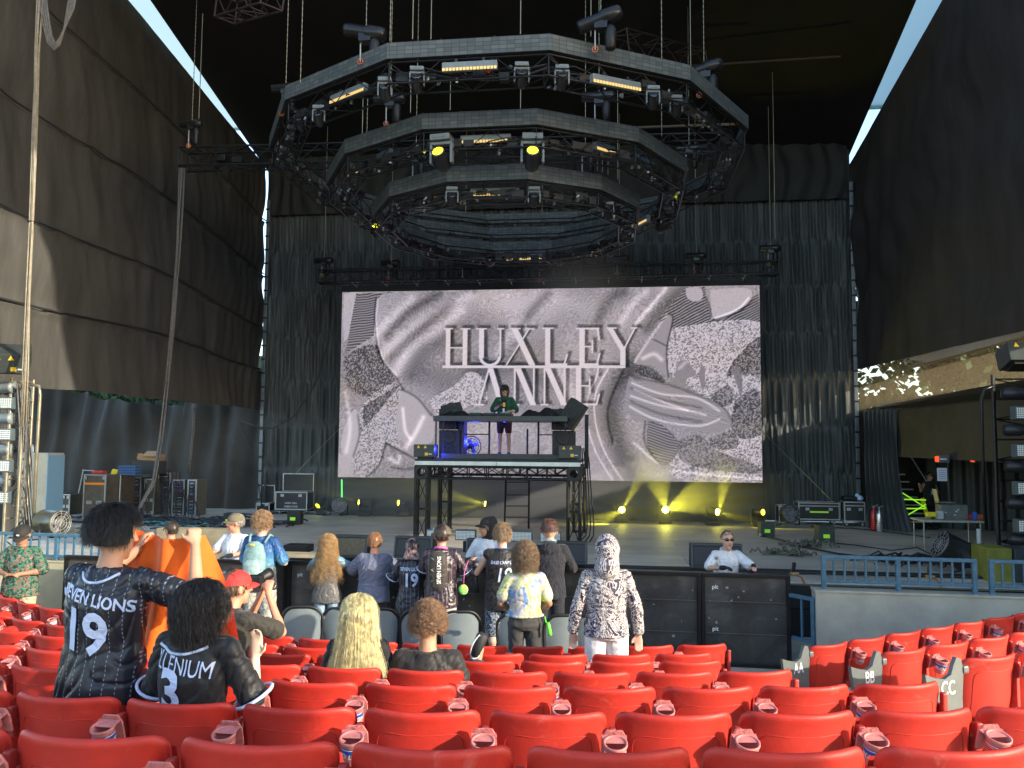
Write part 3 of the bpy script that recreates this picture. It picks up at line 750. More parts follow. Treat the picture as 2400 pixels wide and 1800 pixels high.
def put_mover(kind, loc, rz, sc, label, up=False):
    o = MP[kind] if kind not in seen_m else copy_tree(MP[kind]); seen_m.add(kind)
    o.location = loc; o.rotation_euler = (math.pi, 0, rz+math.pi) if up else (0, 0, rz); o.scale = (sc,)*3; o['label'] = label; o['group'] = 'moving stage lights'
    return o
# (px, py of yoke top, camera depth, scale, kind, words)
MV = [(978, 160, 12.9, .60, ('off', 1), 'left of the front light bar'), (1223, 150, 12.7, .60, ('off', 1), 'right of the front light bar'), (1317, 156, 12.7, .58, ('off', 1), 'at the front corner'),
      (1530, 205, 13.2, .56, ('off', 1), 'beside the right front light bar'), (1584, 226, 13.7, .54, ('off', 1), 'beyond the right front light bar'), (903, 185, 13.0, .58, ('off', 1), 'at the left front corner'),
      (748, 250, 14.0, .54, ('off', 1), 'on the left flank'), (704, 262, 14.6, .54, ('off', 0), 'farthest left on the flank'), (1645, 345, 16, .5, ('off', 0), 'on the right flank')]
for a in MV: put_mover(a[4], atd(a[0], a[1], a[2]), YAW, a[3]*1.0, 'unlit grey moving head under the widest ring %s' % a[5])
put_mover(('on', 1), atd(1036, 320, 13.9), YAW-.25, .98, 'large moving head with yellow beam, left one under the middle ring')
put_mover(('on', 1), atd(1248, 318, 13.8), YAW, .98, 'large moving head with yellow beam, right one under the middle ring')
MV3 = [(1060, 440, 14.7, .56, ('off', 1), 'left of its front light bar'), (1252, 440, 14.6, .56, ('off', 1), 'right of its front light bar'), (1425, 475, 15.6, .56, ('off', 1), 'at its right corner'), (930, 492, 16, .56, ('off', 0), 'at its left corner'), (1458, 498, 16.6, .5, ('off', 0), 'on its right flank')]
for a in MV3: put_mover(a[4], atd(a[0], a[1], a[2]), YAW, a[3], 'small moving head under the lowest ring %s' % a[5])
put_mover(('on', 0), atd(834, 450, 19, ), YAW-.6, .95, 'black moving head with a yellow lens, upper one at the far left of the rings')
put_mover(('on', 0), atd(884, 508, 19.6), YAW-.6, .85, 'black moving head with a yellow lens, lower one at the far left of the rings')
put_mover(('on', 0), atd(1562, 436, 18, ), YAW+.5, .95, 'black moving head with a yellow lens, upper one at the right of the rings')
put_mover(('on', 0), atd(1556, 494, 18.6), YAW+.5, .85, 'black moving head with a yellow lens, lower one at the right of the rings')
for i, (a, b, d) in enumerate([(967, 556, 19), (1012, 572, 19.4), (1149, 590, 19.8), (1312, 588, 19.6), (1432, 566, 19.2), (1456, 535, 18.4)]):
    put_mover(('off', 0), atd(a, b, d), YAW, .58, 'small black moving head under the far side of the rings, %s from the left' % ORD[i])
# --- light bars
amber = emis('amber_lamp_cells', (1, .66, .22), .22); amber_off = mat('clear_lamp_cells', (.35, .33, .25), .25)
def lbar(p, q, d1, d2, lit, label):
    a, b = atd(p[0], p[1], d1), atd(q[0], q[1], d2); t = thing('light_bar', label, 'stage light', a, 'strip light bars hanging on the rings')
    dr = (b-a); L = dr.length; dr.normalize(); sd = Vector((0, 0, 1)).cross(dr).normalized()*-1
    if sd.y > 0: sd = -sd
    upv = Vector((0, 0, 1))
    M3 = Matrix((dr, sd, dr.cross(sd))).transposed()
    c = (a+b)/2
    MB().bbox(c+upv*.02, (L, .10, .13), .012, rot=M3).build('housing', shell_g, t)
    g = MB(); n = 16
    for k in range(n):
        p_ = a+dr*(L*(k+.5)/n)+sd*.052-upv*.035
        g.box(p_, (L/n*.72, .012, .045), rot=M3)
    g.build('lamp_row', amber if lit else amber_off, t)['kind'] = 'stuff'
    g = MB()
    for f in (.25, .75): g.box(a+dr*(L*f)+upv*.11, (.04, .04, .08), rot=M3)
    g.build('hanger', shell_b, t)
LB = [((1037, 162), (1166, 155), 12.7, 12.6, 1, 'amber light bar at the front of the widest ring'), ((1386, 186), (1498, 208), 12.5, 13.0, 1, 'amber light bar at the front right of the widest ring'),
      ((778, 238), (858, 206), 13.9, 13.3, 1, 'dim light bar at the front left of the widest ring'), ((1622, 262), (1674, 300), 14.2, 15.5, 0, 'unlit light bar on the right flank of the widest ring'),
      ((1080, 331), (1198, 326), 14.0, 13.9, 1, 'amber light bar at the front of the middle ring'), ((1394, 343), (1438, 357), 14.4, 14.9, 1, 'short amber light bar right of the middle ring front'),
      ((1487, 373), (1530, 393), 15.4, 16, 0, 'unlit light bar on the right flank of the middle ring'), ((822, 410), (852, 393), 16.4, 15.7, 1, 'yellowish light bar on the left flank of the middle ring'), ((887, 374), (917, 359), 15.2, 14.8, 0, 'unlit light bar left of the middle ring front'),
      ((1103, 454), (1217, 451), 14.9, 14.8, 1, 'amber light bar at the front of the lowest ring'), ((1370, 463), (1412, 478), 15.2, 15.6, 0, 'unlit light bar right of the lowest ring front'), ((936, 487), (967, 474), 16.2, 15.7, 1, 'yellowish light bar on the left flank of the lowest ring'),
      ((1187, 606), (1272, 603), 19.9, 19.8, 1, 'amber light bar at the far underside of the rings'), ((1380, 589), (1411, 582), 19.4, 18.9, 1, 'short amber light bar at the far right underside of the rings'), ((1485, 530), (1520, 512), 18.4, 17.6, 1, 'faint light bar beside the right yellow moving heads')]
for a in LB: lbar(*a)
# --- chain hoists
hoist_m = mat('hoist_black', (.02, .02, .022), .3, .2, var=.4, vscale=10); chain_m = mat('steel_chain', (.28, .25, .17), .4, .8)
def chain_mb(a, b, r=.012):
    g = MB(); a, b = Vector(a), Vector(b); L = (b-a).length; n = min(60, int(L/.09)); 
    pts = []; rs = []
    for i in range(n*2+1): pts.append(a.lerp(b, i/(2*n))); rs.append(r*(1 if i % 2 else .45))
    return g.tube(pts, rs, 5)
def hoist(px, py, d, topz, label, tilt=0, sc=1, drop=.5, rz=0, sl=True):
    c = atd(px, py, d); t = thing('chain_hoist', label, 'chain hoist', c, 'chain hoists')
    ax = Vector((math.cos(rz)*math.cos(tilt), math.sin(rz)*math.cos(tilt), math.sin(tilt)))
    g = MB(); g.lathe([(0, -.30*sc), (.07*sc, -.30*sc), (.085*sc, -.27*sc), (.085*sc, .0), (.10*sc, .02*sc), (.10*sc, .16*sc), (.09*sc, .24*sc), (.06*sc, .27*sc), (0, .275*sc)], c, ax, 14); g.box(c-Vector((0, 0, .08*sc)), (.16*sc, .14*sc, .12*sc))
    g.build('motor', hoist_m, t)
    if topz: chain_mb(c+Vector((0, 0, .06)), (c.x, c.y, topz)).build('chain', chain_m, t)
    g = MB(); g.lathe([(.05*sc, 0), (.075*sc, -.05*sc), (.07*sc, -drop*.7), (.05*sc, -drop*.75), (0, -drop*.75)], c+Vector((.12*sc, 0, -.1*sc)), (0, 0, 1), 10); g.build('chain_bag', blk2, t)
    g = MB(); g.bar(c-Vector((.07*sc, 0, .08)), c-Vector((.07*sc, 0, drop)), .014); g.build('hook', galv, t)
    g = MB(); g.tube([c-Vector((.07*sc, 0, drop*.9))+Vector((.045*math.sin(q), 0, .05*math.cos(q)-.03)) for q in np.linspace(0, 6.28, 9)], .012, 5); g.build('shackle', orange_m if sl else copper, t)
    return t
TOPZ_R = 15.5
HS = [(450, 291, 17.6, 'chain hoist over the left end of the long cross truss', 0, .9), (858, 76, 13.2, 'chain hoist standing over the left front of the widest ring', -.2, 1.25), (1408, 45, 12.6, 'chain hoist standing over the right front of the widest ring', .35, 1.25), (1650, 162, 14.6, 'chain hoist over the right rear of the widest ring', .3, 1.25), (670, 206, 15, 'chain hoist half hidden behind the left of the widest ring', 0, .9),
      (915, 232, 15.5, 'grey chain hoist between the widest and middle rings at left', 0, 1.1), (1404, 226, 15.2, 'dark chain hoist between the widest and middle rings at right', 0, 1.1), (975, 368, 16.3, 'chain hoist over the left of the lowest ring', -.2, .9), (1372, 352, 16, 'chain hoist over the right of the lowest ring', .2, .9), (1615, 348, 18.5, 'chain hoist between the right flanks of the rings', 0, 1.0)]
for a in HS: hoist(a[0], a[1], a[2], TOPZ_R, a[3], a[4], a[5])
# cross truss behind the rings
A_, B_ = atd(430, 374, 18.4), atd(1690, 340, 17.3); zt_ = (A_.z+B_.z)/2
CT = truss('cross_truss', 'long straight truss running behind the hanging rings', 'truss', (A_.x, A_.y, A_.z), (B_.x, B_.y, A_.z), .42, .42, .55, .024, .012)
for i, (a, b, d) in enumerate([(520, 372, 18.3), (560, 376, 18.3)]):
    p = atd(a, b, d)
    t = thing('junction_box', 'small black box in the cross truss, %s one' % ('left', 'right')[i], 'box', p); MB().bbox(p, (.24, .2, .14), .01).build('case', blk, t); MB().tube([p+Vector((.1*math.cos(q)-.3, 0, -.12+.14*math.sin(q))) for q in np.linspace(2.6, 6.6, 9)], .012).build('cable', cable, t)
# dark trusses near the roof
roof_tr = mat('rusty_dark_steel', (.05, .03, .025), .6, .3)
truss('roof_truss', 'dim rusty roof truss high behind the right of the widest ring', 'truss', atd(1450, 105, 17), atd(1635, 150, 19), .5, .5, .6, .02, .012, m=roof_tr)
truss('roof_truss', 'dim rusty roof truss at the top left of the stage roof', 'truss', atd(530, 22, 15.5), atd(640, -12, 14), .4, .4, .5, .02, .012, m=roof_tr)
def pole(name, label, a, b, r, m, cat='pipe'):
    t = tag(MB().bar(a, b, r).build(name, m), label, cat); return t
pole('roof_pipe', 'thin pipe under the black roof at upper right', atd(1560, 158, 20), atd(1970, 132, 19), .03, roof_tr)
pole('roof_pipe', 'thin pipe crossing behind the rings below the upper right hoist', atd(1400, 302, 20), atd(1740, 290, 19.5), .035, mat('dull_pipe', (.13, .10, .08), .5, .4))
# chains and ropes that run up into the dark
CH = [(704, 0, 198, 13.9, 1), (914, 0, 100, 12.9, 1), (967, 0, 92, 13.0, 0), (1010, 0, 92, 13.5, 0), (1220, 0, 80, 12.6, 0), (1551, 0, 142, 13.4, 1), (1385, 0, 85, 13.0, 0), (1619, 0, 170, 15, 0), (849, 228, 318, 15.8, 0), (860, 225, 315, 15.8, 1), (962, 180, 264, 15.4, 0), (1055, 188, 258, 16, 0), (1220, 195, 255, 15, 0), (1551, 236, 322, 15, 1), (1615, 285, 342, 16, 1), (1631, 300, 560, 20, 0), (1400, 365, 402, 16, 1), (1412, 365, 405, 16, 1), (1425, 372, 410, 16.5, 1), (1448, 200, 420, 17, 0), (1817, 160, 560, 20, 0), (918, 545, 620, 22, 0), (466, 20, 278, 17.6, 0)]
for i, (x, y0, y1, d, c) in enumerate(CH):
    b = atd(x, y1, d); zt2 = TOPZ_R if y0 < 5 else EYE.z+(b.z-EYE.z)*((1045-y0)/(1045-y1))
    g = chain_mb(b, (b.x, b.y, zt2)) if c else MB().bar(b, (b.x, b.y, zt2), .010, 5)
    tag(g.build('hanging_chain' if c else 'steel_wire', chain_m), '%s number %d from the top left, hanging near the lighting rings' % ('rigging chain' if c else 'thin steel wire', i+1), 'chain' if c else 'wire', 'chains and wires above the rings')
# rear truss over the screen with seven hoists
YR = 21.7
RA, RB_ = aty(749, 651, YR), aty(1822, 627, YR); zr = (RA.z+RB_.z)/2
truss('rear_truss', 'long black truss hanging just above the video screen', 'truss', (RA.x, YR, zr), (RB_.x, YR, zr), .34, .34, .6, .026, .013)
for i, (a, b) in enumerate([(760, 611), (916, 617), (1090, 618), (1270, 622), (1452, 606), (1632, 600), (1806, 582)]):
    p = aty(a, b, YR); hoist(a, b, pix(p)[2], None, 'chain hoist over the rear truss, %s from the left' % ORD[i], 0, .95, .42, 0, i % 2)
    tag(MB().bar((p.x, YR, p.z), (p.x, YR, ZT+.3), .009, 5).build('steel_wire', chain_m), 'thin steel wire rising from the rear truss hoist %s from the left' % ORD[i], 'wire', 'wires of the rear truss')
# left mast, cable bundles and hanging looms on the left wall
def bundle(name, label, pts, n, spread, r, m=cable, swirl=.6):
    t = thing(name, label, 'cables', pts[0]); g = MB(); rnd = random.Random(n+int(spread*1000))
    for k in range(n):
        ox, oy, ph = rnd.uniform(-spread, spread), rnd.uniform(-spread, spread), rnd.random()*6
        pp = []
        for i, p in enumerate(pts): pp.append(Vector(p)+Vector((ox*math.cos(i*swirl+ph), oy, 0))+Vector((rnd.uniform(-.01, .01), 0, 0)))
        g.tube(pp, r, 5)
    g.build('strands', m, t)['kind'] = 'stuff'
    MB().tube([Vector(pts[len(pts)//2])+Vector((spread*1.2*math.cos(q), spread*1.2*math.sin(q), 0)) for q in np.linspace(0, 6.28, 9)], .01, 5).build('cable_tie', blk2, t)
    return t
lc = mat('dusty_cable', (.14, .13, .12), .6, var=.4, vscale=20)
bundle('cable_bundle', 'thick bundle of grey cables hanging from the left end of the cross truss', [atd(429, 395, 18.2), atd(425, 480, 18.2), atd(418, 600, 18.3), atd(405, 760, 18.3), atd(392, 900, 18.3), atd(378, 1030, 18.3), atd(362, 1130, 18.2), atd(330, 1190, 17.8)], 9, .06, .016, lc)
bundle('cable_bundle', 'pale bundle of cables down the far left edge of the stage', [atd(95, -5, 13), atd(88, 120, 13), atd(82, 300, 13), atd(74, 520, 13), atd(66, 700, 13), atd(60, 860, 13), atd(55, 1000, 13)], 6, .05, .014, mat('tan_cable', (.30, .26, .19), .6, var=.4, vscale=10))
bundle('cable_bundle', 'thin cable bundle hanging at the left rear of the stage', [atd(457, 955, 22), atd(454, 1010, 22), atd(448, 1080, 22), atd(445, 1110, 22)], 4, .05, .014, lc)
for k in range(4):
    o = k*5
    pts = [atd(92+o, -8, 13), atd(100+o, 50, 13), atd(112+o*.6, 100-o, 13), atd(127+o*.2, 117-o, 13), atd(140, 105-o, 13), atd(150, 70, 13), atd(158+o, 20, 13), atd(163+o, -8, 13)]
    tag(MB().tube(pts, .016, 6).build('hanging_cable', lc), 'looped grey cable hanging at the top left corner, %s of four' % ORD[k], 'cable', 'looped cables at the top left')
MB_ = MB().bbox(((XLb+.12), YB-.35, 5.5), (.10, .10, 9.6), .01)
mast = thing('mast', 'thin grey upright mast at the left back corner of the stage', 'mast', (XLb+.12, YB-.35, ZS)); MB_.build('post', mat('mast_grey', (.20, .23, .26), .4, .5, var=.4), mast)
g = MB()
for k in range(22): g.box((XLb+.12, YB-.41, 1.2+k*.42), (.13, .02, .05))
g.build('joint_bolts', blk, mast)['kind'] = 'stuff'
mast2 = copy_tree(mast, (XRb+.02, YB-.35, ZS), None, 'thin upright mast at the right back corner of the stage')
cab = lambda pts, label, r=.018: tag(MB().tube(pts, r, 5).build('stage_cable', cable), label, 'cable')
cab([aty(560, 985, 22.9), aty(600, 1000, 22.9), aty(640, 1004, 22.9), aty(690, 975, 22.9), aty(740, 900, 22.9), aty(770, 800, 22.9), aty(775, 680, 22.9)], 'black cable swooping across the back curtain at left')
cab([aty(560, 985, 22.8), aty(590, 1060, 22.8), aty(610, 1160, 22.8), aty(614, 1190, 22.8)], 'black cable drooping beside the left mast')
tag(MB().bar(aty(800, 1000, 23), aty(690, 1112, 22.5), .009, 4).build('guy_wire', chain_m), 'thin guy wire running down to the left of the screen', 'wire')
tag(MB().bar(aty(1785, 1010, 23), aty(1946, 1170, 21.5), .012, 4).build('guy_wire', chain_m), 'thin guy wire running down to the right of the screen', 'wire')
# near-left panel of cloth with its daylight slit and dark poles
g = MB()
def ngrid(u, v):
    p = atd(-60+95*u-14*u*v, 1250-1290*v, 15.2); return p+Vector((.05*math.sin(u*20+3*noise.noise(Vector((u*3, v*4, 0)))), .05*math.sin(v*9+u*14), 0))
g.grid(24, 60, ngrid)
tag(g.build('near_curtain', drape_l, fix=False), 'sunlit cloth panel at the extreme left edge of the stage', 'curtain')
# ================================================================== video screen
YS = 22.35
c00, c10, c01, c11 = aty(795, 1118, YS), aty(1784, 1131, YS), aty(803, 686, YS), aty(1781, 669, YS)
SX0, SX1 = (c00.x+c01.x)/2, (c10.x+c11.x)/2; SZ0, SZ1 = (c00.z+c10.z)/2, (c01.z+c11.z)/2
NU, NV = 620, 284
uu, vv = np.meshgrid(np.linspace(0, 1, NU+1), np.linspace(0, 1, NV+1))
_t = (1-uu)/((1-uu)+uu*1.0)                      # picture coordinates of the display content
PX = 799+983.5*uu; TY = 686-.0174*(PX-803); BY = 1118+.0131*(PX-795); PY = BY+(TY-BY)*vv
rs = np.random.RandomState(3)
def vnoise(x, y, f, seed):
    r_ = np.random.RandomState(seed); G = r_.rand(256, 256); X = x*f; Y = y*f; xi = np.floor(X).astype(int); yi = np.floor(Y).astype(int)
    fx = X-xi; fy = Y-yi; fx = fx*fx*(3-2*fx); fy = fy*fy*(3-2*fy); q = lambda a, b: G[a % 256, b % 256]
    return (q(xi, yi)*(1-fx)+q(xi+1, yi)*fx)*(1-fy)+(q(xi, yi+1)*(1-fx)+q(xi+1, yi+1)*fx)*fy
def fbm(x, y, f, seed): return sum(vnoise(x, y, f*2**k, seed+k)/2**k for k in range(4))/1.875
def pdist(pts):
    d = np.full(PX.shape, 1e9)
    for (x0, y0), (x1, y1) in zip(pts[:-1], pts[1:]):
        dx, dy = x1-x0, y1-y0; t = np.clip(((PX-x0)*dx+(PY-y0)*dy)/(dx*dx+dy*dy+1e-9), 0, 1)
        d = np.minimum(d, np.hypot(PX-x0-t*dx, PY-y0-t*dy))
    return d
def inside(pts):
    c = np.zeros(PX.shape, bool); n = len(pts)
    for i in range(n):
        x0, y0 = pts[i]; x1, y1 = pts[(i+1) % n]
        if y0 == y1: continue
        k = ((y0 > PY) != (y1 > PY)) & (PX < (x1-x0)*(PY-y0)/(y1-y0)+x0); c ^= k
    return c
def smooth(pts, n=6):
    o = []; p = [pts[0]]+list(pts)+[pts[-1]]
    for i in range(1, len(p)-2):
        for k in range(n):
            t = k/n; a, b, c, d = (np.array(q, float) for q in p[i-1:i+3])
            o.append(tuple(.5*((2*b)+(-a+c)*t+(2*a-5*b+4*c-d)*t*t+(-a+3*b-3*c+d)*t**3)))
    return o+[pts[-1]]
V = .60+.22*(fbm(PX, PY, .008, 11)-.5)
def stroke(pts, w, dv):
    global V
    V = V+.8*dv*np.exp(-(pdist(smooth(pts))/w)**2)
def line(pts, w, val, mix=.8):
    global V
    k = np.clip(1.5-pdist(smooth(pts))/w, 0, 1)*mix; V = V*(1-k)+val*k
wx = fbm(PX, PY, .02, 21)*22; wy = fbm(PX, PY, .02, 31)*22
moire = np.sin((PX*.55+wx*3+PY*.35)*1.0)*.5+.5*np.sin((PY*.9+wy*3.5-PX*.2)*1.0)
moire2 = np.sin((PX*.25-PY*.9+wx*2.2)*1.15)
spk = rs.rand(*PX.shape); spk2 = vnoise(PX, PY, .42, 5)
# folds of cloth, upper left
stroke([(888, 783), (930, 740), (973, 701)], 12, .22); stroke([(912, 788), (961, 737), (1009, 706), (1040, 690)], 11, -.25)
stroke([(907, 831), (973, 771), (1051, 719), (1110, 690)], 13, .22); stroke([(925, 838), (1009, 762), (1084, 695), (1120, 680)], 12, -.22)
stroke([(937, 872), (973, 819), (1042, 771), (1090, 730)], 15, .28); stroke([(975, 880), (1010, 820), (1060, 800)], 26, -.2)
stroke([(1120, 700), (1200, 715), (1290, 705)], 45, .18); stroke([(1235, 770), (1262, 730), (1300, 690)], 12, -.28); stroke([(1180, 830), (1210, 790), (1240, 760)], 14, .2)
stroke([(1020, 890), (1080, 905), (1140, 870)], 40, -.18); stroke([(1416, 750), (1440, 710), (1470, 684)], 15, -.26); stroke([(1468, 760), (1500, 710), (1530, 680)], 8, .22)
stroke([(1503, 762), (1540, 718), (1572, 677)], 5, .35); stroke([(1530, 770), (1580, 710), (1612, 680)], 16, -.25); stroke([(1340, 700), (1400, 720)], 30, .1)
stroke([(1440, 867), (1413, 921), (1410, 982), (1431, 1057), (1473, 1126)], 2.2, .35); stroke([(1425, 867), (1395, 930), (1392, 990), (1412, 1060), (1452, 1128)], 2.0, .30)
stroke([(1503, 855), (1455, 921), (1452, 997), (1475, 1072), (1510, 1126)], 24, -.3); stroke([(1480, 860), (1440, 960), (1450, 1040)], 3, -.25)
stroke([(1380, 1030), (1350, 1080), (1420, 1120)], 50, .12); stroke([(1330, 880), (1360, 940), (1350, 1010)], 14, .18)
stroke([(1120, 880), (1230, 860), (1300, 900)], 22, -.12); stroke([(1100, 1030), (1200, 1000), (1310, 1040)], 30, .10)
V = V+.10*moire
def patch(pts, val, dens, con, soft=0):
    global V
    k = inside(smooth(list(pts)+[pts[0]])).astype(float); con *= .62; st = np.where(spk2+(spk-.5)*.5 < dens, val-con, val+con); V = V*(1-k)+st*k
patch([(803, 690), (842, 688), (836, 735), (824, 770), (806, 800)], .70, .25, .06)
patch([(834, 689), (925, 686), (884, 700), (882, 760), (868, 775), (850, 740)], .45, .5, .22)
k = inside([(834, 689), (905, 686), (884, 706), (880, 790), (812, 830), (820, 770)]); V = np.where(k, .42+.22*np.sin(PY*1.05+wx*.6+PX*.1), V)
patch([(806, 840), (850, 815), (890, 812), (905, 850), (935, 895), (900, 925), (850, 930), (812, 900)], .44, .6, .26)
patch([(935, 897), (955, 925), (940, 985), (950, 1050), (900, 1110), (830, 1118), (822, 1040), (850, 960), (890, 920)], .60, .42, .27)
patch([(858, 955), (945, 905), (900, 960), (862, 1000)], .42, .6, .24)
patch([(1035, 930), (1080, 905), (1110, 875), (1140, 882), (1158, 915), (1152, 950), (1100, 960), (1050, 980), (1020, 945)], .64, .4, .26)
patch([(952, 912), (990, 930), (1022, 968), (1032, 1010), (1020, 1040), (962, 1042), (938, 990)], .66, .1, .06)
stroke([(955, 960), (962, 1010), (975, 1030)], 4, .3); stroke([(1005, 980), (985, 1020), (965, 1050)], 6, .3); stroke([(952, 915), (990, 935), (1024, 975)], 3, -.35)
stroke([(884, 700), (882, 760), (896, 835), (935, 885), (955, 915)], 2.5, -.3); stroke([(888, 700), (886, 760), (900, 835), (938, 882)], 2.5, .2)
patch([(812, 1000), (838, 960), (850, 1000), (845, 1060), (825, 1085), (805, 1050)], .70, .1, .05); stroke([(845, 975), (850, 1020), (836, 1070)], 3, -.3); stroke([(812, 920), (826, 1000), (818, 1060)], 5, .2)
patch([(795, 1060), (832, 1080), (835, 1118), (795, 1118)], .68, .3, .08)
patch([(900, 1090), (915, 1040), (950, 1060), (985, 1085), (1000, 1118), (880, 1118)], .55, .4, .15); stroke([(915, 1040), (950, 1058), (985, 1075)], 2.5, -.4); stroke([(915, 1040), (900, 1090), (870, 1118)], 2.5, -.35); stroke([(925, 1075), (945, 1085), (950, 1070)], 5, .3); stroke([(930, 1095), (960, 1100), (1000, 1096)], 3, -.3)
patch([(1560, 745), (1615, 683), (1651, 674), (1674, 749), (1587, 772)], .42, .5, .05)
k = inside([(1555, 752), (1615, 680), (1660, 672), (1674, 752), (1780, 690), (1785, 755), (1587, 775)]); V = np.where(k, .40+.24*np.sin((PX*.5+PY*.95)+wx*.5)+.14*(spk2-.5), V)
patch([(1672, 680), (1756, 677), (1762, 706), (1730, 730), (1682, 750)], .70, .2, .05); stroke([(1684, 747), (1732, 727), (1758, 700)], 2.5, .3); stroke([(1680, 752), (1735, 733), (1765, 705)], 2.5, -.4)
patch([(1618, 676), (1650, 674), (1655, 700), (1636, 708), (1620, 696)], .68, .1, .05)
patch([(1587, 771), (1780, 757), (1782, 892), (1700, 895), (1620, 903), (1573, 862)], .64, .40, .26)
patch([(1720, 850), (1785, 790), (1787, 890), (1710, 895)], .42, .55, .26)
patch([(1620, 905), (1787, 893), (1788, 1128), (1600, 1125), (1590, 1060), (1690, 1020), (1715, 985)], .62, .42, .27)
patch([(1725, 940), (1775, 915), (1785, 1010), (1740, 1030), (1715, 1000)], .42, .58, .26); patch([(1670, 930), (1712, 905), (1720, 945), (1690, 955)], .44, .55, .24); patch([(1665, 1030), (1720, 1010), (1728, 1050), (1680, 1052)], .44, .55, .24)
patch([(1590, 1040), (1640, 1020), (1690, 1060), (1760, 1085), (1770, 1110), (1620, 1090)], .46, .5, .2)
patch([(1578, 737), (1588, 750), (1574, 819), (1577, 885), (1545, 860), (1500, 852), (1528, 806), (1545, 795)], .58, .1, .04); stroke([(1578, 737), (1588, 750), (1574, 819), (1577, 885)], 2, -.35); stroke([(1520, 842), (1545, 832), (1562, 845)], 5, .3); stroke([(1545, 798), (1572, 812)], 2, -.3); stroke([(1500, 852), (1530, 805), (1575, 738)], 3, .25)
patch([(1500, 855), (1545, 868), (1572, 900), (1540, 890), (1505, 878)], .36, .6, .2)
patch([(1592, 880), (1600, 850), (1620, 850), (1640, 880), (1620, 890), (1612, 912), (1590, 905)], .52, .2, .05); stroke([(1602, 866), (1615, 853)], 4, .25); patch([(1645, 885), (1652, 855), (1660, 880), (1655, 920), (1650, 905)], .50, .2, .04); patch([(1720, 870), (1732, 862), (1742, 895), (1738, 935), (1730, 905)], .46, .3, .06)
sh = [(1488, 884), (1530, 890), (1581, 906), (1640, 925), (1690, 950), (1716, 980), (1708, 1005), (1669, 1018), (1600, 1005), (1545, 993), (1500, 985), (1478, 950)]
patch(sh, .56, .1, .03); k = inside(smooth(sh+[sh[0]])); V = np.where(k, V+.06*moire2, V)
for a in ([(1495, 900), (1560, 925), (1640, 935), (1690, 965)], [(1492, 930), (1550, 950), (1620, 965)], [(1490, 955), (1550, 985), (1640, 1000), (1690, 985)], [(1500, 915), (1580, 950), (1660, 975)]): stroke(a, 2.6, .32)
for a in ([(1492, 912), (1560, 938), (1650, 958)], [(1492, 943), (1560, 972), (1650, 990)], [(1485, 884), (1580, 905), (1690, 950), (1716, 985)]): stroke(a, 3, -.2)
patch([(1530, 990), (1560, 995), (1600, 1040), (1585, 1080), (1560, 1090), (1530, 1050)], .42, .5, .05); k = inside([(1530, 990), (1560, 995), (1600, 1040), (1585, 1080), (1560, 1090), (1530, 1050)]); V = np.where(k, .42+.25*np.sin(PY*1.0-PX*.35+wx*.4), V)
stroke([(1525, 990), (1524, 1040), (1560, 1090), (1600, 1100)], 2.5, -.3); stroke([(1500, 1040), (1560, 1090), (1640, 1110), (1780, 1122)], 3, .28); stroke([(1500, 1110), (1600, 1118)], 18, .12)
# lettering
def quad(x0, y0, x1, y1, w): return pdist([(x0, y0), (x1, y1)])-w
LT = []
def stem(x0, x1, y0, y1): LT.append(np.maximum(np.abs(PX-(x0+x1)/2)-(x1-x0)/2, np.abs(PY-(y0+y1)/2)-abs(y1-y0)/2))
def diag(xa, ya, xb, yb, w):      # slanting stroke with level ends
    t = (PY-ya)/(yb-ya); LT.append(np.maximum(np.abs(PX-(xa+(xb-xa)*t))-w/2, np.abs(PY-(ya+yb)/2)-abs(yb-ya)/2))
T0, T1 = 771, 859
stem(1057, 1068, T0, T1); stem(1098, 1109, T0, T1); stem(1066, 1100, 816, 819); stem(1051, 1074, T0, T0+3); stem(1092, 1116, T0, T0+3)
stem(1137, 1149, T0, 842); stem(1186, 1190, T0, 842); stem(1130, 1156, T0, T0+3); stem(1180, 1197, T0, T0+3)
LT.append(np.maximum(np.abs(np.hypot((PX-1163.5)/1.0, (PY-838)/.9)-22.5)-3.5, 838-PY))
diag(1221, T0, 1264, T1, 15); diag(1257, T0, 1202, T1, 4); stem(1210, 1236, T0, T0+3); stem(1247, 1268, T0, T0+3)
stem(1294, 1306, T0-1, T1); stem(1286, 1314, T0-1, T0+2); stem(1300, 1346, T1-5, T1); diag(1346, 832, 1338, T1, 4)
stem(1374, 1386, T0-1, T1); stem(1366, 1420, T0-1, T0+3); stem(1380, 1404, 813, 816); stem(1402, 1406, 800, 830); diag(1420, 800, 1416, T0, 4); stem(1380, 1418, T1-5, T1); diag(1421, 830, 1414, T1, 4)
diag(1444, T0-1, 1474, 822, 13); diag(1502, T0-1, 1476, 822, 4); stem(1468, 1480, 818, T1); stem(1436, 1460, T0-2, T0+1); stem(1492, 1508, T0-2, T0+1)
stem(1050, 1480, T1, 865)
B0, B1 = 865, 952
diag(1162, B0, 1138, B1, 4); diag(1165, B0, 1192, B1, 13); stem(1130, 1150, B1-3, B1); stem(1184, 1202, B1-3, B1)
stem(1221, 1225, B0, B1); diag(1230, B0, 1267, B1, 14); stem(1266, 1270, B0, B1); stem(1213, 1234, B1-3, B1)
stem(1291, 1295, B0, B1); diag(1300, B0, 1339, B1, 14); stem(1338, 1342, B0, B1); stem(1284, 1302, B1-3, B1)
stem(1366, 1378, B0, B1); stem(1374, 1398, 905, 908); stem(1396, 1400, 890, 925); diag(1418, B0, 1414, 886, 4); stem(1370, 1416, B1-4, B1); diag(1420, 925, 1413, B1, 4)
D = np.minimum.reduce(LT)
def shift(A, dx, dy): return np.roll(np.roll(A, dx, 1), dy, 0)
Dsh = shift(D, 4, 3)
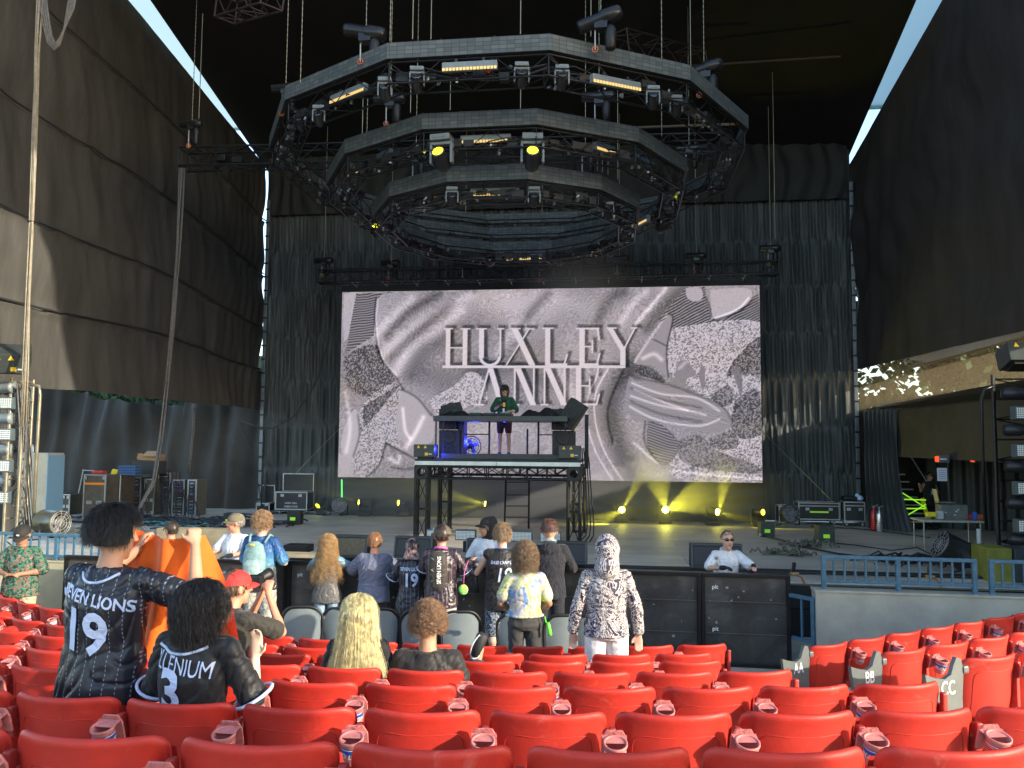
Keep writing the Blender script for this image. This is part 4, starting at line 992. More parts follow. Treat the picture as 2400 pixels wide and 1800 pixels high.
V = V-.30*np.clip(1-Dsh/5.0, 0, 1)*(D > 0)
kL = np.clip(.5-D/1.6, 0, 1); V = V*(1-kL)+(.86+.03*moire)*kL
V = np.clip(V, .05, 1)
cols = np.stack([V, V*.945+.0, V*.985], -1)
tint = (fbm(PX, PY, .012, 77)-.5)*.06; cols[..., 2] += tint; cols[..., 0] -= tint*.5
lin = np.clip(cols, 0, 1)**2.2
g = MB(); X = SX0+(SX1-SX0)*uu; Z = SZ0+(SZ1-SZ0)*vv
g.add(list(map(tuple, np.stack([X, np.full_like(X, YS-.062), Z], -1).reshape(-1, 3))), [(j*(NU+1)+i, j*(NU+1)+i+1, (j+1)*(NU+1)+i+1, (j+1)*(NU+1)+i) for j in range(NV) for i in range(NU)])
m = bpy.data.materials.new('display_picture'); m.use_nodes = True; nt = m.node_tree; b = nt.nodes['Principled BSDF']
at = N(nt, 'ShaderNodeAttribute'); at.attribute_name = 'picture'; nt.links.new(at.outputs[0], b.inputs['Emission Color']); b.inputs['Emission Strength'].default_value = .25
b.inputs['Base Color'].default_value = (.02, .02, .02, 1); b.inputs['Roughness'].default_value = .7
scr = thing('video_screen', 'huge video screen showing HUXLEY ANNE in white serif letters over grey folds', 'screen', ((SX0+SX1)/2, YS, SZ0))
do = g.build('display', m, scr, fix=False)
ca = do.data.color_attributes.new('picture', 'FLOAT_COLOR', 'POINT')
ca.data.foreach_set('color', np.concatenate([lin, np.ones(V.shape+(1,))], -1).astype(np.float32).reshape(-1))
g = MB(); g.box(((SX0+SX1)/2, YS, (SZ0+SZ1)/2), (SX1-SX0+.02, .11, SZ1-SZ0+.02)); g.box(((SX0+SX1)/2, YS, SZ1+.10), (SX1-SX0+.02, .16, .16)); g.build('cabinet_wall', blk2, scr)
g = MB()
for k in range(13): 
    x = SX0+(SX1-SX0)*(k+.5)/13; g.bar((x, YS, SZ1+.12), (x, YR, zr-.15), .016, 6); g.box((x, YS-.06, SZ1+.24), (.05, .05, .08))
g.build('hanging_brackets', galv, scr)['kind'] = 'stuff'
# black masking cloth between screen and floor
def mk(u, v):
    x = SX0-.1+(SX1-SX0+.2)*u; z = ZS+(SZ0+.15-ZS)*v
    return Vector((x, YS+.35+.03*math.sin(z*17+2*math.sin(x*1.3)+3*noise.noise(Vector((x*.7, z, 0))))+.05*noise.noise(Vector((x, z*2, 0))), z))
g = MB(); g.grid(160, 40, mk); tag(g.build('masking_cloth', mat('masking_black', (.020, .020, .020), .6, 0, var=.4, vscale=2, sheen=.2), fix=False), 'black wrinkled masking cloth under the video screen', 'curtain')
tag(MB().bar(aty(801, 1124, YS-.2), aty(801, 1192, YS-.2), .018, 6).build('glow_stick', emis('green_glow', (.1, 1, .15), .5)), 'thin green glowing tube under the left corner of the screen', 'tube')
# ================================================================== DJ riser
YF, YRr = 17.0, 19.6
dl, dr_ = aty(972, 1075, YF), aty(1361, 1080, YF)
ZD = (dl.z+dr_.z)/2; DX0, DX1 = dl.x, dr_.x
rs_ = thing('dj_riser', 'tall black truss riser with an aluminium-edged deck carrying the DJ booth', 'riser', ((DX0+DX1)/2, (YF+YRr)/2, ZS))
g = MB(); g.bbox(((DX0+DX1)/2, (YF+YRr)/2, ZD-.02), (DX1-DX0, YRr-YF, .05), .004); g.build('deck', blk2, rs_)
g = MB()
for k in (0, 1): 
    xa = DX0+(DX1-DX0)*k/2; g.bbox((xa+(DX1-DX0)/4, YF-.015, ZD-.085), ((DX1-DX0)/2-.012, .04, .085), .004)
g.build('edge_rail', mat('bright_aluminium', (.62, .68, .66), .35, .5, var=.2), rs_)['kind'] = 'stuff'
g = MB(); g.bbox(((DX0+DX1)/2+.05, YF+.75, ZD+.06), (DX1-DX0-.9, .9, .11), .01); g.build('booth_step', mat('dark_grey_deck', (.045, .05, .05), .5, var=.3), rs_)
def ctruss(name, a, b, w, bay=.45, rr=.022):
    t = MB(); a, b = Vector(a), Vector(b); d = (b-a).normalized(); s1, s2 = frame_z(d); cs = [(-w/2, -w/2), (w/2, -w/2), (w/2, w/2), (-w/2, w/2)]; L = (b-a).length; n = max(1, round(L/bay))
    for x, y in cs: t.bar(a+s1*x+s2*y, b+s1*x+s2*y, rr, 8)
    for f in range(4):
        P = s1*cs[f][0]+s2*cs[f][1]; Q = s1*cs[(f+1) % 4][0]+s2*cs[(f+1) % 4][1]
        for i in range(n):
            A = a+d*(L*i/n); B = a+d*(L*(i+1)/n); t.bar(A+(P if i % 2 else Q), B+(Q if i % 2 else P), .010, 5); t.bar(A+P, A+Q, .014, 5)
    return t.build(name, trussm, rs_)
hw_ = .145
LX = [DX0+hw_, DX1-hw_]; zc = ZD-.13-.15
for y in (YF+hw_, YRr-hw_):
    ctruss('cross_beam', (LX[0]+.15, y, zc), (LX[1]-.15, y, zc), .25, .42, .028)
    for x in LX: 
        ctruss('leg', (x, y, ZS+.02), (x, y, zc-.15), .25, .62, .032); MB().bbox((x, y, ZS+.012), (.34, .34, .02), .004).build('foot_plate', blk, rs_)
for x in LX: ctruss('cross_beam', (x, YF+.3, zc), (x, YRr-.3, zc), .25, .42, .028)
g = MB()
def hub(x, y):
    g = MB(); hs = .148
    for ax in range(3):
        for sg in (-1, 1):
            M_ = Matrix.Translation((x, y, zc)) @ (Matrix.Rotation(R(90), 4, 'X') if ax == 0 else Matrix.Rotation(R(90), 4, 'Y') if ax == 1 else Matrix.Identity(4)) @ Matrix.Translation((0, 0, sg*hs-.004))
            n = 20; ou = []; inn = []
            for i in range(n):
                t = 2*math.pi*i/n; c, s_ = math.cos(t), math.sin(t); k = hs/max(abs(c), abs(s_)); ou.append((c*k, s_*k)); inn.append((c*.085, s_*.085))
            vs = [M_ @ Vector((p[0], p[1], z)) for z in (0, .008) for p in ou+inn]
            fs = [(i, (i+1) % n, n+(i+1) % n, n+i) for i in range(n)]+[(2*n+i, 3*n+i, 3*n+(i+1) % n, 2*n+(i+1) % n) for i in range(n)]+[(n+i, n+(i+1) % n, 3*n+(i+1) % n, 3*n+i) for i in range(n)]
            g.add(vs, fs)
    return g.build('corner_block', blk, rs_)
for x in LX:
    for y in (YF+hw_, YRr-hw_): hub(x, y)
# booth table
tl, tr2 = aty(1015, 973.5, YF+.35), aty(1330, 975.5, YF+.35); zt_b = (tl.z+tr2.z)/2
bt = thing('booth_table', 'long black DJ table on thin metal legs', 'table', ((tl.x+tr2.x)/2, YF+.8, ZD))
MB().bbox(((tl.x+tr2.x)/2, YF+.85, zt_b-.06), (tr2.x-tl.x, .95, .115), .006).build('tabletop', mat('table_black', (.05, .058, .06), .4, .1, var=.3), bt)
for x in (1022, 1039, 1325):
    p = aty(x, 1000, YF+.42); MB().bar((p.x, YF+.42, ZD), (p.x, YF+.42, zt_b-.1), .018, 8).build('leg', blk, bt)
for x in (1147, 1262): 
    p = aty(x, 1000, YF+1.28); MB().bar((p.x, YF+1.28, ZD), (p.x, YF+1.28, zt_b-.1), .024, 8).build('leg', blk, bt)
MB().bar(aty(1040, 1047, YF+.5), aty(1075, 1047, YF+.5), .012, 6).build('brace', blk, bt); p = aty(1088, 1018, YF+1.28); q = aty(1147, 1018, YF+1.28); MB().bar(p, q, .014, 6).build('brace', blk, bt)
p = aty(1262, 1019, YF+1.28); q = aty(1295, 1019, YF+1.28); MB().bar(p, q, .014, 6).build('brace', blk, bt)
spk_m = mat('speaker_black', (.016, .016, .017), .55, 0, var=.4, vscale=9); grille = mat('speaker_grille', (.035, .038, .04), .6, .2, var=.3, vscale=60)
def pabox(c, w_, d_, h_, label, rot=None, ports=2, cat='speaker', grp=None):
    t = thing('speaker', label, cat, c, grp); M3 = Euler(rot).to_matrix() if rot else Matrix.Identity(3); c = Vector(c)
    MB().bbox(c, (w_, d_, h_), .02, rot=M3).build('cabinet', spk_m, t)
    for k in range(ports):
        z = h_*(.25-.5*k) if ports > 1 else 0
        g = MB(); g.lathe([(w_*.30, -.006), (w_*.31, .006), (w_*.26, .010), (w_*.1, -.02), (0, -.02)], c+M3 @ Vector((0, -d_/2, z)), M3 @ Vector((0, -1, 0)), 20); g.build('woofer', grille, t)
        MB().box(c+M3 @ Vector((0, -d_/2-.008, z)), (w_*.6, .012, .025), rot=M3).build('port_bar', spk_m, t)
    for sx in (-1, 1): MB().bbox(c+M3 @ Vector((sx*w_*.5, 0, h_*.15)), (.016, .12, .05), .006, rot=M3).build('handle', blk, t)
    return t
for (x, wd, z0, hh, lb) in ((1058, .48, 0, .62, 'lower black speaker of the stack left of the DJ'), (1054, .42, .64, .46, 'upper black speaker of the stack left of the DJ'), (1322, .50, 0, .62, 'lower black speaker of the stack right of the DJ'), (1316, .42, .64, .46, 'upper black speaker of the stack right of the DJ')):
    p = aty(x, 1050, YF+1.25); pabox((p.x, YF+1.25, ZD+z0+hh/2+.02), wd, .5, hh, lb)
p = aty(1084, 1025, YF+1.3); tag(MB().bbox((p.x, YF+1.3, ZD+.45), (.14, .4, .86), .01).build('tall_case', mat('navy_case', (.02, .02, .07), .5)), 'narrow dark blue case beside the left speaker stack', 'case')
p = aty(1058, 957, YF+.8); pabox((p.x, YF+.9, zt_b+.12), .46, .34, .24, 'black wedge speaker lying on the left end of the DJ table', (R(-20), R(-14), R(8)), 1)
p = aty(1336, 970, YF+.8); pabox((p.x+.05, YF+.85, zt_b+.06), .40, .36, .62, 'black wedge speaker leaning off the right end of the DJ table', (0, R(33), R(-8)), 1)
def cloth_heap(x0, x1, hmax, label, seed):
    a = aty(x0, 975, YF+.7); b_ = aty(x1, 975, YF+.7); g = MB()
    def f(u, v):
        e = min(1, 4*u, 4*(1-u))*min(1, 4*v, 4*(1-v)); h = hmax*(.35+.9*abs(noise.noise(Vector((u*3.1+seed, v*2, 0))))*1.3)*e**.6
        return Vector((a.x+(b_.x-a.x)*u, YF+.45+.6*v, zt_b+h+.004))
    g.grid(36, 14, f); tag(g.build('black_cloth', mat('crumpled_cloth', (.010, .010, .012), .7, 0, bump=.3, bscale=15), fix=False), label, 'cloth')
cloth_heap(1030, 1102, .12, 'crumpled black cloth at the left of the DJ table', 3); cloth_heap(1222, 1312, .18, 'crumpled black cloth at the right of the DJ table', 9)
for k, x in enumerate((1115, 1148, 1185)):
    p = aty(x, 970, YF+.6); t = thing('deck_player' if k < 2 else 'mixer', '%s on the DJ table' % ('left media player', 'right media player', 'mixer in front of the DJ')[k], 'music gear', (p.x, YF+.7, zt_b))
    MB().bbox((p.x, YF+.7, zt_b+.035), (.28, .38, .06), .01).build('case', blk, t); MB().bbox((p.x, YF+.52, zt_b+.072), (.2, .02, .02), .004).build('screen', mat('lcd', (.15, .3, .28), .3), t)
    g = MB(); g.lathe([(.1, 0), (.1, .015), (0, .02)], (p.x, YF+.75, zt_b+.065), (0, 0, 1), 18); g.build('jog_wheel', galv, t)
yel = mat('yellow_label', (.85, .55, .03), .5); wht = mat('white_print', (.75, .75, .75), .5)
def laserbox(p, label, rz=0, rx=0, sc=1.0):
    t = thing('laser_box', label, 'laser', p); g = MB(); g.bbox((0, 0, .17*sc), (.46*sc, .36*sc, .27*sc), .012); o = g.build('case', mat('laser_case', (.05, .062, .06), .45, .2, var=.3), None); o.parent = t
    g = MB()
    for sx in (-.12, .03): g.add([((sx-.035)*sc, -.184*sc, .225*sc), ((sx+.035)*sc, -.184*sc, .225*sc), (sx*sc, -.184*sc, .29*sc)], [(0, 1, 2)])
    g.add([(.02*sc, -.184*sc, .07*sc), (.09*sc, -.184*sc, .07*sc), (.09*sc, -.184*sc, .13*sc), (.02*sc, -.184*sc, .13*sc)], [(0, 1, 2, 3)])
    o = g.build('warning_labels', yel, None); o.parent = t; o['kind'] = 'stuff'
    o = MB().box((.14*sc, -.184*sc, .10*sc), (.07*sc, .004, .016*sc)).build('print', wht, None); o.parent = t
    o = MB().bbox((0, 0, .02*sc), (.32*sc, .25*sc, .04*sc), .006).build('foot', blk, None); o.parent = t
    t.rotation_euler = (rx, 0, rz); return t
for x, lb in ((998, 'left laser box with yellow warning labels on the riser deck'), (1336, 'right laser box with yellow warning labels on the riser deck')):
    p = aty(x, 1070, YF+.22); laserbox((p.x, YF+.22, ZD+.006), lb)
p = aty(1105, 1040, YF+1.9); fan = thing('floor_fan', 'round wire floor fan glowing blue beside the DJ', 'fan', (p.x, YF+1.9, ZD))
g = MB()
for r_ in (.06, .12, .18, .235): g.tube([(p.x+r_*math.cos(q), YF+1.86, ZD+.28+r_*math.sin(q)) for q in np.linspace(0, 6.0, 24)], .006 if r_ < .23 else .012, 5, closed=True)
for q in np.linspace(0, 6.28, 17)[:-1]: g.bar((p.x, YF+1.85, ZD+.28), (p.x+.235*math.cos(q), YF+1.86, ZD+.28+.235*math.sin(q)), .004, 4)
g.build('guard', blk, fan); g = MB()
for q in range(4): g.box((p.x+.09*math.cos(q*1.57+.4), YF+1.93, ZD+.28+.09*math.sin(q*1.57+.4)), (.16, .01, .09), (0, -q*1.57-.4, 0))
g.ball((p.x, YF+1.93, ZD+.28), .05); g.build('blades', mat('fan_blade', (.2, .2, .22), .4), fan)
g = MB(); g.bar((p.x-.2, YF+1.9, ZD+.01), (p.x, YF+1.9, ZD+.1), .012); g.bar((p.x+.2, YF+1.9, ZD+.01), (p.x, YF+1.9, ZD+.1), .012); g.build('stand', blk, fan)
lad = thing('ladder', 'black access ladder behind the DJ riser', 'ladder', aty(1210, 1240, YRr+.2)); 
for a, b_ in (((1186, 1120), (1182, 1243)), ((1240, 1120), (1239, 1250))): MB().bar(aty(*a, YRr+.1), aty(*b_, YRr+.5), .026, 6).build('rail', blk, lad)
for y in (1130, 1160, 1186, 1212): MB().bar(aty(1185, y, YRr+.25), aty(1240, y, YRr+.25), .014, 6).build('rung', blk, lad)
tag(MB().bbox(aty(1375, 1035, YRr), (.09, .05, 1.3), .01).build('screen_post', blk2), 'thin black post at the right rear of the riser', 'post')
tag(MB().bbox(aty(1236, 1035, YRr), (.045, .04, .62), .008).build('screen_post', blk2), 'short black post behind the DJ', 'post')
for k in range(4):
    x = 1366+k*4; tag(MB().tube([aty(x-2, 1050, YF+.6), aty(x+k, 1085, YF+.6), aty(x+2+k, 1120, YF+.62), aty(x+2+2*k, 1160, YF+.65), aty(x+3+3*k, 1200, YF+.68), aty(x+2+4*k, 1235, YF+.7), aty(x-2+5*k, 1255, YF+.7), atz(x-14+6*k, 1264+2*k, ZS+.02)], .014, 5).build('stage_cable', cable), 'black cable hanging down the right side of the riser, %s of four' % ORD[k], 'cable', 'cables at the right leg of the riser')
# ================================================================== gear on the stage floor
edge = mat('case_edge_alu', (.50, .52, .53), .35, .8, var=.2); ply = mat('case_black_ply', (.022, .023, .026), .5, var=.4, vscale=6); ply_b = mat('case_brown_ply', (.11, .095, .07), .55, var=.4, vscale=6); castor = mat('castor', (.3, .32, .33), .4, .3)
def fcase(p, w_, d_, h_, label, rz=0, m=None, wheels=True, tape=None, text=None, tpl=True, open_=False, grp=None, name='flight_case'):
    t = thing(name, label, 'case', p, grp); z0 = .12 if wheels else .01; m = m or ply; ch = []
    ch.append(MB().bbox((0, 0, z0+h_/2), (w_-.02, d_-.02, h_-.02), .006).build('body', m))
    for x in (-1, 1):
        for y in (-1, 1): ch.append(MB().bbox((x*(w_/2-.012), y*(d_/2-.012), z0+h_/2), (.032, .032, h_), .004).build('edging', edge))
    for z in (0, 1):
        g = MB()
        for y in (-1, 1): g.bbox((0, y*(d_/2-.012), z0+(h_-.03)*z+.015), (w_+.004, .034, .034), .004)
        for x in (-1, 1): g.bbox((x*(w_/2-.012), 0, z0+(h_-.03)*z+.015), (.034, d_+.004, .034), .004)
        ch.append(g.build('edge_band', edge))
    if not open_: ch.append(MB().bbox((0, -d_/2-.003, z0+h_*.80), (w_, .012, .028), .003).build('lid_seam', edge))
    for x in (-.28, .28): ch.append(MB().bbox((x*w_, -d_/2-.004, z0+h_*.62 if open_ is False else z0+h_*.8), (.10, .014, .075), .006).build('catch', edge))
    if wheels:
        for x in (-1, 1):
            for y in (-1, 1): ch.append(MB().bar((x*w_*.38-.02, y*d_*.36, .05), (x*w_*.38+.02, y*d_*.36, .05), .05, 14).build('castor', castor)); 
    if tape: ch.append(MB().box((0, -d_/2-.009, z0+h_*tape[1]), (w_*tape[2], .004, .045)).build('tape', tape[0]))
    if text:
        for i, l in enumerate(text): ch.append(text_mb(l, .07, lambda x, y, i=i: Vector((x, -d_/2-.010, z0+h_*.38-.10*i+y)), .01, subd=0).build('stencil', wht))
    if open_:
        ch.append(MB().bbox((0, d_/2+.02, z0+h_+.26), (w_-.02, .10, .50), .006).build('lid', m))
        g = MB(); g.bbox((0, d_/2-.035, z0+h_+.50), (w_, .03, .03), .004)
        for x in (-1, 1): g.bbox((x*(w_/2-.012), d_/2-.035, z0+h_+.25), (.03, .03, .5), .004)
        ch.append(g.build('lid_edging', edge))
    for c in ch: c.parent = t
    t.rotation_euler = (0, 0, rz); return t
fl = lambda x, y: atz(x, y, ZS)
lime = mat('lime_tape', (.45, .95, .05), .5, emit=(.4, .9, .05), es=.03); tape_o = mat('orange_tape', (.85, .25, .02), .5); tape_p = mat('pink_tape', (.8, .12, .3), .5)
fcase(fl(690, 1203), .95, .6, .52, 'open black flight case stencilled LOAD CELL CABLE CAGE', YAW*.3, text=['LOAD CELL', 'CABLE CAGE'], open_=True)
fcase(fl(622, 1199), .42, .4, .26, 'small open black case holding yellow straps', 0, wheels=False, open_=True)
fcase(fl(566, 1190), .55, .5, .62, 'black flight case with pink tape at the left rear of the stage', .15, tape=(tape_p, .93, .4))
fcase(fl(1844, 1225), .50, .5, .46, 'small flight case at the right, partly behind the black drum fan', 0, wheels=False)
fcase(fl(1914, 1227), 1.06, .6, .46, 'long flight case with lime tape at the right rear of the stage', 0, tape=(lime, .46, .45))
fcase(fl(1999, 1232), .52, .5, .52, 'square flight case with a towel on top near the fire extinguishers', -.05)
p = fl(1999, 1232); tag(MB().bbox((p.x-.08, p.y, p.z+.71), (.34, .3, .12), .04).build('gear_bag', blk2), 'black bag on the square flight case at the right', 'bag')
g = MB(); g.ball((p.x+.17, p.y-.05, p.z+.72), (.10, .10, .08), 12, 8); g.ball((p.x+.12, p.y-.02, p.z+.80), (.06, .06, .05), 10, 6); tag(g.build('crumpled_towel', mat('pale_blue_plastic', (.45, .62, .80), .4)), 'pale blue plastic bundle on the square flight case', 'bag')
# floor moving heads with beams
FM = [(855, 1209, 1, .84, -.9), (947, 1210, 1, .84, -.8), (1152, 1214, 1, .84, -1.1), (1455, 1224, 1, .84, .15), (1559, 1226, 1, .84, 0), (1669, 1230, 1, .84, .7), (1776, 1234, 1, .84, .6)]
FML = ['leftmost floor moving head with a dim yellow lens', 'second floor moving head from the left under the screen', 'floor moving head beaming left between the riser legs', 'floor moving head just right of the riser beaming up', 'brightest floor moving head, glaring yellow under the screen', 'floor moving head beaming to the right under the screen', 'rightmost floor moving head with a dull amber lens']
LENS = [(849, 1176), (944, 1176), (1141, 1180), (1456, 1189), (1560, 1190), (1667, 1195), (1781, 1196)]
def floor_mover(p, sc, yawh, pitch, label, bright):
    t = thing('moving_light', label, 'stage light', p, 'yellow moving lights on the stage floor'); ch = []
    g = MB(); g.bbox((0, 0, .06), (.40, .32, .12), .02); ch.append(g.build('base', shell_b))
    g = MB()
    for sx in (-1, 1): g.bbox((sx*.19, 0, .33), (.05, .14, .42), .02)
    ch.append(g.build('yoke', shell_b))
    M_ = Matrix.Translation((0, 0, .44)) @ Matrix.Rotation(yawh, 4, 'Z') @ Matrix.Rotation(pitch, 4, 'X'); ax = M_.to_3x3() @ Vector((0, -1, 0)); c = M_.translation
    g = MB(); g.lathe([(0, -.24), (.08, -.235), (.125, -.18), (.135, -.05), (.12, .08), (.105, .17), (.112, .235), (.098, .24), (.096, .21)], c, ax, 20); h = g.build('head', shell_b); ch.append(h)
    l = MB().lathe([(0, .232), (.06, .230), (.096, .222)], c, ax, 20).build('lens', emis('lens_%s' % bright, (1, .95, .08), bright)); l.parent = h
    for o in ch: o.parent = t
    t.scale = (sc,)*3; t.location = p
    return c*sc+Vector(p)+ax*.26*sc, ax
BEAMS = []
for i, (x, y, on, sc, yw) in enumerate(FM):
    br_ = [1.5, 1.5, 6, 12, 30, 14, .8][i]
    c, ax = floor_mover(fl(x, y), sc, yw, [-.1, -.1, -.15, .12, .02, .1, -.05][i], FML[i], br_); BEAMS.append((c, ax))
# ================================================================== barrier, walls, railings
YBR = 11.1; ZBR = 1.2
bx1 = aty(1852, 1342, YBR).x
barm = mat('barrier_ply', (.060, .062, .060), .25, 0, var=.9, col2=(.014, .014, .014), vscale=1.7, bump=.12, bscale=10, spec=.7, thr=(.3, .8))  # cloudy lighter patches paint grey reflections into the ply colour
wear(barm, 2.2, .52, .80, (.20, .20, .19), .55, (.16, .42)); wear(barm, 30, .68, .74, (.35, .35, .33), .6); scuff = mat('pale_scuff', (.30, .30, .28), .7); barf = mat('barrier_frame', (.012, .012, .013), .4, .3, var=.6, vscale=20)
PW = 1.14
for k in range(9):
    xr_, xl_ = bx1-k*PW, bx1-(k+1)*PW
    lb = 'rightmost black crowd barrier panel, scuffed, with the guard leaning on it' if k == 0 else 'black crowd barrier panel, %s from the right end' % ORD[k]
    t = thing('crowd_barrier', lb, 'barrier', ((xl_+xr_)/2, YBR, 0), 'black crowd barrier panels along the pit')
    g = MB(); g.box(((xl_+xr_)/2, YBR+.012, .60), (PW-.07, .014, 1.13)); g.build('face_panel', barm, t)
    for z in (.42, .83): MB().bbox(((xl_+xr_)/2, YBR-.002, z), (PW-.08, .012, .018), .004).build('panel_crease', barm, t)
    g = MB()
    for x in (xl_+.028, xr_-.028): MB().bbox((x, YBR, .6), (.05, .05, 1.2), .006).build('frame_post', barf, t)
    MB().bbox(((xl_+xr_)/2, YBR, ZBR-.02), (PW-.01, .075, .05), .008).build('top_rail', barf, t)
    MB().bbox(((xl_+xr_)/2, YBR, .03), (PW-.01, .05, .05), .006).build('bottom_rail', barf, t)
    MB().bar(((xl_+xr_)/2, YBR+.03, 1.1), ((xl_+xr_)/2, YBR+.75, .04), .02, 8).build('rear_brace', barf, t)
    MB().box(((xl_+xr_)/2, YBR+.45, .015), (PW-.03, .85, .02)).build('base_plate', barf, t)
    g = MB(); rnd = random.Random(k)
    for _ in range(9):
        x = rnd.uniform(xl_+.1, xr_-.1); z = rnd.uniform(.15, 1.1); g.box((x, YBR+.001, z), (rnd.uniform(.01, .035), .005, rnd.uniform(.006, .03)), (0, rnd.random()*3, 0))
    g.build('scuff_marks', scuff, t)['kind'] = 'stuff'
    for z in (1.02, .48): text_mb('pit', .075, lambda x, y: Vector((xl_+.18+x, YBR-.003, z+y)), .01, subd=0).build('stencil', wht, t)
# subs and lids along the lip
for k, (x0, x1) in enumerate(((1150, 1240), (1375, 1490), (1498, 1590), (1592, 1782))):
    a, b_ = aty(x0, 1325, 12.35), aty(x1, 1325, 12.35)
    t = thing('stage_sub', 'low black subwoofer lid along the stage lip, %s from the left' % ORD[k], 'speaker', ((a.x+b_.x)/2, 12.45, 0), 'subwoofers at the stage lip')
    MB().bbox(((a.x+b_.x)/2, 12.45, .42), (b_.x-a.x, .75, .84), .015).build('cabinet', spk_m, t); MB().bbox(((a.x+b_.x)/2, 12.40, .865), (b_.x-a.x+.02, .8, .05), .01).build('lid', blk2, t)
# concrete walls
a = atz(1911, 1384, 1.08); b_ = atz(2408, 1401, 1.08); dv = (b_-a).normalized(); rzw = math.atan2(dv.y, dv.x); b_ = a+dv*7
def wallbox(name, a, b, h, th, m, label, z0=0, cop=True):
    dv = (b-a); dv.z = 0; L = dv.length; dv.normalize(); n_ = Vector((-dv.y, dv.x, 0)); c = (a+b)/2+n_*th/2; t = thing(name, label, 'wall', (c.x, c.y, z0)); rz = math.atan2(dv.y, dv.x)
    MB().bbox((c.x, c.y, (h+z0)/2), (L, th, h-z0), .012, rot=(0, 0, rz)).build('wall_body', m, t)
    if cop: MB().bbox((c.x, c.y, h+.014), (L+.02, th+.03, .03), .008, rot=(0, 0, rz)).build('coping', m, t)
    return t
wallbox('concrete_wall', a, b_, 1.06, .25, mat('wall_concrete', (.40, .395, .33), .85, var=.4, vscale=1.3, bump=.3, bscale=9, thr=(.25, .75)), 'grey stained concrete wall below the blue railing on the right')
def railing(name, label, P0, P1, zb, zt, posts, bal, low=.09, grp=None):
    t = thing(name, label, 'railing', (P0.x, P0.y, zb), grp); d = (P1-P0); d.z = 0; L = d.length; d.normalize(); rz = math.atan2(d.y, d.x)
    for f in posts: p = P0+d*(L*f); MB().bbox((p.x, p.y, (zb+zt)/2), (.055, .055, zt-zb), .006, rot=(0, 0, rz)).build('post', rail, t)
    c = (P0+P1)/2; MB().bbox((c.x, c.y, zt), (L+.055, .06, .045), .006, rot=(0, 0, rz)).build('top_rail', rail, t); MB().bbox((c.x, c.y, zb+low), (L, .04, .04), .005, rot=(0, 0, rz)).build('bottom_rail', rail, t)
    for f in bal: p = P0+d*(L*f); MB().bbox((p.x, p.y, (zb+low+zt)/2), (.026, .026, zt-zb-low), .004, rot=(0, 0, rz)).build('baluster', rail, t)
    return t
off = Vector((-dv.y, dv.x, 0))*.10
def onw(px): 
    r = ray(px, 1385); # horizontal intersection with the wall line
    A = np.array([[r.x, -dv.x], [r.y, -dv.y]]); s_ = np.linalg.solve(A, np.array([a.x+off.x, a.y+off.y])); return Vector((r.x*s_[0], r.y*s_[0], 0))
bals = [k/14 for k in range(1, 14) if k != 7]
railing('blue_railing', 'long blue steel railing on top of the right concrete wall', onw(1931), onw(2285), 1.08, 1.49, (0, .5, 1), bals, .11)
railing('blue_railing', 'blue steel railing at the far right edge, cut by the frame', onw(2325), onw(2560), 1.08, 1.49, (0, .9), [k/9 for k in range(1, 9)], .11)
p0, p1 = aty(1856, 1395, 11.0), aty(1909, 1393, 10.7); railing('blue_gate', 'small blue gate between the barrier and the concrete wall', Vector((p0.x, 11.0, 0)), Vector((p1.x, 10.75, 0)), .35, p0.z, (.98,), (.45,), .08)
# left wall
La, Lb = atz(-60, 1310, 1.05), atz(505, 1326, 1.05)
lwall = mat('concrete_sun_tint', (.42, .38, .25), .9, var=.3, vscale=1.2, bump=.3, bscale=9)  # concrete copy with warm sunlight put into its colour
wallbox('concrete_wall', La, Lb, 1.03, .3, lwall, 'sunlit yellowish concrete wall behind the man in the floral shirt')
Lp = atz(150, 1318, 1.05); Lq = atz(185, 1318, 1.05)
dvl = (Lb-La).normalized(); ofl = Vector((-dvl.y, dvl.x, 0))*.12
P0, P1 = La.lerp(Lb, .03)+ofl, atz(222, 1322, 1.05)+ofl
railing('blue_railing', 'blue steel railing on the left concrete wall behind the floral shirt', Vector((P0.x, P0.y, 0)), Vector((P1.x, P1.y, 0)), 1.05, 1.44, (0, .62, 1), [k/13 for k in range(1, 13) if k != 8], .07)
MBx = aty(462, 1275, 13.35)
ppt = thing('stage_parapet', 'long low tan block along the left front of the stage', 'block', (MBx.x, 13.3, ZS)); MB().bbox((MBx.x, 13.35, ZS+.28), (1.35, .3, .56), .01).build('block_body', mat('tan_board', (.30, .25, .16), .85, var=.4, vscale=4, bump=.3, bscale=30), ppt)
tag(MB().bbox(aty(690, 1300, 12.6), (.9, .35, .05), .008).build('plank', mat('tan_plank', (.42, .35, .22), .8, var=.4, vscale=5)), 'pale plank on the stage lip behind the curly-haired woman', 'plank')
tag(MB().bbox(aty(700, 1284, 13.15), (.42, .3, .12), .01).build('stage_light_box', blk2), 'low black box on the stage lip behind the backpack', 'box')
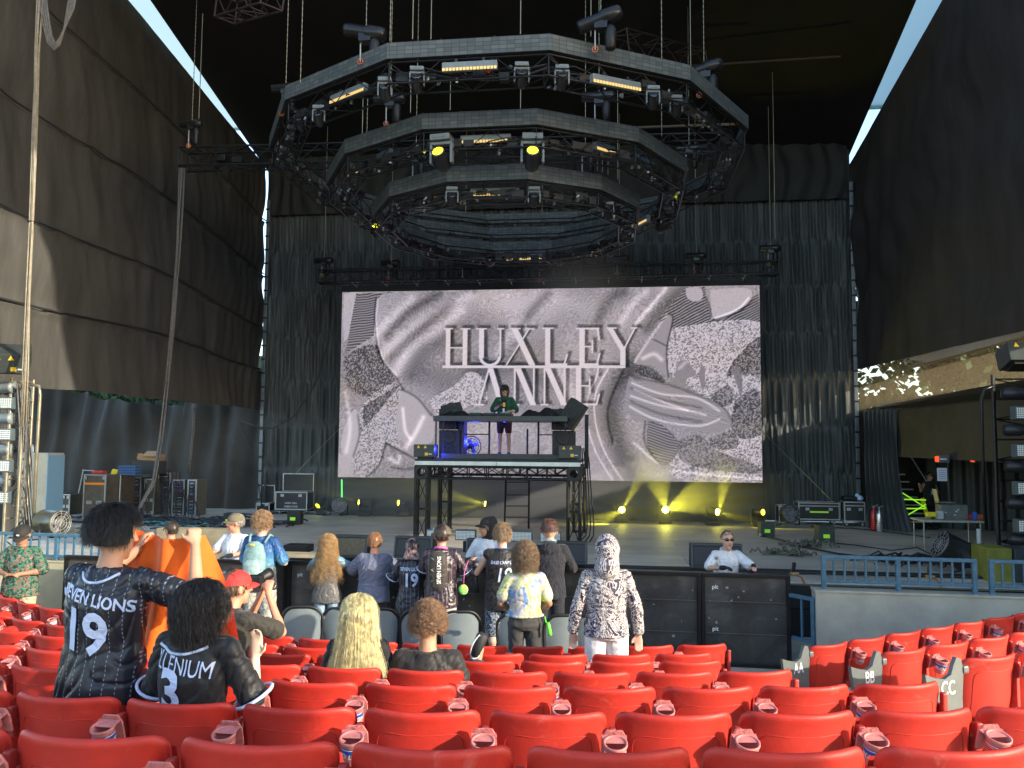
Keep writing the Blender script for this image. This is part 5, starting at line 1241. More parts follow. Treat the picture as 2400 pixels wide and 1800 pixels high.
# stage wedges
def wedge(x0, x1, y0, y1, Y, label, lit=False):
    a, b_ = aty(x0, y1, Y), aty(x1, y0, Y); w_, h_ = b_.x-a.x, b_.z-a.z; t = thing('stage_monitor', label, 'speaker', ((a.x+b_.x)/2, Y, a.z), 'stage monitors along the stage lip')
    c = Vector(((a.x+b_.x)/2, Y, 0))
    pr = [(0, 0), (.42, 0), (.34, h_*.98), (.10, h_)]
    vs = [Vector((c.x+sx*w_/2, Y+q[0], a.z+q[1])) for sx in (-1, 1) for q in pr]
    MB().add(vs, [(3, 2, 1, 0), (4, 5, 6, 7), (0, 1, 5, 4), (1, 2, 6, 5), (2, 3, 7, 6), (3, 0, 4, 7)]).build('cabinet', spk_m, t)
    R_ = Matrix.Rotation(-math.atan2(.10, h_), 3, 'X')
    MB().bbox((c.x, Y+.045, a.z+h_/2), (w_-.08, .012, h_-.07), .008, rot=R_).build('grille', mat('wedge_grille_sun_tint', (.12, .10, .06), .7, var=.4, vscale=30) if lit else grille, t)  # lit variant: sunlight is put into the grille colour as tan
    fr = MB()
    for sx in (-1, 1): fr.bbox((c.x+sx*(w_/2-.018), Y+.042, a.z+h_/2), (.03, .03, h_), .006, rot=R_)
    fr.bbox((c.x, Y+.09, a.z+h_-.012), (w_, .03, .03), .006); fr.bbox((c.x, Y-.001, a.z+.02), (w_, .03, .03), .006); fr.build('frame', mat('wedge_frame', (.05, .06, .062), .45, .1), t)
    text_mb('pit', .07, lambda x, y: Vector((c.x-w_/2+.13+x, Y-.0+(y+.09)*.10/h_*1.0+.004, a.z+.11+y)), .01, subd=0).build('stencil', wht, t)
    return t
wedge(774, 860, 1258, 1306, 13.3, 'stage monitor with sun-tinted tan grille left of the man in the polo', True); wedge(921, 1012, 1261, 1308, 13.3, 'black stage monitor behind the small fan in jersey 19'); wedge(1090, 1166, 1266, 1310, 13.3, 'black stage monitor behind the guard in the hood')
wedge(1300, 1375, 1273, 1322, 13.3, 'black stage monitor right of the dark hoodie'); wedge(1620, 1743, 1279, 1332, 13.0, 'black stage monitor behind the guard in sunglasses')
led_w = mat('strobe_cells', (.55, .60, .58), .25, 0, emit=(.8, .9, .85), es=.06)
def strobe(p, w_, h_, label, rz=0, nx=14, ny=6, grp='strobe panels'):
    t = thing('strobe_light', label, 'stage light', p, grp); p = Vector(p); M3 = Euler((0, 0, rz)).to_matrix(); sx = M3 @ Vector((1, 0, 0)); fw = M3 @ Vector((0, -1, 0))
    MB().bbox(p, (w_, .14, h_), .012, rot=M3).build('housing', mat('strobe_housing', (.09, .12, .135), .45, .2), t)
    g = MB()
    for i in range(nx):
        for j in range(ny): g.box(p+sx*(w_*.92*((i+.5)/nx-.5))+fw*.072+Vector((0, 0, h_*.80*((j+.5)/ny-.5))), (w_*.92/nx*.68, .006, h_*.8/ny*.68), rot=M3)
    g.build('cell_grid', led_w, t)['kind'] = 'stuff'
    return t
for k, (x0, x1, y0, y1) in enumerate(((1001, 1050, 1242, 1262), (1068, 1116, 1243, 1264), (1199, 1248, 1246, 1267), (1266, 1315, 1248, 1269))):
    a_, b2 = aty(x0, y1, 15.4), aty(x1, y0, 15.4); c = (a_+b2)/2; strobe((c.x, 15.4, c.z), b2.x-a_.x, (b2.z-a_.z)+.02, 'white strobe panel on the stage floor, %s from the left' % ORD[k])
    tag(MB().bbox((c.x, 15.42, (c.z-.12+ZS)/2), (.1, .1, max(.03, c.z-.12-ZS)), .004).build('strobe_stand', blk), 'short stand under the floor strobe %s from the left' % ORD[k], 'stand', 'stands of the floor strobes')
# small tagged floor boxes
for k, (x0, x1, y0, y1, lb) in enumerate(((521, 549, 1203, 1234, 'black floor box with lime tag behind the old guard'), (671, 702, 1198, 1229, 'black floor box with lime tag left of the riser'), (1782, 1815, 1226, 1258, 'grey floor box with lime tag, left one of two at right'), (1918, 1956, 1233, 1274, 'grey floor box with lime tag, right one of two at right'))):
    b1 = fl((x0+x1)/2, y1); Y = b1.y; a_, b2 = aty(x0, y1, Y), aty(x1, y0, Y); w_, h_ = b2.x-a_.x, b2.z-ZS
    t = thing('floor_box', lb, 'box', (b1.x, Y, ZS), 'small floor boxes with lime tags'); MB().bbox((b1.x, Y+.15, ZS+h_/2), (w_, .3, h_), .012, rot=(0, 0, .1)).build('case', mat('floor_box_grey', (.055, .065, .055), .55, var=.3) if k > 1 else spk_m, t)
    MB().box((b1.x, Y-.03, ZS+h_*.42), (w_*.4, .006, .08), (0, 0, .1)).build('lime_tag', lime, t)
    MB().bbox((b1.x-w_*.5, Y, ZS+.04), (.05, .06, .07), .01).build('connector', galv, t)
# drum fans
def drumfan(px, py, d, r_, L, ax, label, dark=True, base=True):
    c = atd(px, py, d); ax = Vector(ax).normalized(); t = thing('drum_fan', label, 'fan', c)
    g = MB(); g.lathe([(r_*1.03, -L/2), (r_*1.06, -L/2+.02), (r_, -L/2+.04), (r_, L/2-.04), (r_*1.06, L/2-.02), (r_*1.03, L/2), (r_*.97, L/2), (r_*.97, -L/2)], c, ax, 28); g.build('drum', mat('fan_drum', (.035, .037, .04), .35, .3, var=.3) if dark else mat('fan_drum_olive', (.10, .10, .07), .3, .4, var=.3), t)
    x, y = frame_z(ax); g = MB()
    for s_ in (-1, 1):
        g = MB()
        for q in (.3, .55, .8, .95): g.tube([c+ax*(s_*L/2)+(x*math.cos(w)+y*math.sin(w))*r_*q for w in np.linspace(0, 6.283, 25)[:-1]], .005, 4, closed=True)
        for w in np.linspace(0, 6.283, 13)[:-1]: g.bar(c+ax*(s_*L/2), c+ax*(s_*L/2)+(x*math.cos(w)+y*math.sin(w))*r_, .004, 4)
        g.build('wire_guard', galv, t)
    g = MB(); g.ball(c, r_*.25, 10, 6)
    for w in range(5):
        dd = x*math.cos(w*1.257)+y*math.sin(w*1.257); ee = ax.cross(dd)
        g.add([c+dd*r_*.2+ee*.04+ax*.03, c+dd*r_*.9+ee*.09+ax*.03, c+dd*r_*.9-ee*.07-ax*.03, c+dd*r_*.2-ee*.04-ax*.03], [(0, 1, 2, 3)])
    g.build('blades', mat('fan_blade', (.2, .2, .22), .4), t)
    if base:
        g = MB(); z0 = c.z-r_*1.25
        for s_ in (-1, 1): q = c+Vector((0, 0, 0))+ax.cross(Vector((0, 0, 1)))*s_*r_*1.1; g.tube([q, (q.x, q.y, z0), (q.x-.15, q.y-.15, z0), ], .015, 6)
        g.build('stand', blk, t)
    return t
drumfan(122, 1225, 13.3, .20, .40, (1, -.25, 0), 'shiny olive drum fan lying at the left front of the stage', False)
drumfan(2232, 1290, 13.4, .24, .46, (.9, .1, -.45), 'black drum fan tipped over below the cluttered table at right')
drumfan(1851, 1204, 20.5, .22, .25, (.2, -1, .1), 'black drum fan in front of the flight cases at right')
drumfan(795, 1184, 21.3, .20, .2, (.4, -1, .1), 'black drum fan on the floor left of the screen bottom')
put_mover(('on', 0), (fl(752, 1206).x, fl(752, 1206).y, ZS+.01), .3, .8, 'black moving light on the floor beside the small drum fan', up=True)
for k, x in enumerate((705, 728)):
    p = fl(x, 1192); tag(MB().bbox((p.x, p.y, ZS+.26), (.06, .05, .5), .01, (0, .3-.1*k, 0)).build('folded_stand', mat('pale_wood', (.5, .35, .28), .7)), 'pale folded stand leaning right of the open case, %s of two' % ('left', 'right')[k], 'stand')
# fire extinguishers
def ext_(px, py, col, label):
    p = fl(px, py); t = thing('fire_extinguisher', label, 'extinguisher', p); MB().lathe([(0, 0), (.07, 0), (.075, .02), (.075, .42), (.06, .48), (.025, .52), (.025, .55), (0, .55)], p, (0, 0, 1), 18).build('cylinder', col, t)
    g = MB(); g.bbox(p+Vector((0, 0, .58)), (.05, .03, .06), .008); g.box(p+Vector((.05, 0, .62)), (.12, .02, .015), (0, -.3, 0)); g.build('valve', galv, t)
    MB().tube([p+Vector((-.02, 0, .56)), p+Vector((-.12, -.02, .5)), p+Vector((-.10, -.04, .2))], .012, 6).build('hose', blk2, t); return t
ext_(2049, 1244, mat('extinguisher_red', (.6, .02, .02), .3, coat=.4), 'red fire extinguisher beside the black leg curtain'); ext_(2062, 1247, mat('extinguisher_steel', (.6, .62, .62), .25, .8), 'silver fire extinguisher beside the red one')
# steps with lime tape in the doorway
st = thing('steps', 'dark steps with pale nosings rising in the right doorway', 'steps', fl(2140, 1235)); b1 = fl(2098, 1240)
nose = mat('pale_nosing', (.75, .74, .66), .6, var=.3)
pw = aty(2188, 1230, b1.y).x-aty(2098, 1230, b1.y).x
for k in range(7):
    z = ZS+.19*(k+1); MB().bbox((b1.x+pw/2, b1.y+.3*k+.3, z-.1), (pw, .32, .17), .004).build('tread', blk2, st); MB().bbox((b1.x+pw/2, b1.y+.3*k+.13, z-.01), (pw, .03, .035), .003).build('nosing', nose, st)
tpm = emis('lime_barrier_tape', (.35, .9, .03), .2); Ys = b1.y-.35  # tape is no lamp: a little emission put in to brighten it
def tp(a, b_): return (aty(a[0], a[1], Ys), aty(b_[0], b_[1], Ys))
for a_, b_ in (((2110, 1152), (2170, 1190)), ((2110, 1170), (2170, 1172)), ((2110, 1192), (2170, 1192)), ((2110, 1218), (2170, 1182))):
    q = tp(a_, b_); tag(MB().bar(q[0], q[1], .016, 5).build('barrier_tape', tpm), 'lime yellow tape crossing in front of the steps from y %s side' % {1152: 'top left', 1170: 'upper level', 1192: 'lower level', 1218: 'bottom left'}[a_[1]], 'tape', 'lime tapes across the steps')
tag(MB().bar(tp((2109, 1145), (2109, 1230))[0], tp((2109, 1145), (2109, 1230))[1], .02, 6).build('tape_post', blk), 'thin post holding the lime tapes', 'post')
tag(MB().bar(aty(2130, 1062, b1.y+1.5), aty(2186, 1150, b1.y+.2), .02, 6).build('handrail', galv), 'slanting handrail above the steps', 'handrail')
# dark curtain behind crew and hanging comms lights
d0 = aty(2196, 1050, b1.y-.2); g = MB(); g.grid(60, 8, lambda u, v: Vector((d0.x+2.6*u, b1.y+.6-.9*u+.05*math.sin(u*60), ZS+(2.55)*v))); tag(g.build('wing_curtain', drape_b, fix=False), 'black curtain closing the wing right of the steps', 'curtain')
for k, (x, y) in enumerate(((2210, 1076), (2293, 1076))):
    p = atd(x, y, 17.6); t = thing('work_light', 'hooded work light with red front, %s of two in the right wing' % ('left', 'right')[k], 'light', p, 'red-fronted work lights in the right wing')
    MB().bbox(p, (.22, .16, .16), .02).build('hood', mat('hood_grey', (.10, .11, .13), .6), t); MB().bbox(p+Vector((-.13, -.02, 0)), (.04, .14, .12), .01).build('red_front', emis('red_gel', (1, .08, .02), .35), t); MB().bbox(p+Vector((-.02, -.085, 0)), (.13, .008, .03), .002).build('badge', wht, t); MB().bar(p+Vector((.1, 0, -.1)), p+Vector((.14, 0, -1.5)), .012).build('pole', blk, t)
p = atd(2208, 1112, 17.5); t = thing('paper_notice', 'white sheet of paper pinned up above the right gear table', 'paper', p); MB().box(p, (.20, .006, .28)).build('sheet', mat('paper', (.6, .65, .72), .8), t)
g = MB()
for k in range(5): g.box(p+Vector((0, -.006, .09-.045*k)), (.15-.02*(k % 2), .003, .008))
g.build('printed_lines', mat('ink', (.1, .1, .12), .8), t)['kind'] = 'stuff'
# gear table
tb = fl(2192, 1290); Yt = tb.y; tz = aty(2230, 1222, Yt).z; xa, xb = aty(2160, 1222, Yt).x, aty(2305, 1222, Yt).x
t = thing('gear_table', 'cluttered folding table at the right front of the stage', 'table', ((xa+xb)/2, Yt, ZS)); MB().bbox(((xa+xb)/2, Yt+.3, tz), (xb-xa, .7, .04), .008).build('tabletop', mat('table_grey', (.4, .4, .32), .6, var=.3), t)
for x in (xa+.05, xb-.05):
    for y in (.02, .58): MB().bar((x, Yt+y, ZS), (x, Yt+y, tz), .015, 6).build('leg', galv, t)
rnd = random.Random(5)
def clutter(name, label, cat, c, sz, m, rz=0, extra=None):
    t = thing(name, label, cat, c); MB().bbox((c[0], c[1], c[2]+sz[2]/2), sz, .01, rot=(0, 0, rz)).build('body', m, t)
    g = MB()
    for k in range(8): g.box((c[0]+rnd.uniform(-.4, .4)*sz[0], c[1]-sz[1]/2-.004, c[2]+sz[2]*rnd.uniform(.15, .85)), (sz[0]*.08, .01, .02), (0, 0, 0))
    g.build('controls', extra or galv, t)['kind'] = 'stuff'; return t
clutter('mixing_desk', 'stack of grey rack gear on the right table', 'audio gear', ((xa+xb)/2+.12, Yt+.35, tz+.02), (.5, .4, .30), mat('gear_grey', (.16, .18, .17), .5, .2, var=.4), -.1, mat('gear_lights', (.6, .6, .55), .4))
p = aty(2189, 1215, Yt-.0); t = thing('power_drill', 'yellow cordless tool on the left end of the table', 'tool', p); MB().bbox((p.x, Yt+.15, tz+.12), (.2, .1, .1), .03).build('motor_housing', mat('tool_yellow', (.75, .62, .02), .4), t); MB().bbox((p.x+.02, Yt+.15, tz+.05), (.06, .07, .12), .02).build('grip', blk2, t)
p = aty(2228, 1175, Yt); t = thing('laptop', 'open laptop on a stand at the right gear table', 'laptop', p); MB().bbox((p.x, Yt+.3, tz+.36), (.32, .22, .016), .004).build('base', galv, t); MB().bbox((p.x-.17, Yt+.3, tz+.50), (.014, .22, .26), .004, (0, -.2, 0)).build('lid', galv, t); MB().bar((p.x, Yt+.3, tz+.02), (p.x, Yt+.3, tz+.35), .015).build('stand', blk, t)
for k, (dx, col, w_) in enumerate(((.38, (.5, .03, .03), .22), (-.15, (.35, .38, .4), .16), (.55, (.7, .2, .05), .12), (.46, (.02, .1, .4), .08))):
    c = ((xa+xb)/2+dx, Yt+.25-.05*k, tz+.02); tag(MB().bbox((c[0], c[1], c[2]+.06+.03*(k % 2)), (w_, .16, .12+.05*(k % 2)), .03, rot=(0, 0, k)).build('gear_pouch', mat('pouch_%d' % k, col, .6)), ('dark red pouch', 'grey pouch', 'orange cloth', 'blue tape roll')[k]+' on the right gear table', 'pouch')
def heap(name, label, c, rx, ry, n, r_, m, seed, h=.05):
    rnd = random.Random(seed); g = MB()
    for k in range(n):
        a0 = rnd.random()*6.28; pts = []; x, y = rnd.gauss(0, .35)*rx, rnd.gauss(0, .35)*ry
        for i in range(10):
            a0 += rnd.uniform(-.9, .9); x += math.cos(a0)*rx*.16; y += math.sin(a0)*ry*.16; pts.append((c[0]+x, c[1]+y, c[2]+r_+abs(rnd.gauss(0, h))*(1 if 0 < i < 9 else 0)))
        g.tube(pts, r_, 5)
    return tag(g.build(name, m), label, 'cables', None, 'stuff')
tl_c = mat('teal_cable', (.03, .25, .25), .5)
p = fl(400, 1225); heap('cable_heap', 'heap of black cables on the floor in front of the racks', p, 2.2, .8, 60, .018, cable, 1, .05)
heap('cable_heap', 'teal cables among the black heap', fl(380, 1232), 1.2, .4, 8, .014, tl_c, 2, .04)
heap('cable_heap', 'grey cables and plugs at the left front of the stage', fl(190, 1248), 1.2, .35, 30, .014, mat('grey_cable', (.3, .28, .2), .6), 3, .05)
heap('cable_heap', 'black cables under the right gear table', fl(2180, 1318), 1.1, .4, 30, .018, cable, 4, .05)
heap('cable_heap', 'tangle of cables and clamps at the right centre of the stage', fl(1840, 1300), .35, .15, 14, .02, mat('olive_cable', (.12, .12, .08), .5), 6, .05)
heap('cable_heap', 'coiled cables and connectors right of centre stage', fl(1890, 1282), .35, .15, 14, .02, mat('olive_cable', (.12, .12, .08), .5), 8, .06)
def run(pts, label, r_=.016, n=1):
    q = [fl(*p) for p in pts]; g = MB()
    for k in range(n): g.tube([v+Vector((0, .035*k*math.sin(i*1.3+k), r_+.004+.008*(k % 2))) for i, v in enumerate(q)], r_, 5)
    return tag(g.build('stage_cable', cable), label, 'cable')
for k, (off_) in enumerate(range(5)):
    Yc = 13.75+.05*k; tag(MB().tube([(x, Yc+.03*math.sin(x*1.7+k), ZS+.022) for x in np.linspace(-7.5, 6.8, 40)], .018, 5).build('stage_cable', cable), 'black cable laid along the stage lip, %s of five' % ORD[k], 'cable', 'cables along the stage lip')
run([(1790, 1258), (1830, 1268), (1885, 1285), (1960, 1300), (2050, 1312), (2130, 1322)], 'cable running from the tagged box toward the right railing', .02)
run([(1935, 1272), (1900, 1270), (1870, 1280)], 'short cable between the tagged boxes'); run([(1960, 1275), (2010, 1280), (2090, 1292), (2150, 1285), (2200, 1310)], 'thin cable wandering to the right drum fan', .012)
run([(1900, 1236), (2000, 1240), (2100, 1250), (2180, 1262)], 'cable running from the flight cases to the right gear table', .014); run([(690, 1228), (620, 1232), (550, 1236), (480, 1240)], 'black cable between the floor boxes at left', .02)
run([(548, 1205), (600, 1208), (670, 1203)], 'cable behind the floor boxes at left', .02)
for k, (px_, py_) in enumerate(((1862, 1345), (2180, 1352))):
    p = aty(px_, py_, 12.95); t = thing('clamp_mount', 'small clamp with a lens on the stage edge, %s one' % ('left', 'right')[k], 'clamp', p); MB().bbox(p, (.12, .1, .05), .01).build('plate', copper, t); MB().bar(p+Vector((-.02, 0, .02)), p+Vector((.0, 0, .17)), .028, 10).build('tube', blk, t); MB().tube([p, p+Vector((.1, -.02, -.05)), p+Vector((.14, -.02, -.14))], .014, 5).build('strap', orange_m, t)
# ================================================================== racks at left
def rack(x0, x1, y0, yb, label, m=ply_b, gear=True, tape=None, depth=.6, open_front=False):
    b1 = fl((x0+x1)/2, yb); Y = b1.y; a_, b2 = aty(x0, yb, Y), aty(x1, y0, Y); w_, h_ = b2.x-a_.x, b2.z-ZS
    t = thing('equipment_rack', label, 'rack', (b1.x, Y, ZS)); MB().bbox((b1.x, Y+depth/2, ZS+h_/2), (w_-.02, depth, h_-.02), .006).build('cabinet', m, t)
    for sx in (-1, 1): MB().bbox((b1.x+sx*(w_/2-.015), Y, ZS+h_/2), (.035, .035, h_), .004).build('edging', edge, t)
    for z in (0, 1): MB().bbox((b1.x, Y, ZS+.02+z*(h_-.04)), (w_, .037, .035), .004).build('edge_band', edge, t)
    if open_front:
        rnd = random.Random(int(x0)); n = int(h_/.11)
        for i in range(n):
            z = ZS+.06+(h_-.12)*(i+.5)/n; MB().bbox((b1.x, Y-.012, z), (w_-.08, .02, (h_-.12)/n*.85), .004).build('rack_unit', rnd.choice([blk, mat('unit_grey', (.14, .15, .16), .4, .3), ply, mat('unit_blue', (.02, .06, .15), .4)]), t)
            g = MB()
            for k in range(7): g.box((b1.x+(k/6-.5)*(w_-.18), Y-.026, z+rnd.uniform(-.01, .01)), (.022, .01, .018))
            g.build('sockets', rnd.choice([galv, mat('gear_lights', (.6, .6, .55), .4), red_sling]), t)['kind'] = 'stuff'
    else:
        for sx in (-.22, .22): MB().bbox((b1.x+sx*w_, Y-.012, ZS+h_*.40), (w_*.26, .015, .09), .01).build('handle', edge, t)
        for sx in (-1, 1):
            for z in (.06, h_-.09): MB().bbox((b1.x+sx*(w_/2-.05), Y-.022, ZS+z), (.08, .02, .08), .006).build('corner', edge, t)
    if tape: MB().box((b1.x, Y-.02, ZS+h_*tape[1]), (w_-.06, .006, .06)).build('tape', tape[0], t)
    return t, b1, w_, h_
r1_ = rack(190, 247, 1112, 1222, 'tall brown-black case with an orange tape stripe at left', tape=(tape_o, .80))
rack(249, 282, 1112, 1210, 'open rack of amplifiers beside the orange-striped case', open_front=True); rack(284, 296, 1118, 1208, 'narrow case end seen edge-on beside the amplifier rack')
rack(298, 330, 1118, 1205, 'open rack with red and blue lights', open_front=True); rack(334, 362, 1122, 1206, 'black case under the storage bin'); rack(366, 398, 1108, 1203, 'open rack left of the hanging cable bundle', open_front=True)
rack(400, 432, 1124, 1207, 'rack draped with patch cables right of the bundle', open_front=True); rack(436, 460, 1124, 1209, 'narrow rack with yellow cable coils', open_front=True)
rack(104, 142, 1155, 1205, 'low case with red top at far left', tape=(tape_o, .9)); rack(143, 164, 1158, 1206, 'small black case beside the low red-topped case')
p = fl(330, 1207); zb_ = aty(330, 1110, p.y).z; tag(MB().bbox((p.x-.02, p.y+.35, zb_+.17), (.78, .5, .38), .02).build('storage_bin', mat('black_trunk', (.025, .027, .028), .5)), 'black plastic trunk stacked on the racks under the cardboard', 'box')
g = MB(); Mc = Matrix.Translation((p.x+.04, p.y+.35, zb_+.46)); g.box((0, 0, 0), (.62, .42, .18), (0, .05, .1), M=Mc); g.box((.12, -.2, .1), (.44, .30, .008), (.5, .0, 0), M=Mc); g.box((-.25, .0, .06), (.24, .42, .008), (0, -.7, 0), M=Mc)
tag(g.build('cardboard_box', mat('cardboard', (.42, .26, .13), .85, var=.25, vscale=6)), 'torn open cardboard box on top of the black trunk', 'box')
p = fl(285, 1212); zb_ = aty(285, 1114, p.y).z; t = thing('milk_crate', 'blue plastic crate on the racks at left', 'crate', (p.x, p.y, zb_)); cr_b = mat('crate_blue', (.03, .12, .30), .5)
g = MB()
for z in (.02, .09, .16, .24): 
    for (cx, cy, sx_, sy_) in ((0, -.16, .5, .015), (0, .16, .5, .015), (-.25, 0, .015, .33), (.25, 0, .015, .33)): g.box((p.x+cx, p.y+.3+cy, zb_+z), (sx_, sy_, .03))
for i in range(7): g.box((p.x-.24+.08*i, p.y+.14, zb_+.12), (.02, .02, .24))
g.build('lattice', cr_b, t)
p = fl(262, 1212); zb_ = aty(262, 1114, p.y).z; tag(MB().bbox((p.x-.1, p.y+.2, zb_+.08), (.16, .14, .15), .03, (0, .3, .3)).build('work_lamp', mat('tool_yellow', (.75, .62, .02), .4)), 'yellow work lamp on the racks at left', 'lamp')
tag(MB().bbox((aty(216, 1108, r1_[1].y).x, r1_[1].y+.3, aty(216, 1108, r1_[1].y).z), (.3, .2, .08), .02).build('tape_roll', mat('red_plastic', (.6, .03, .02), .4)), 'red roll on top of the orange-striped case', 'roll')
fa = fl(170, 1190); fr = thing('leaning_frame', 'pale aluminium frame leaning behind the orange-striped case', 'frame', fa)
for x, dx in ((172, 14), (182, 14)): MB().bar(aty(x, 1168, fa.y), aty(x+dx, 1100, fa.y), .03, 4).build('upright', edge, fr)
MB().bar(aty(188, 1102, fa.y), aty(236, 1104, fa.y), .025, 4).build('crossbar', edge, fr)
cb = thing('white_cabinet', 'tall pale cabinet with a blue edge behind the left tower', 'cabinet', fl(70, 1240)); q0_, q1_ = aty(32, 1240, fl(70, 1240).y+.6), aty(112, 1062, fl(70, 1240).y+.6)
MB().bbox(((q0_.x+q1_.x)/2, q0_.y+.3, (ZS+q1_.z)/2), (q1_.x-q0_.x, .6, q1_.z-ZS), .01).build('body', mat('cream_paint', (.55, .52, .40), .6, var=.2), cb)
MB().bbox((q1_.x+.01, q0_.y+.3, (ZS+q1_.z)/2), (.02, .6, q1_.z-ZS-.1), .004).build('side_trim', mat('pale_blue_paint', (.22, .42, .62), .5), cb)
p = aty(76, 1062, q0_.y+.2); tag(MB().lathe([(0, 0), (.033, 0), (.035, .02), (.034, .13), (.015, .18), (.015, .21), (0, .21)], p, (0, 0, 1), 12).build('water_bottle', mat('clear_bottle', (.7, .75, .8), .15)), 'clear water bottle standing on the pale cabinet', 'bottle')
oc = thing('orange_box', 'orange box frame lying tilted among the cables', 'crate', fl(432, 1205)); p = fl(432, 1203); g = MB()
for a_, b_ in (((-.22, 0, .02), (.2, 0, .16)), ((-.18, 0, .2), (.24, 0, .34)), ((-.22, 0, .02), (-.18, 0, .2)), ((.2, 0, .16), (.24, 0, .34)), ((-.02, 0, .09), (.02, 0, .26))): g.bar(p+Vector(a_), p+Vector(b_), .022, 4)
g.build('frame_bars', mat('bright_orange', (.75, .13, .02), .5), oc)
g = MB(); rnd = random.Random(12); b1 = fl(410, 1205)
for k in range(34):
    x = rnd.uniform(330, 460); y0 = rnd.uniform(1100, 1150); a_ = aty(x, y0, b1.y-.05); b2 = fl(x+rnd.uniform(-30, 30), 1215+rnd.uniform(-5, 12)); g.tube(cat_curve(a_, b2, rnd.uniform(0, .12), 6), .010, 4)
tag(g.build('patch_cables', cable), 'black patch cables draped down the racks', 'cables', None, 'stuff')
g = MB(); rnd = random.Random(14)
for k in range(9):
    x = rnd.uniform(400, 458); a_ = aty(x, rnd.uniform(1118, 1150), b1.y-.1); b2 = a_+Vector((rnd.uniform(-.2, .2), -.05, -rnd.uniform(.2, .6))); g.tube(cat_curve(a_, b2, .08, 6), .012, 4)
tag(g.build('patch_cables', mat('yellow_cable', (.4, .32, .12), .5)), 'yellow and pale patch cables on the right racks', 'cables', None, 'stuff')
# ================================================================== light towers either side
def tower(px_list, py_top, py_bot, d, label, side):
    xs = [atd(x, py_top, d) for x in px_list]; zb_ = ZS if side > 0 else ZS; 
    t = thing('light_tower', label, 'tower', (xs[0].x, xs[0].y, zb_)); ztop = xs[0].z
    m = mat('tower_steel', (.30, .27, .20), .35, .6, var=.4) if side < 0 else trussm
    for k, p in enumerate(xs): MB().bar((p.x, p.y+(.35 if k % 2 else 0), zb_), (p.x, p.y+(.35 if k % 2 else 0), ztop), .026, 8).build('upright', m, t)
    g = MB(); n = 9
    for i in range(n+1):
        z = zb_+.1+(ztop-zb_-.15)*i/n
        for k in range(len(xs)-1):
            a_ = Vector((xs[k].x, xs[k].y+(.35 if k % 2 else 0), z)); b2 = Vector((xs[k+1].x, xs[k+1].y+(0 if k % 2 else .35), z)); g.bar(a_, b2, .016, 6)
            if i < n: g.bar(a_, b2+Vector((0, 0, (ztop-zb_-.15)/n)) if i % 2 else a_+(b2-a_), .012, 5)
            if i < n: g.bar(a_ if i % 2 else b2, (b2 if i % 2 else a_)+Vector((0, 0, (ztop-zb_-.15)/n)), .012, 5)
    g.build('lacing', m, t); return t, xs, ztop
tL, xsL, ztL = tower((28, 44, 58), 886, 1250, 13.6, 'metal light tower at the far left of the stage', -1)
tR, xsR, ztR = tower((2325, 2350, 2560), 878, 1330, 13.8, 'black light tower at the far right of the stage', 1)
for k in range(4):
    y = 945+k*73.5; p = atd(6-k*3, y, 13.5); strobe(p, .42, .20, 'white strobe panel in the left tower, %s from the top' % ORD[k], YAW, 11, 5)
    y = 908+k*73; p = atd(8-k*2, y, 13.6); t = thing('par_light', 'grey cylinder light in the left tower, %s from the top' % ORD[k], 'stage light', p, 'cylinder lights in the left tower'); MB().lathe([(0, -.2), (.09, -.2), (.10, 0), (.09, .16), (.10, .2), (0, .19)], p, (1, -.1, 0), 16).build('barrel', shell_g, t)
for k in range(5):
    y = 968+k*88; p = atd(2392-0+k*2+(0 if k else 0), y, 13.6); strobe(p+Vector((.16, 0, 0)), .62, .225, 'white strobe panel in the right tower, %s from the top' % ORD[k], YAW, 16, 6)
    y = 922+k*86; p = atd(2378+k*4, y, 13.6); t = thing('profile_light', 'black barrel light in the right tower, %s from the top' % ORD[k], 'stage light', p, 'barrel lights in the right tower'); MB().lathe([(0, -.2), (.07, -.2), (.10, -.15), (.10, .05), (.085, .08), (.085, .28), (.10, .30), (.10, .36), (.07, .36), (.06, .33), (0, .33)], p, (1, -.25, 0), 18).build('barrel', shell_b, t); MB().lathe([(0, .335), (.06, .34)], p, (1, -.25, 0), 16).build('lens', lens_off, t)
l1 = laserbox(atd(24, 868, 13.4), 'black laser box with yellow labels on top of the left tower', YAW+.45, .5, 1.25); l2 = laserbox(atd(2398, 862, 13.6), 'black laser box with yellow labels on top of the right tower', YAW-.1, -.35, 1.25)
pL = [atd(66, 900, 13.4), atd(92, 905, 13.4), atd(94, 925, 13.4), atd(84, 1100, 13.4), atd(78, 1240, 13.4)]; tag(MB().tube(pL, .028, 8).build('bent_pipe', mat('tower_steel', (.30, .27, .20), .35, .6, var=.4)), 'bent steel pipe standing beside the left tower', 'pipe')
pR = [atd(2330, 905, 13.7), atd(2306, 912, 13.7), atd(2300, 935, 13.7), atd(2304, 1100, 13.7), atd(2312, 1240, 13.7)]; tag(MB().tube(pR, .028, 8).build('bent_pipe', trussm), 'bent black pipe standing beside the right tower', 'pipe')
tag(MB().bar(atd(2294, 1240, 13.2), atd(2296, 1322, 13.2), .035, 10).build('white_pipe', mat('white_pipe', (.4, .42, .42), .4)), 'short pale post right of the gear table', 'post')
t = thing('equipment_case', 'olive and black equipment box behind the far right railing', 'case', atd(2370, 1340, 12.4)); p = atd(2345, 1340, 12.5); MB().bbox((p.x, p.y+.3, p.z), (.36, .6, .72), .02).build('olive_door', mat('olive_panel', (.22, .22, .03), .6, var=.4), t); MB().bbox((p.x+.62, p.y+.25, p.z), (.85, .6, .70), .015).build('body', mat('dark_panel', (.03, .035, .04), .5), t)
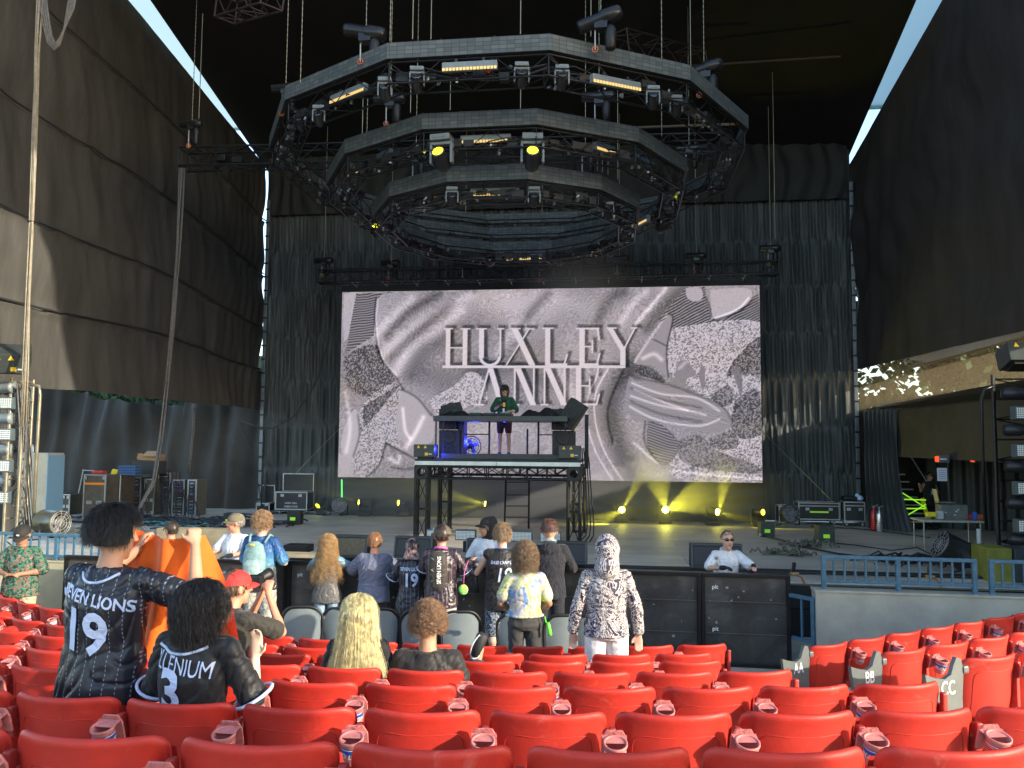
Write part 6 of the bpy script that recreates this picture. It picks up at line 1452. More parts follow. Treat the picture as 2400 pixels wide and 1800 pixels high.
for k in range(6):
    a_ = atd(40+k*6, 900, 13.5); tag(MB().tube([a_, atd(46+k*5+6*math.sin(k), 1000, 13.5), atd(42+k*7, 1120, 13.5), atd(56+k*6, 1240, 13.5)], .012, 5).build('tower_cable', lc), 'cable running down the left tower, %s from the left' % ORD[k], 'cable', 'cables down the left tower')
# ================================================================== trees and screens outside, seen through gaps
leafm = mat('leaf_green', (.05, .11, .025), .6, var=.6, col2=(.02, .05, .012), vscale=3); barkm = mat('bark', (.09, .06, .04), .9, var=.4)
def tree(x, y, h, r_, label, seed, n=1500, z0=0, ls=.22):
    rnd = random.Random(seed); t = thing('tree', label, 'tree', (x, y, z0), 'trees outside the stage house'); g = MB(); g.bar((x, y, z0-.1), (x+.1, y, z0+h*.6), .18, 8, .07)
    for k in range(6): a_ = k*1.05; g.bar((x, y, z0+h*(.3+.06*k)), (x+math.cos(a_)*r_*.7, y+math.sin(a_)*r_*.7, z0+h*(.5+.06*k)), .06, 5, .02)
    g.build('trunk', barkm, t); g = MB(); cl = [(rnd.gauss(0, .45)*r_, rnd.gauss(0, .45)*r_, rnd.uniform(.25, 1)*h, rnd.uniform(.25, .5)*r_) for _ in range(26)]
    for k in range(n):
        cx, cy, cz, cr_ = rnd.choice(cl); v = Vector((rnd.gauss(0, 1), rnd.gauss(0, 1), rnd.gauss(0, .8))).normalized()*cr_*rnd.uniform(.5, 1); c = Vector((x+cx, y+cy, z0+cz))+v
        a_ = Vector((rnd.gauss(0, 1), rnd.gauss(0, 1), rnd.gauss(0, 1))).normalized()*ls; b2 = a_.cross(Vector((rnd.random(), rnd.random(), rnd.random()))).normalized()*ls*.6
        g.add([c-a_, c-b2, c+a_, c+b2], [(0, 1, 2, 3)])
    g.build('crown', leafm, t, fix=False); return t
for k, (x, y, h, r_) in enumerate(((-15, 30, 5.6, 2.6), (-18.5, 30.5, 5.8, 2.6), (-22, 29, 5.8, 2.8), (-12, 32, 5.8, 2.6))): tree(x, y, h, r_, 'green tree outside the left wall, %s along' % ORD[k], 40+k, 2600, 0, .16)
for k, (x, y, h, r_) in enumerate(((13, 26, 9, 3.2), (18, 27, 10, 3.5), (23, 26, 10, 3.6), (15.5, 33, 12, 4), (28, 25, 11, 3.6), (10.5, 28.5, 8.5, 2.8), (33, 30, 13, 4))): tree(x, y, h, r_, 'tree beyond the right mesh strip, %s along' % ORD[k], 60+k, 5200, 0, .17)
t = tag(MB().box((-20.0, 35, 3.4), (26, .1, 6.9)).build('green_fence', mat('green_fence_mesh', (.02, .045, .03), .8, var=.5)), 'dark green screen fence behind the left curtain', 'fence')
# ================================================================== people
V3 = Vector
def capsule(mb, a, b, ra, rb, n=12):
    a, b = V3(a), V3(b); L = (b-a).length
    if L < 1e-5: return mb.ball(a, ra, n, 8)
    pr = [(ra*math.sin(t), -ra*math.cos(t)) for t in np.linspace(0, math.pi/2, 4)]+[(rb*math.cos(t), L+rb*math.sin(t)) for t in np.linspace(0, math.pi/2, 4)]
    pr[0] = (1e-4, pr[0][1]); pr[-1] = (1e-4, pr[-1][1])
    return mb.lathe(pr, a, b-a, n)
def fuse(mb, name, m, parent, vox=.012, it=4, disp=None, fac=.5):
    me = bpy.data.meshes.new('tmp'); me.from_pydata([tuple(v) for v in mb.v], [], mb.f)
    bm = bmesh.new(); bm.from_mesh(me); bmesh.ops.remove_doubles(bm, verts=bm.verts, dist=2e-4); bmesh.ops.recalc_face_normals(bm, faces=bm.faces); bm.to_mesh(me); bm.free()
    o = bpy.data.objects.new('tmp', me); COL.objects.link(o)
    r = o.modifiers.new('r', 'REMESH'); r.mode = 'VOXEL'; r.voxel_size = vox; r.adaptivity = 0
    s = o.modifiers.new('s', 'SMOOTH'); s.factor = fac; s.iterations = it
    e = o.evaluated_get(bpy.context.evaluated_depsgraph_get()); m2 = bpy.data.meshes.new_from_object(e)
    bpy.data.objects.remove(o); bpy.data.meshes.remove(me)
    if disp:
        nv = len(m2.vertices); co = np.empty(nv*3, np.float32); m2.vertices.foreach_get('co', co); co = co.reshape(-1, 3)
        no = np.empty(nv*3, np.float32); m2.vertex_normals.foreach_get('vector', no); no = no.reshape(-1, 3)
        d = np.array([disp(V3(c)) for c in co.tolist()], np.float32); co = co+no*d[:, None]; m2.vertices.foreach_set('co', co.reshape(-1))
    m2.polygons.foreach_set('use_smooth', [True]*len(m2.polygons)); m2.materials.clear(); m2.materials.append(m); m2.name = name; m2.update()
    o = bpy.data.objects.new(name, m2); COL.objects.link(o); o.parent = parent; return o
def folds(amp=.007, seed=0, f=7, vert=1.0, z0=None):
    def fn(p):
        w = noise.noise(V3((p.x*2.5+seed, p.y*2.5, p.z*2))); a1 = noise.noise(V3((p.x*f*.8+p.z*f*.5*w*3, p.y*f*.7+seed, p.z*f*.75+w*2))); a2 = noise.noise(V3((p.x*f*1.6-p.z*f, p.y*f*1.5, p.z*f*1.5+seed)))
        return amp*.6*(1.8*w-1.9*max(0, 1-abs(a1)*5.0)**1.5-.9*max(0, 1-abs(a2)*5)**1.5+.5)
        q = V3((p.x*f+seed, p.y*f, p.z*f*.55*vert)); n1 = noise.noise(q); n2 = noise.noise(V3((p.x*3+seed+5*noise.noise(V3((p.x*2, p.z*2, seed))), p.y*4, p.z*11)))
        return amp*((1-abs(n1)*2.4)*.9+n2*.9)
    return fn
def local(mb, name, m, parent, kind=None):
    o = mb.build(name, m); o.parent = parent
    if kind: o['kind'] = kind
    return o
SK = {'tan': mat('skin_tan', (.50, .27, .17), .55, var=.12, vscale=9, spec=.35), 'fair': mat('skin_fair', (.62, .36, .26), .5, var=.12, vscale=9, spec=.35), 'brown': mat('skin_brown', (.33, .17, .10), .55, var=.12, vscale=9, spec=.35), 'ruddy': mat('skin_ruddy', (.62, .27, .17), .5, var=.15, vscale=9, spec=.35), 'pale': mat('skin_pale', (.66, .46, .33), .5, var=.1, vscale=9, spec=.35)}
def joints(H, pose):
    s = H/1.75; J = dict(hip=.09, hz=.90, pelvis=V3((0, 0, .93)), waist=V3((0, .005, 1.09)), chest=V3((0, -.005, 1.27)), neck=V3((0, -.015, 1.465)), head=V3((0, .015, 1.622)),
        shL=V3((-.166, -.01, 1.402)), shR=V3((.166, -.01, 1.402)), elL=V3((-.235, -.02, 1.13)), elR=V3((.235, -.02, 1.13)), wrL=V3((-.245, .04, .885)), wrR=V3((.245, .04, .885)),
        hpL=V3((-.09, 0, .90)), hpR=V3((.09, 0, .90)), knL=V3((-.105, .015, .49)), knR=V3((.105, .015, .49)), anL=V3((-.11, -.02, .085)), anR=V3((.11, -.02, .085)))
    for k, v in pose.items():
        if k in J and not isinstance(J[k], float): J[k] = V3(v)
    ln, tw, side = pose.get('lean', 0), pose.get('twist', 0), pose.get('side', 0)
    M = Matrix.Translation(J['pelvis']) @ Matrix.Rotation(-ln, 4, 'X') @ Matrix.Rotation(side, 4, 'Y') @ Matrix.Rotation(tw, 4, 'Z') @ Matrix.Translation(-J['pelvis'])
    for k in ('waist', 'chest', 'neck', 'head', 'shL', 'shR')+(() if pose.get('absarms') else ('elL', 'elR', 'wrL', 'wrR')): J[k] = M @ J[k]
    J['M'] = M.to_3x3()
    for k in list(J):
        if isinstance(J[k], V3): J[k] = J[k]*s
    J['s'] = s; J['hyaw'] = pose.get('head_yaw', 0); J['hpitch'] = pose.get('head_pitch', 0); return J
def hand(mb, w, d, s, curl=.5, side=1, up=None):
    d = V3(d).normalized(); up = V3(up or (0, 0, 1)); x = d.cross(up)
    if x.length < .2: x = d.cross(V3((0, 1, 0)))
    x.normalize(); y = x.cross(d)
    mb.loft([(w, x*.026*s, y*.019*s), (w+d*.045*s, x*.037*s, y*.016*s), (w+d*.085*s, x*.040*s, y*.013*s)], 10)
    for i in range(4):
        o = w+d*.082*s+x*((i-1.5)*.0195*s); l = (.062, .072, .068, .054)[i]*s; a = curl*.7; d1 = d*math.cos(a)-y*math.sin(a); d2 = d*math.cos(a*2.4)-y*math.sin(a*2.4)
        p1 = o+d1*l*.5; capsule(mb, o, p1, .0092*s, .0085*s, 7); capsule(mb, p1, p1+d2*l*.55, .0085*s, .0070*s, 7)
    t0 = w+d*.025*s+x*side*.028*s; t1 = t0+(d*.6+x*side*.7-y*.3).normalized()*.038*s; capsule(mb, t0, t1, .0115*s, .0100*s, 7); capsule(mb, t1, t1+(d*.9+x*side*.15-y*.3).normalized()*.030*s, .0100*s, .0080*s, 7)
def torso(mb, J, inf, flare=0, hem=None, build=1.0, fem=0):
    s = J['s']; M = J['M']; X = M @ V3((1, 0, 0)); Y = M @ V3((0, 1, 0)); P = J['pelvis']; W, C, Nk = J['waist'], J['chest'], J['neck']
    f = lambda c, a, b: (c, X*((a*build+inf)*s), Y*((b*build+inf)*s))
    dn = (P-W).normalized(); secs = []
    if hem is not None: secs.append(f(P+dn*hem*s, .160+flare+fem*.02, .112+flare*.7))
    if hem is None or hem > 0: secs += [f(P+dn*.02*s, .158+flare*.9+fem*.02, .113+flare*.6)]
    secs += [f(P.lerp(W, .55), .150+flare*.8-fem*.008, .104+flare*.5), f(W, .138+flare*.8-fem*.018, .100+flare*.5), f(W.lerp(C, .55), .150+flare*.6-fem*.01, .108+flare*.4), f(C, .160+flare*.4-fem*.01, .116+flare*.3), f(C.lerp(Nk, .40), .160+flare*.2-fem*.012, .104+flare*.1), f(C.lerp(Nk, .68), .128-fem*.01, .082), f(C.lerp(Nk, .86), .088, .068), f(C.lerp(Nk, 1.02), .058, .056)]
    mb.loft(secs, 20)
    for sh in (J['shL'], J['shR']): capsule(mb, C.lerp(Nk, .55)+(sh-C.lerp(Nk, .55))*.25, sh, (.060*build+inf*.8)*s, (.050*build+inf*.7)*s)
def person(label, px, py, d, floor, pose=None, rz=0, skin='tan', shirt=None, pants=None, hair=None, shoes=(.03, .03, .03), cap=None, Hfix=None, build=1.0, fem=0, vox=.011, facing=None, headk=1.13, pz=None, at_=None, lab_parts=None):
    pose = pose or {}; top = atd(px, py, d); H = Hfix or (top.z-floor)
    sit = pose.get('sit', 0)
    if sit:
        # seated: legs bent forward, height fixed by the head
        H = Hfix or 1.72; s = H/1.75; pelz = top.z-(1.75-.93)*s; floor = pelz-.52*s
        base = {'pelvis': (0, 0, .52), 'waist': (0, .0, .68), 'chest': (0, -.005, .86), 'neck': (0, -.015, 1.055), 'head': (0, .015, 1.212), 'shL': (-.166, -.01, .992), 'shR': (.166, -.01, .992), 'elL': (-.24, .04, .73), 'elR': (.24, .04, .73), 'wrL': (-.12, .24, .66), 'wrR': (.12, .24, .66),
                'hpL': (-.09, .02, .50), 'hpR': (.09, .02, .50), 'knL': (-.13, .44, .52), 'knR': (.13, .44, .52), 'anL': (-.13, .40, .10), 'anR': (.13, .40, .10)}
        base.update(pose); pose = base
    t = thing('person', label, 'person', (top.x, top.y, floor)); t.rotation_euler = (0, 0, rz)
    J = joints(H, pose); s = J['s']; hd = J['head']; off = V3((hd.x, hd.y, 0)); off.rotate(Euler((0, 0, rz))); t.location = V3((top.x, top.y, floor))-off
    HM = Matrix.Rotation(J['hyaw'], 3, 'Z') @ Matrix.Rotation(J['hpitch'], 3, 'X'); J['HM'] = HM; hs = s*headk; J['hs'] = hs
    g = MB(); torso(g, J, -.006, 0, None, build, fem)
    g.loft([(J['pelvis']-V3((0, 0, .08))*s, V3((.12, 0, 0))*s, V3((0, .09, 0))*s), (J['pelvis'], V3((.155, 0, 0))*s*build, V3((0, .11, 0))*s*build), (J['waist'], V3((.13, 0, 0))*s*build, V3((0, .095, 0))*s*build)], 14)
    capsule(g, J['neck']-V3((0, 0, .02))*s, hd-V3((0, -.0, .05))*s, .062*s, .056*s)
    g.ball(hd+HM @ V3((0, -.010, .018))*hs, (.076*hs, .094*hs, .098*hs), 16, 12, HM); g.ball(hd+HM @ V3((0, .022, -.045))*hs, (.058*hs, .068*hs, .072*hs), 14, 10, HM)
    capsule(g, hd+HM @ V3((0, .055, -.088))*hs, hd+HM @ V3((0, .06, -.095))*hs, .026*hs, .024*hs, 8)
    capsule(g, hd+HM @ V3((0, .084, .012))*hs, hd+HM @ V3((0, .105, -.024))*hs, .010*hs, .014*hs, 8)
    for sx in (-1, 1):
        g.ball(hd+HM @ V3((sx*.080, -.008, -.008))*hs, (.012*hs, .020*hs, .032*hs), 8, 6, HM)
        capsule(g, hd+HM @ V3((sx*.018, .078, .030))*hs, hd+HM @ V3((sx*.048, .066, .030))*hs, .012*hs, .011*hs, 6)
        S_ = 'L' if sx < 0 else 'R'; sh, el, wr = J['sh'+S_], J['el'+S_], J['wr'+S_]
        capsule(g, sh, el, .046*s*build, .039*s*build); capsule(g, el, wr, .040*s*build, .026*s); m_ = el.lerp(wr, .3); capsule(g, el, m_, .036*s, .042*s*build)
        hd_d = pose.get('hand'+S_); hd_d = V3(hd_d) if hd_d else (wr-el); hand(g, wr, hd_d, s*1.02, pose.get('curl', .45), -sx, pose.get('hup'+S_))
        hp, kn, an = J['hp'+S_], J['kn'+S_], J['an'+S_]; capsule(g, hp, kn, .078*s*build, .052*s); capsule(g, kn, an, .050*s, .034*s); cm = kn.lerp(an, .3)-(V3((0, .018, 0))*s if not sit else V3((0, .01, 0))); capsule(g, kn, cm, .046*s, .055*s)
        td = pose.get('toe'+S_); td = V3(td) if td else V3((sx*.12, 1, -.25)); td.normalize(); capsule(g, an-V3((0, .03, .03))*s, an+td*.13*s, .034*s, .026*s)
    # features pulled into the skin by the remesh: lips and eyes are parts of their own below
    b = fuse(g, 'body', SK[skin], t, vox, 3)
    if pose.get('face', 0):
        g = MB()
        for sx in (-1, 1): g.ball(hd+HM @ V3((sx*.031, .080, .008))*hs, (.013*hs, .007*hs, .007*hs), 8, 6, HM)
        local(g, 'eyes', mat('eye_dark', (.03, .02, .02), .3), t)['kind'] = 'stuff'
        g = MB(); g.ball(hd+HM @ V3((0, .094, -.052))*hs, (.024*hs, .008*hs, .007*hs), 10, 6, HM); local(g, 'mouth', mat('lips', (.36, .12, .10), .5), t)
        g = MB()
        for sx in (-1, 1): capsule(g, hd+HM @ V3((sx*.016, .089, .034))*hs, hd+HM @ V3((sx*.048, .076, .036))*hs, .005*hs, .004*hs, 6)
        local(g, 'eyebrows', mat('brow_brown', (.05, .03, .02), .8), t)['kind'] = 'stuff'
    obs = {'body': b}
    if pants:
        g = MB(); inf = pants.get('inf', .016); P = J['pelvis']; X, Y = V3((1, 0, 0)), V3((0, 1, 0)); L = pants.get('len', 1.0)
        W = J['waist']; wl = pants.get('waist', .35); wp = P.lerp(W, wl); MM = J['M']; X2, Y2 = MM @ X, MM @ Y
        g.loft([(P-V3((0, 0, .075))*s, X*(.13*build+inf)*s, Y*(.10+inf)*s), (P-V3((0, 0, .02))*s, X*(.163*build+inf+fem*.02)*s, Y*(.118*build+inf+fem*.015)*s), (P.lerp(W, .1), X*(.160*build+inf+fem*.012)*s, Y*(.112*build+inf)*s), (wp, X2*(.148*build+inf-fem*.01)*s, Y2*(.104*build+inf)*s)], 18)
        for S_ in 'LR':
            hp, kn, an = J['hp'+S_], J['kn'+S_], J['an'+S_]; k1 = min(1, L*2)
            capsule(g, hp+V3((0, 0, -.01)), hp.lerp(kn, k1), (.084*build+inf)*s, (.060+inf*1.2+pants.get('fl', 0))*s)
            if L > .5: capsule(g, kn, kn.lerp(an, (L-.5)*2), (.058+inf*1.1)*s, (.046+inf*1.1+pants.get('fl', 0))*s)
        o = fuse(g, pants.get('name', 'trousers'), pants['m'], t, vox*1.1, 3, folds(.006, px*.1, 6)); obs['pants'] = o
    if shirt:
        g = MB(); inf = shirt.get('inf', .014); torso(g, J, inf, shirt.get('flare', .014), shirt.get('hem', .06), build, fem); sl = shirt.get('sleeve', .75)
        for S_ in 'LR':
            if sl <= 0: continue
            sh, el, wr = J['sh'+S_], J['el'+S_], J['wr'+S_]; e1 = sh.lerp(el, min(1, sl)); fl_ = shirt.get('sfl', .014)
            fl_ = 0 if sl > 1 else fl_*.8; capsule(g, sh, e1, (.050*build+inf*.75)*s, (.044*build+inf*.8+fl_)*s)
            if sl > 1: capsule(g, el, el.lerp(wr, sl-1), (.044*build+inf*.8)*s, (.034+inf*.8)*s)
        if shirt.get('hoodback'): 
            nk = J['neck']; g.ball(nk+J['M'] @ V3((0, -.085, -.045))*s, (.125*s, .06*s, .085*s), 14, 10)
        o = fuse(g, shirt.get('name', 'shirt'), shirt['m'], t, vox, 3, folds(shirt.get('fold', .009), px*.1, shirt.get('ff', 9))); obs['shirt'] = o
    if shoes:
        g = None
        for S_ in 'LR':
            an = J['an'+S_]; td = pose.get('toe'+S_); td = (V3(td) if td else V3((.12 if S_ == 'R' else -.12, 1, -.18))).normalized(); g = MB(); capsule(g, an+V3((0, -.03, -.03))*s, an+V3((0, 0, -.025))*s+td*.14*s, .045*s, .038*s); capsule(g, an, an+V3((0, 0, .02))*s, .045*s, .047*s)
            fuse(g, 'shoe', mat('shoe_%.2f' % shoes[0], shoes, .6), t, .012, 2)
    if hair: hairdo(t, J, hair)
    if cap: headcap(t, J, cap)
    t['_j'] = 0; del t['_j']; return t, J, obs
def hairdo(t, J, h):
    hd, hs, HM = J['head'], J['hs'], J['HM']; rnd = random.Random(h.get('seed', 1)); col = h['col']; th = h.get('vol', .012)
    Rr = V3((.080+th, .098+th, .100+th))*hs; C = hd+HM @ V3((0, -.014, .022))*hs; g = MB()
    g.ball(C+HM @ V3((0, -.008, .006))*hs, tuple(Rr*.965), 18, 14, HM)
    # cut the face out of the base cap by dropping faces at the front
    keep = []; 
    for f in g.f:
        c = sum((V3(g.v[i]) for i in f), V3())/len(f); l = HM.transposed() @ (c-hd)/hs
        if (l.y > .040 and l.z < .055) or (l.z < h.get('low', -.055)): continue
        keep.append(f)
    g.f = keep; g.sm = [True]*len(keep)
    GD = []; n, L, curl, wdt = h.get('n', 350), h.get('len', .06), h.get('curl', 0), h.get('w', .0045)
    grav = V3((0, 0, -1)); cmb = V3(h.get('comb', (0, 0, 0)))
    for k in range(n):
        while True:
            v = V3((rnd.gauss(0, 1), rnd.gauss(0, 1), rnd.gauss(0, 1)))
            if v.length < .1: continue
            v.normalize()
            if (v.y > .42 and v.z < .52) or v.z < h.get('vz', -.45): continue
            break
        def surf(v): return V3((v.x*Rr.x, v.y*Rr.y, v.z*Rr.z))
        p = surf(v); pts = []; ll = L*rnd.uniform(.7, 1.1)*hs; steps = h.get('steps', 5); ph = rnd.random()*6.28; jit = V3((rnd.gauss(0, .25), rnd.gauss(0, .25), rnd.gauss(0, .15)))*h.get('jit', 1)
        vel = (v*h.get('lift', .15)+grav*.55+cmb+jit)
        for i in range(steps+1):
            q = V3(p)
            if curl:
                a_ = ph+i*h.get('cf', 1.6); e1 = v.cross(V3((0, 0, 1))); e1 = e1.normalized() if e1.length > .1 else V3((1, 0, 0)); q += (e1*math.cos(a_)+v*math.sin(a_))*curl*hs
            pts.append(C+HM @ q)
            nrm = V3((p.x/Rr.x**2, p.y/Rr.y**2, p.z/Rr.z**2)).normalized(); vv_ = V3(vel); dn = vv_.dot(nrm)
            rad = V3((p.x/Rr.x, p.y/Rr.y, p.z/Rr.z)).length
            if rad < 1.12 and p.z > -Rr.z*.55: vv_ -= nrm*dn*.9; vv_ = vv_.normalized()+nrm*h.get('lift', .15)
            else: vv_ = (grav*1.2+cmb*.3+jit*.15); 
            if p.z < -Rr.z*.55 and h.get('back', 1): vv_ += V3((-p.x*h.get('pinch', 0), -.15 if p.y > -.03 else 0, 0))
            p = p+vv_.normalized()*ll/steps
            r_ = V3((p.x/Rr.x, p.y/Rr.y, p.z/Rr.z)).length
            if r_ < 1.0: p = p/r_
        GD.append(pts)
    mh = mat('hair_'+h['name'], col, h.get('rough', .42), var=.6, col2=h.get('col2', tuple(c*.35 for c in col)), vscale=h.get('vs', 17), spec=h.get('spec', .5))
    local(g, 'hair_base', mh, t)
    G = np.array([[tuple(p) for p in q] for q in GD]); K = h.get('kids', 9); rs3 = np.random.RandomState(h.get('seed', 1)); n_, m_ = G.shape[:2]
    C_ = np.repeat(G, K, 0); root = rs3.normal(0, h.get('sp', .0042)*hs, (n_*K, 1, 3)); tip = rs3.normal(0, h.get('fly', .006)*hs, (n_*K, 1, 3)); tt_ = np.linspace(0, 1, m_)[None, :, None]
    C_ = C_+root+tip*tt_**1.5; Lf = rs3.uniform(.75, 1.0, (n_*K, 1, 1)); C_ = C_[:, :1]+(C_-C_[:, :1])*Lf
    hc = bpy.data.hair_curves.new('hair'); hc.add_curves([m_]*(n_*K)); hc.attributes['position'].data.foreach_set('vector', C_.reshape(-1).astype(np.float32))
    ra = hc.attributes.get('radius') or hc.attributes.new('radius', 'FLOAT', 'POINT'); rr_ = np.repeat((h.get('rad', .0008)*hs*np.linspace(1, .35, m_))[None], n_*K, 0); ra.data.foreach_set('value', rr_.reshape(-1).astype(np.float32))
    hm = mat('strand_'+h['name'], tuple(min(1, c*1.1+.004) for c in col), h.get('rough', .34), var=.75, vscale=26, spec=h.get('sspec', .9), col2=tuple(c*.3 for c in col))
    hc.materials.append(hm); o = bpy.data.objects.new('hair', hc); COL.objects.link(o); o.parent = t
def headcap(t, J, c):
    hd, hs, HM = J['head'], J['hs'], J['HM'] @ Matrix.Rotation(c.get('yaw', 0), 3, 'Z'); g = MB(); m = mat('cap_'+c['name'], c['col'], .8, var=.2, vscale=20)
    o = hd+HM @ V3((0, -.008, .030))*hs; pts = []
    def f(u, v):
        a = 2*math.pi*u; b = v*math.pi/2; r = V3((.092*math.cos(a)*math.cos(b), .108*math.sin(a)*math.cos(b), .098*math.sin(b)**.9))
        return o+HM @ r*hs
    g.grid(24, 8, f); g.ball(o+HM @ V3((0, 0, .099))*hs, .006, 6, 4); k = local(g, 'cap', m, t)
    if c.get('brim', 1):
        g = MB(); 
        for dz in (0, -.004): g.grid(12, 5, lambda u, v: o+HM @ (V3((math.cos(math.pi*(.14+.72*u))*(.090+.012*v), math.sin(math.pi*(.14+.72*u))*(.100+.0*v)+v*.070*math.sin(math.pi*u), .004+dz-.020*v*v-.012*(math.cos(math.pi*u))**2))*hs))
        b = local(g, 'brim', m, k); 
    if c.get('logo'):
        g = MB(); g.ball(o+HM @ V3((c['logo'][0], .108, .035))*hs, (.020*hs, .006, .011*hs), 8, 6, HM); local(g, 'logo', wht, k)
BV = {}
def proj(o, back=True):
    me = o.data; bm = bmesh.new(); bm.from_mesh(me); b = BVHTree.FromBMesh(bm); bm.free(); dr = 1 if back else -1
    def fn(x, z, off=.004, last=[None]):
        h = b.ray_cast(V3((x, -1.2*dr, z)), V3((0, dr, 0)))
        if h[0] is None:
            y = last[0] if last[0] is not None else -.1*dr
            return V3((x, y, z))
        last[0] = h[0].y-off*dr; return V3((x, h[0].y-off*dr, z))
    return fn
def back_text(o, t, txt, size, x, z, m, bold=.02, slope=0, arch=0, xs=1.0, shear=0, rot=0, name='print', back=True):
    P = proj(o, back); sg = 1 if back else -1
    c, s_ = math.cos(rot), math.sin(rot)
    def f(u, v):
        a, b = u*c-v*s_, u*s_+v*c
        return P(x+sg*a, z+b+slope*a+arch*(-(a*a)), .009)
    mb = text_mb(txt, size, f, bold, shear=shear, subd=2, xs=xs); return local(mb, name, m, t)
def ringtube(o, t, pts, r, m, name='trim'): return local(MB().tube(pts, r, 5, closed=False), name, m, t)
def cuff(J, S_, sl, rad, t, m, r=.006):
    sh, el = J['sh'+S_], J['el'+S_]; c = sh.lerp(el, sl); x, y = frame_z(el-sh)
    ringtube(None, t, [c+(x*math.cos(a)+y*math.sin(a))*rad for a in np.linspace(0, 6.3, 22)], r, m)
def backarc(o, t, w_, z, dep, m, r=.007):
    P = proj(o); ringtube(None, t, [P(x, z+dep*(x/w_)**2-dep, .003) for x in np.linspace(-w_, w_, 15)], r, m)
def collar(J, t, m, rx=.082, ry=.075, dz=-.012, r=.007, dy=-.012):
    n = J['neck']; s = J['s']; ringtube(None, t, [n+J['M'] @ V3((rx*math.cos(a)*s, dy+ry*math.sin(a)*s, dz-.02*math.sin(a)*s)) for a in np.linspace(0, 6.3, 22)], r, m)
jersey = mat('jersey_print', (.52, .60, .80), .5)
def clothm(name, col, rough=.75, **k): k.setdefault('bump', .55); k.setdefault('bscale', 11); k.setdefault('var', .25); k.setdefault('vscale', 7); return mat(name, col, rough, 0, spec=.3, sheen=.15, **k)
def pinstripe(name, base, line, step, dot=None, wd=.06, rough=.45):
    m = bpy.data.materials.new(name); m.use_nodes = True; nt = m.node_tree; b = nt.nodes['Principled BSDF']; L = nt.links.new
    tc = N(nt, 'ShaderNodeTexCoord'); sp = N(nt, 'ShaderNodeSeparateXYZ'); L(tc.outputs['Object'], sp.inputs[0])
    def frac(out, k, w_, ofs=0):
        a = N(nt, 'ShaderNodeMath', operation='MULTIPLY_ADD'); a.inputs[1].default_value = 1/k; a.inputs[2].default_value = ofs; L(out, a.inputs[0])
        f = N(nt, 'ShaderNodeMath', operation='FRACT'); L(a.outputs[0], f.inputs[0]); c = N(nt, 'ShaderNodeMath', operation='LESS_THAN'); c.inputs[1].default_value = w_; L(f.outputs[0], c.inputs[0]); return c.outputs[0]
    f1 = frac(sp.outputs[0], step, wd, 100)
    if dot:
        f2 = frac(sp.outputs[2], dot, .55); mm = N(nt, 'ShaderNodeMath', operation='MULTIPLY'); L(f1, mm.inputs[0]); L(f2, mm.inputs[1]); f1 = mm.outputs[0]
    mx = N(nt, 'ShaderNodeMix', data_type='RGBA'); L(f1, mx.inputs[0]); mx.inputs[6].default_value = (*base, 1); mx.inputs[7].default_value = (*line, 1); L(mx.outputs[2], b.inputs['Base Color']); b.inputs['Roughness'].default_value = rough
    return m
def rampcloth(name, stops, scale=8, axis='noise', rough=.75, dist=1.5, detail=4, const=False):
    m = bpy.data.materials.new(name); m.use_nodes = True; nt = m.node_tree; b = nt.nodes['Principled BSDF']; L = nt.links.new
    tc = N(nt, 'ShaderNodeTexCoord'); cr = N(nt, 'ShaderNodeValToRGB'); cr.color_ramp.interpolation = 'CONSTANT' if const else 'LINEAR'
    while len(cr.color_ramp.elements) < len(stops): cr.color_ramp.elements.new(.5)
    for e, (p, c) in zip(cr.color_ramp.elements, stops): e.position = p; e.color = (*c, 1)
    if axis == 'z':
        sp = N(nt, 'ShaderNodeSeparateXYZ'); L(tc.outputs['Object'], sp.inputs[0]); mr = N(nt, 'ShaderNodeMapRange'); mr.inputs[1].default_value = scale[0]; mr.inputs[2].default_value = scale[1]; L(sp.outputs[2], mr.inputs[0])
        nz = N(nt, 'ShaderNodeTexNoise'); nz.inputs['Scale'].default_value = 7; L(tc.outputs['Object'], nz.inputs[0]); ad = N(nt, 'ShaderNodeMath', operation='MULTIPLY_ADD'); ad.inputs[1].default_value = .45; L(nz.outputs[0], ad.inputs[0]); L(mr.outputs[0], ad.inputs[2]); su = N(nt, 'ShaderNodeMath', operation='SUBTRACT'); su.inputs[1].default_value = .22; L(ad.outputs[0], su.inputs[0]); L(su.outputs[0], cr.inputs[0])
    else:
        nz = N(nt, 'ShaderNodeTexNoise'); nz.inputs['Scale'].default_value = scale; nz.inputs['Distortion'].default_value = dist; nz.inputs['Detail'].default_value = detail; L(tc.outputs['Object'], nz.inputs[0]); L(nz.outputs[0], cr.inputs[0])
    L(cr.outputs[0], b.inputs['Base Color']); b.inputs['Roughness'].default_value = rough; b.inputs['Specular IOR Level'].default_value = .3; return m
black_tee = clothm('black_tee', (.014, .014, .016)); white_polo = clothm('white_polo', (.72, .74, .78), .7); glove = clothm('black_glove', (.012, .012, .014), .7); denim = clothm('light_denim', (.26, .36, .46), .85, var=.3, vscale=12)
dkblue = clothm('dark_jean', (.03, .05, .08), .85, var=.4, vscale=12); charcoal = clothm('charcoal_trousers', (.045, .042, .042), .75); H_BLK = dict(name='black', col=(.010, .008, .008), col2=(.003, .003, .003), rough=.33, sspec=.55, sp=.005, fly=.010)
print('FLZ', FLZ)
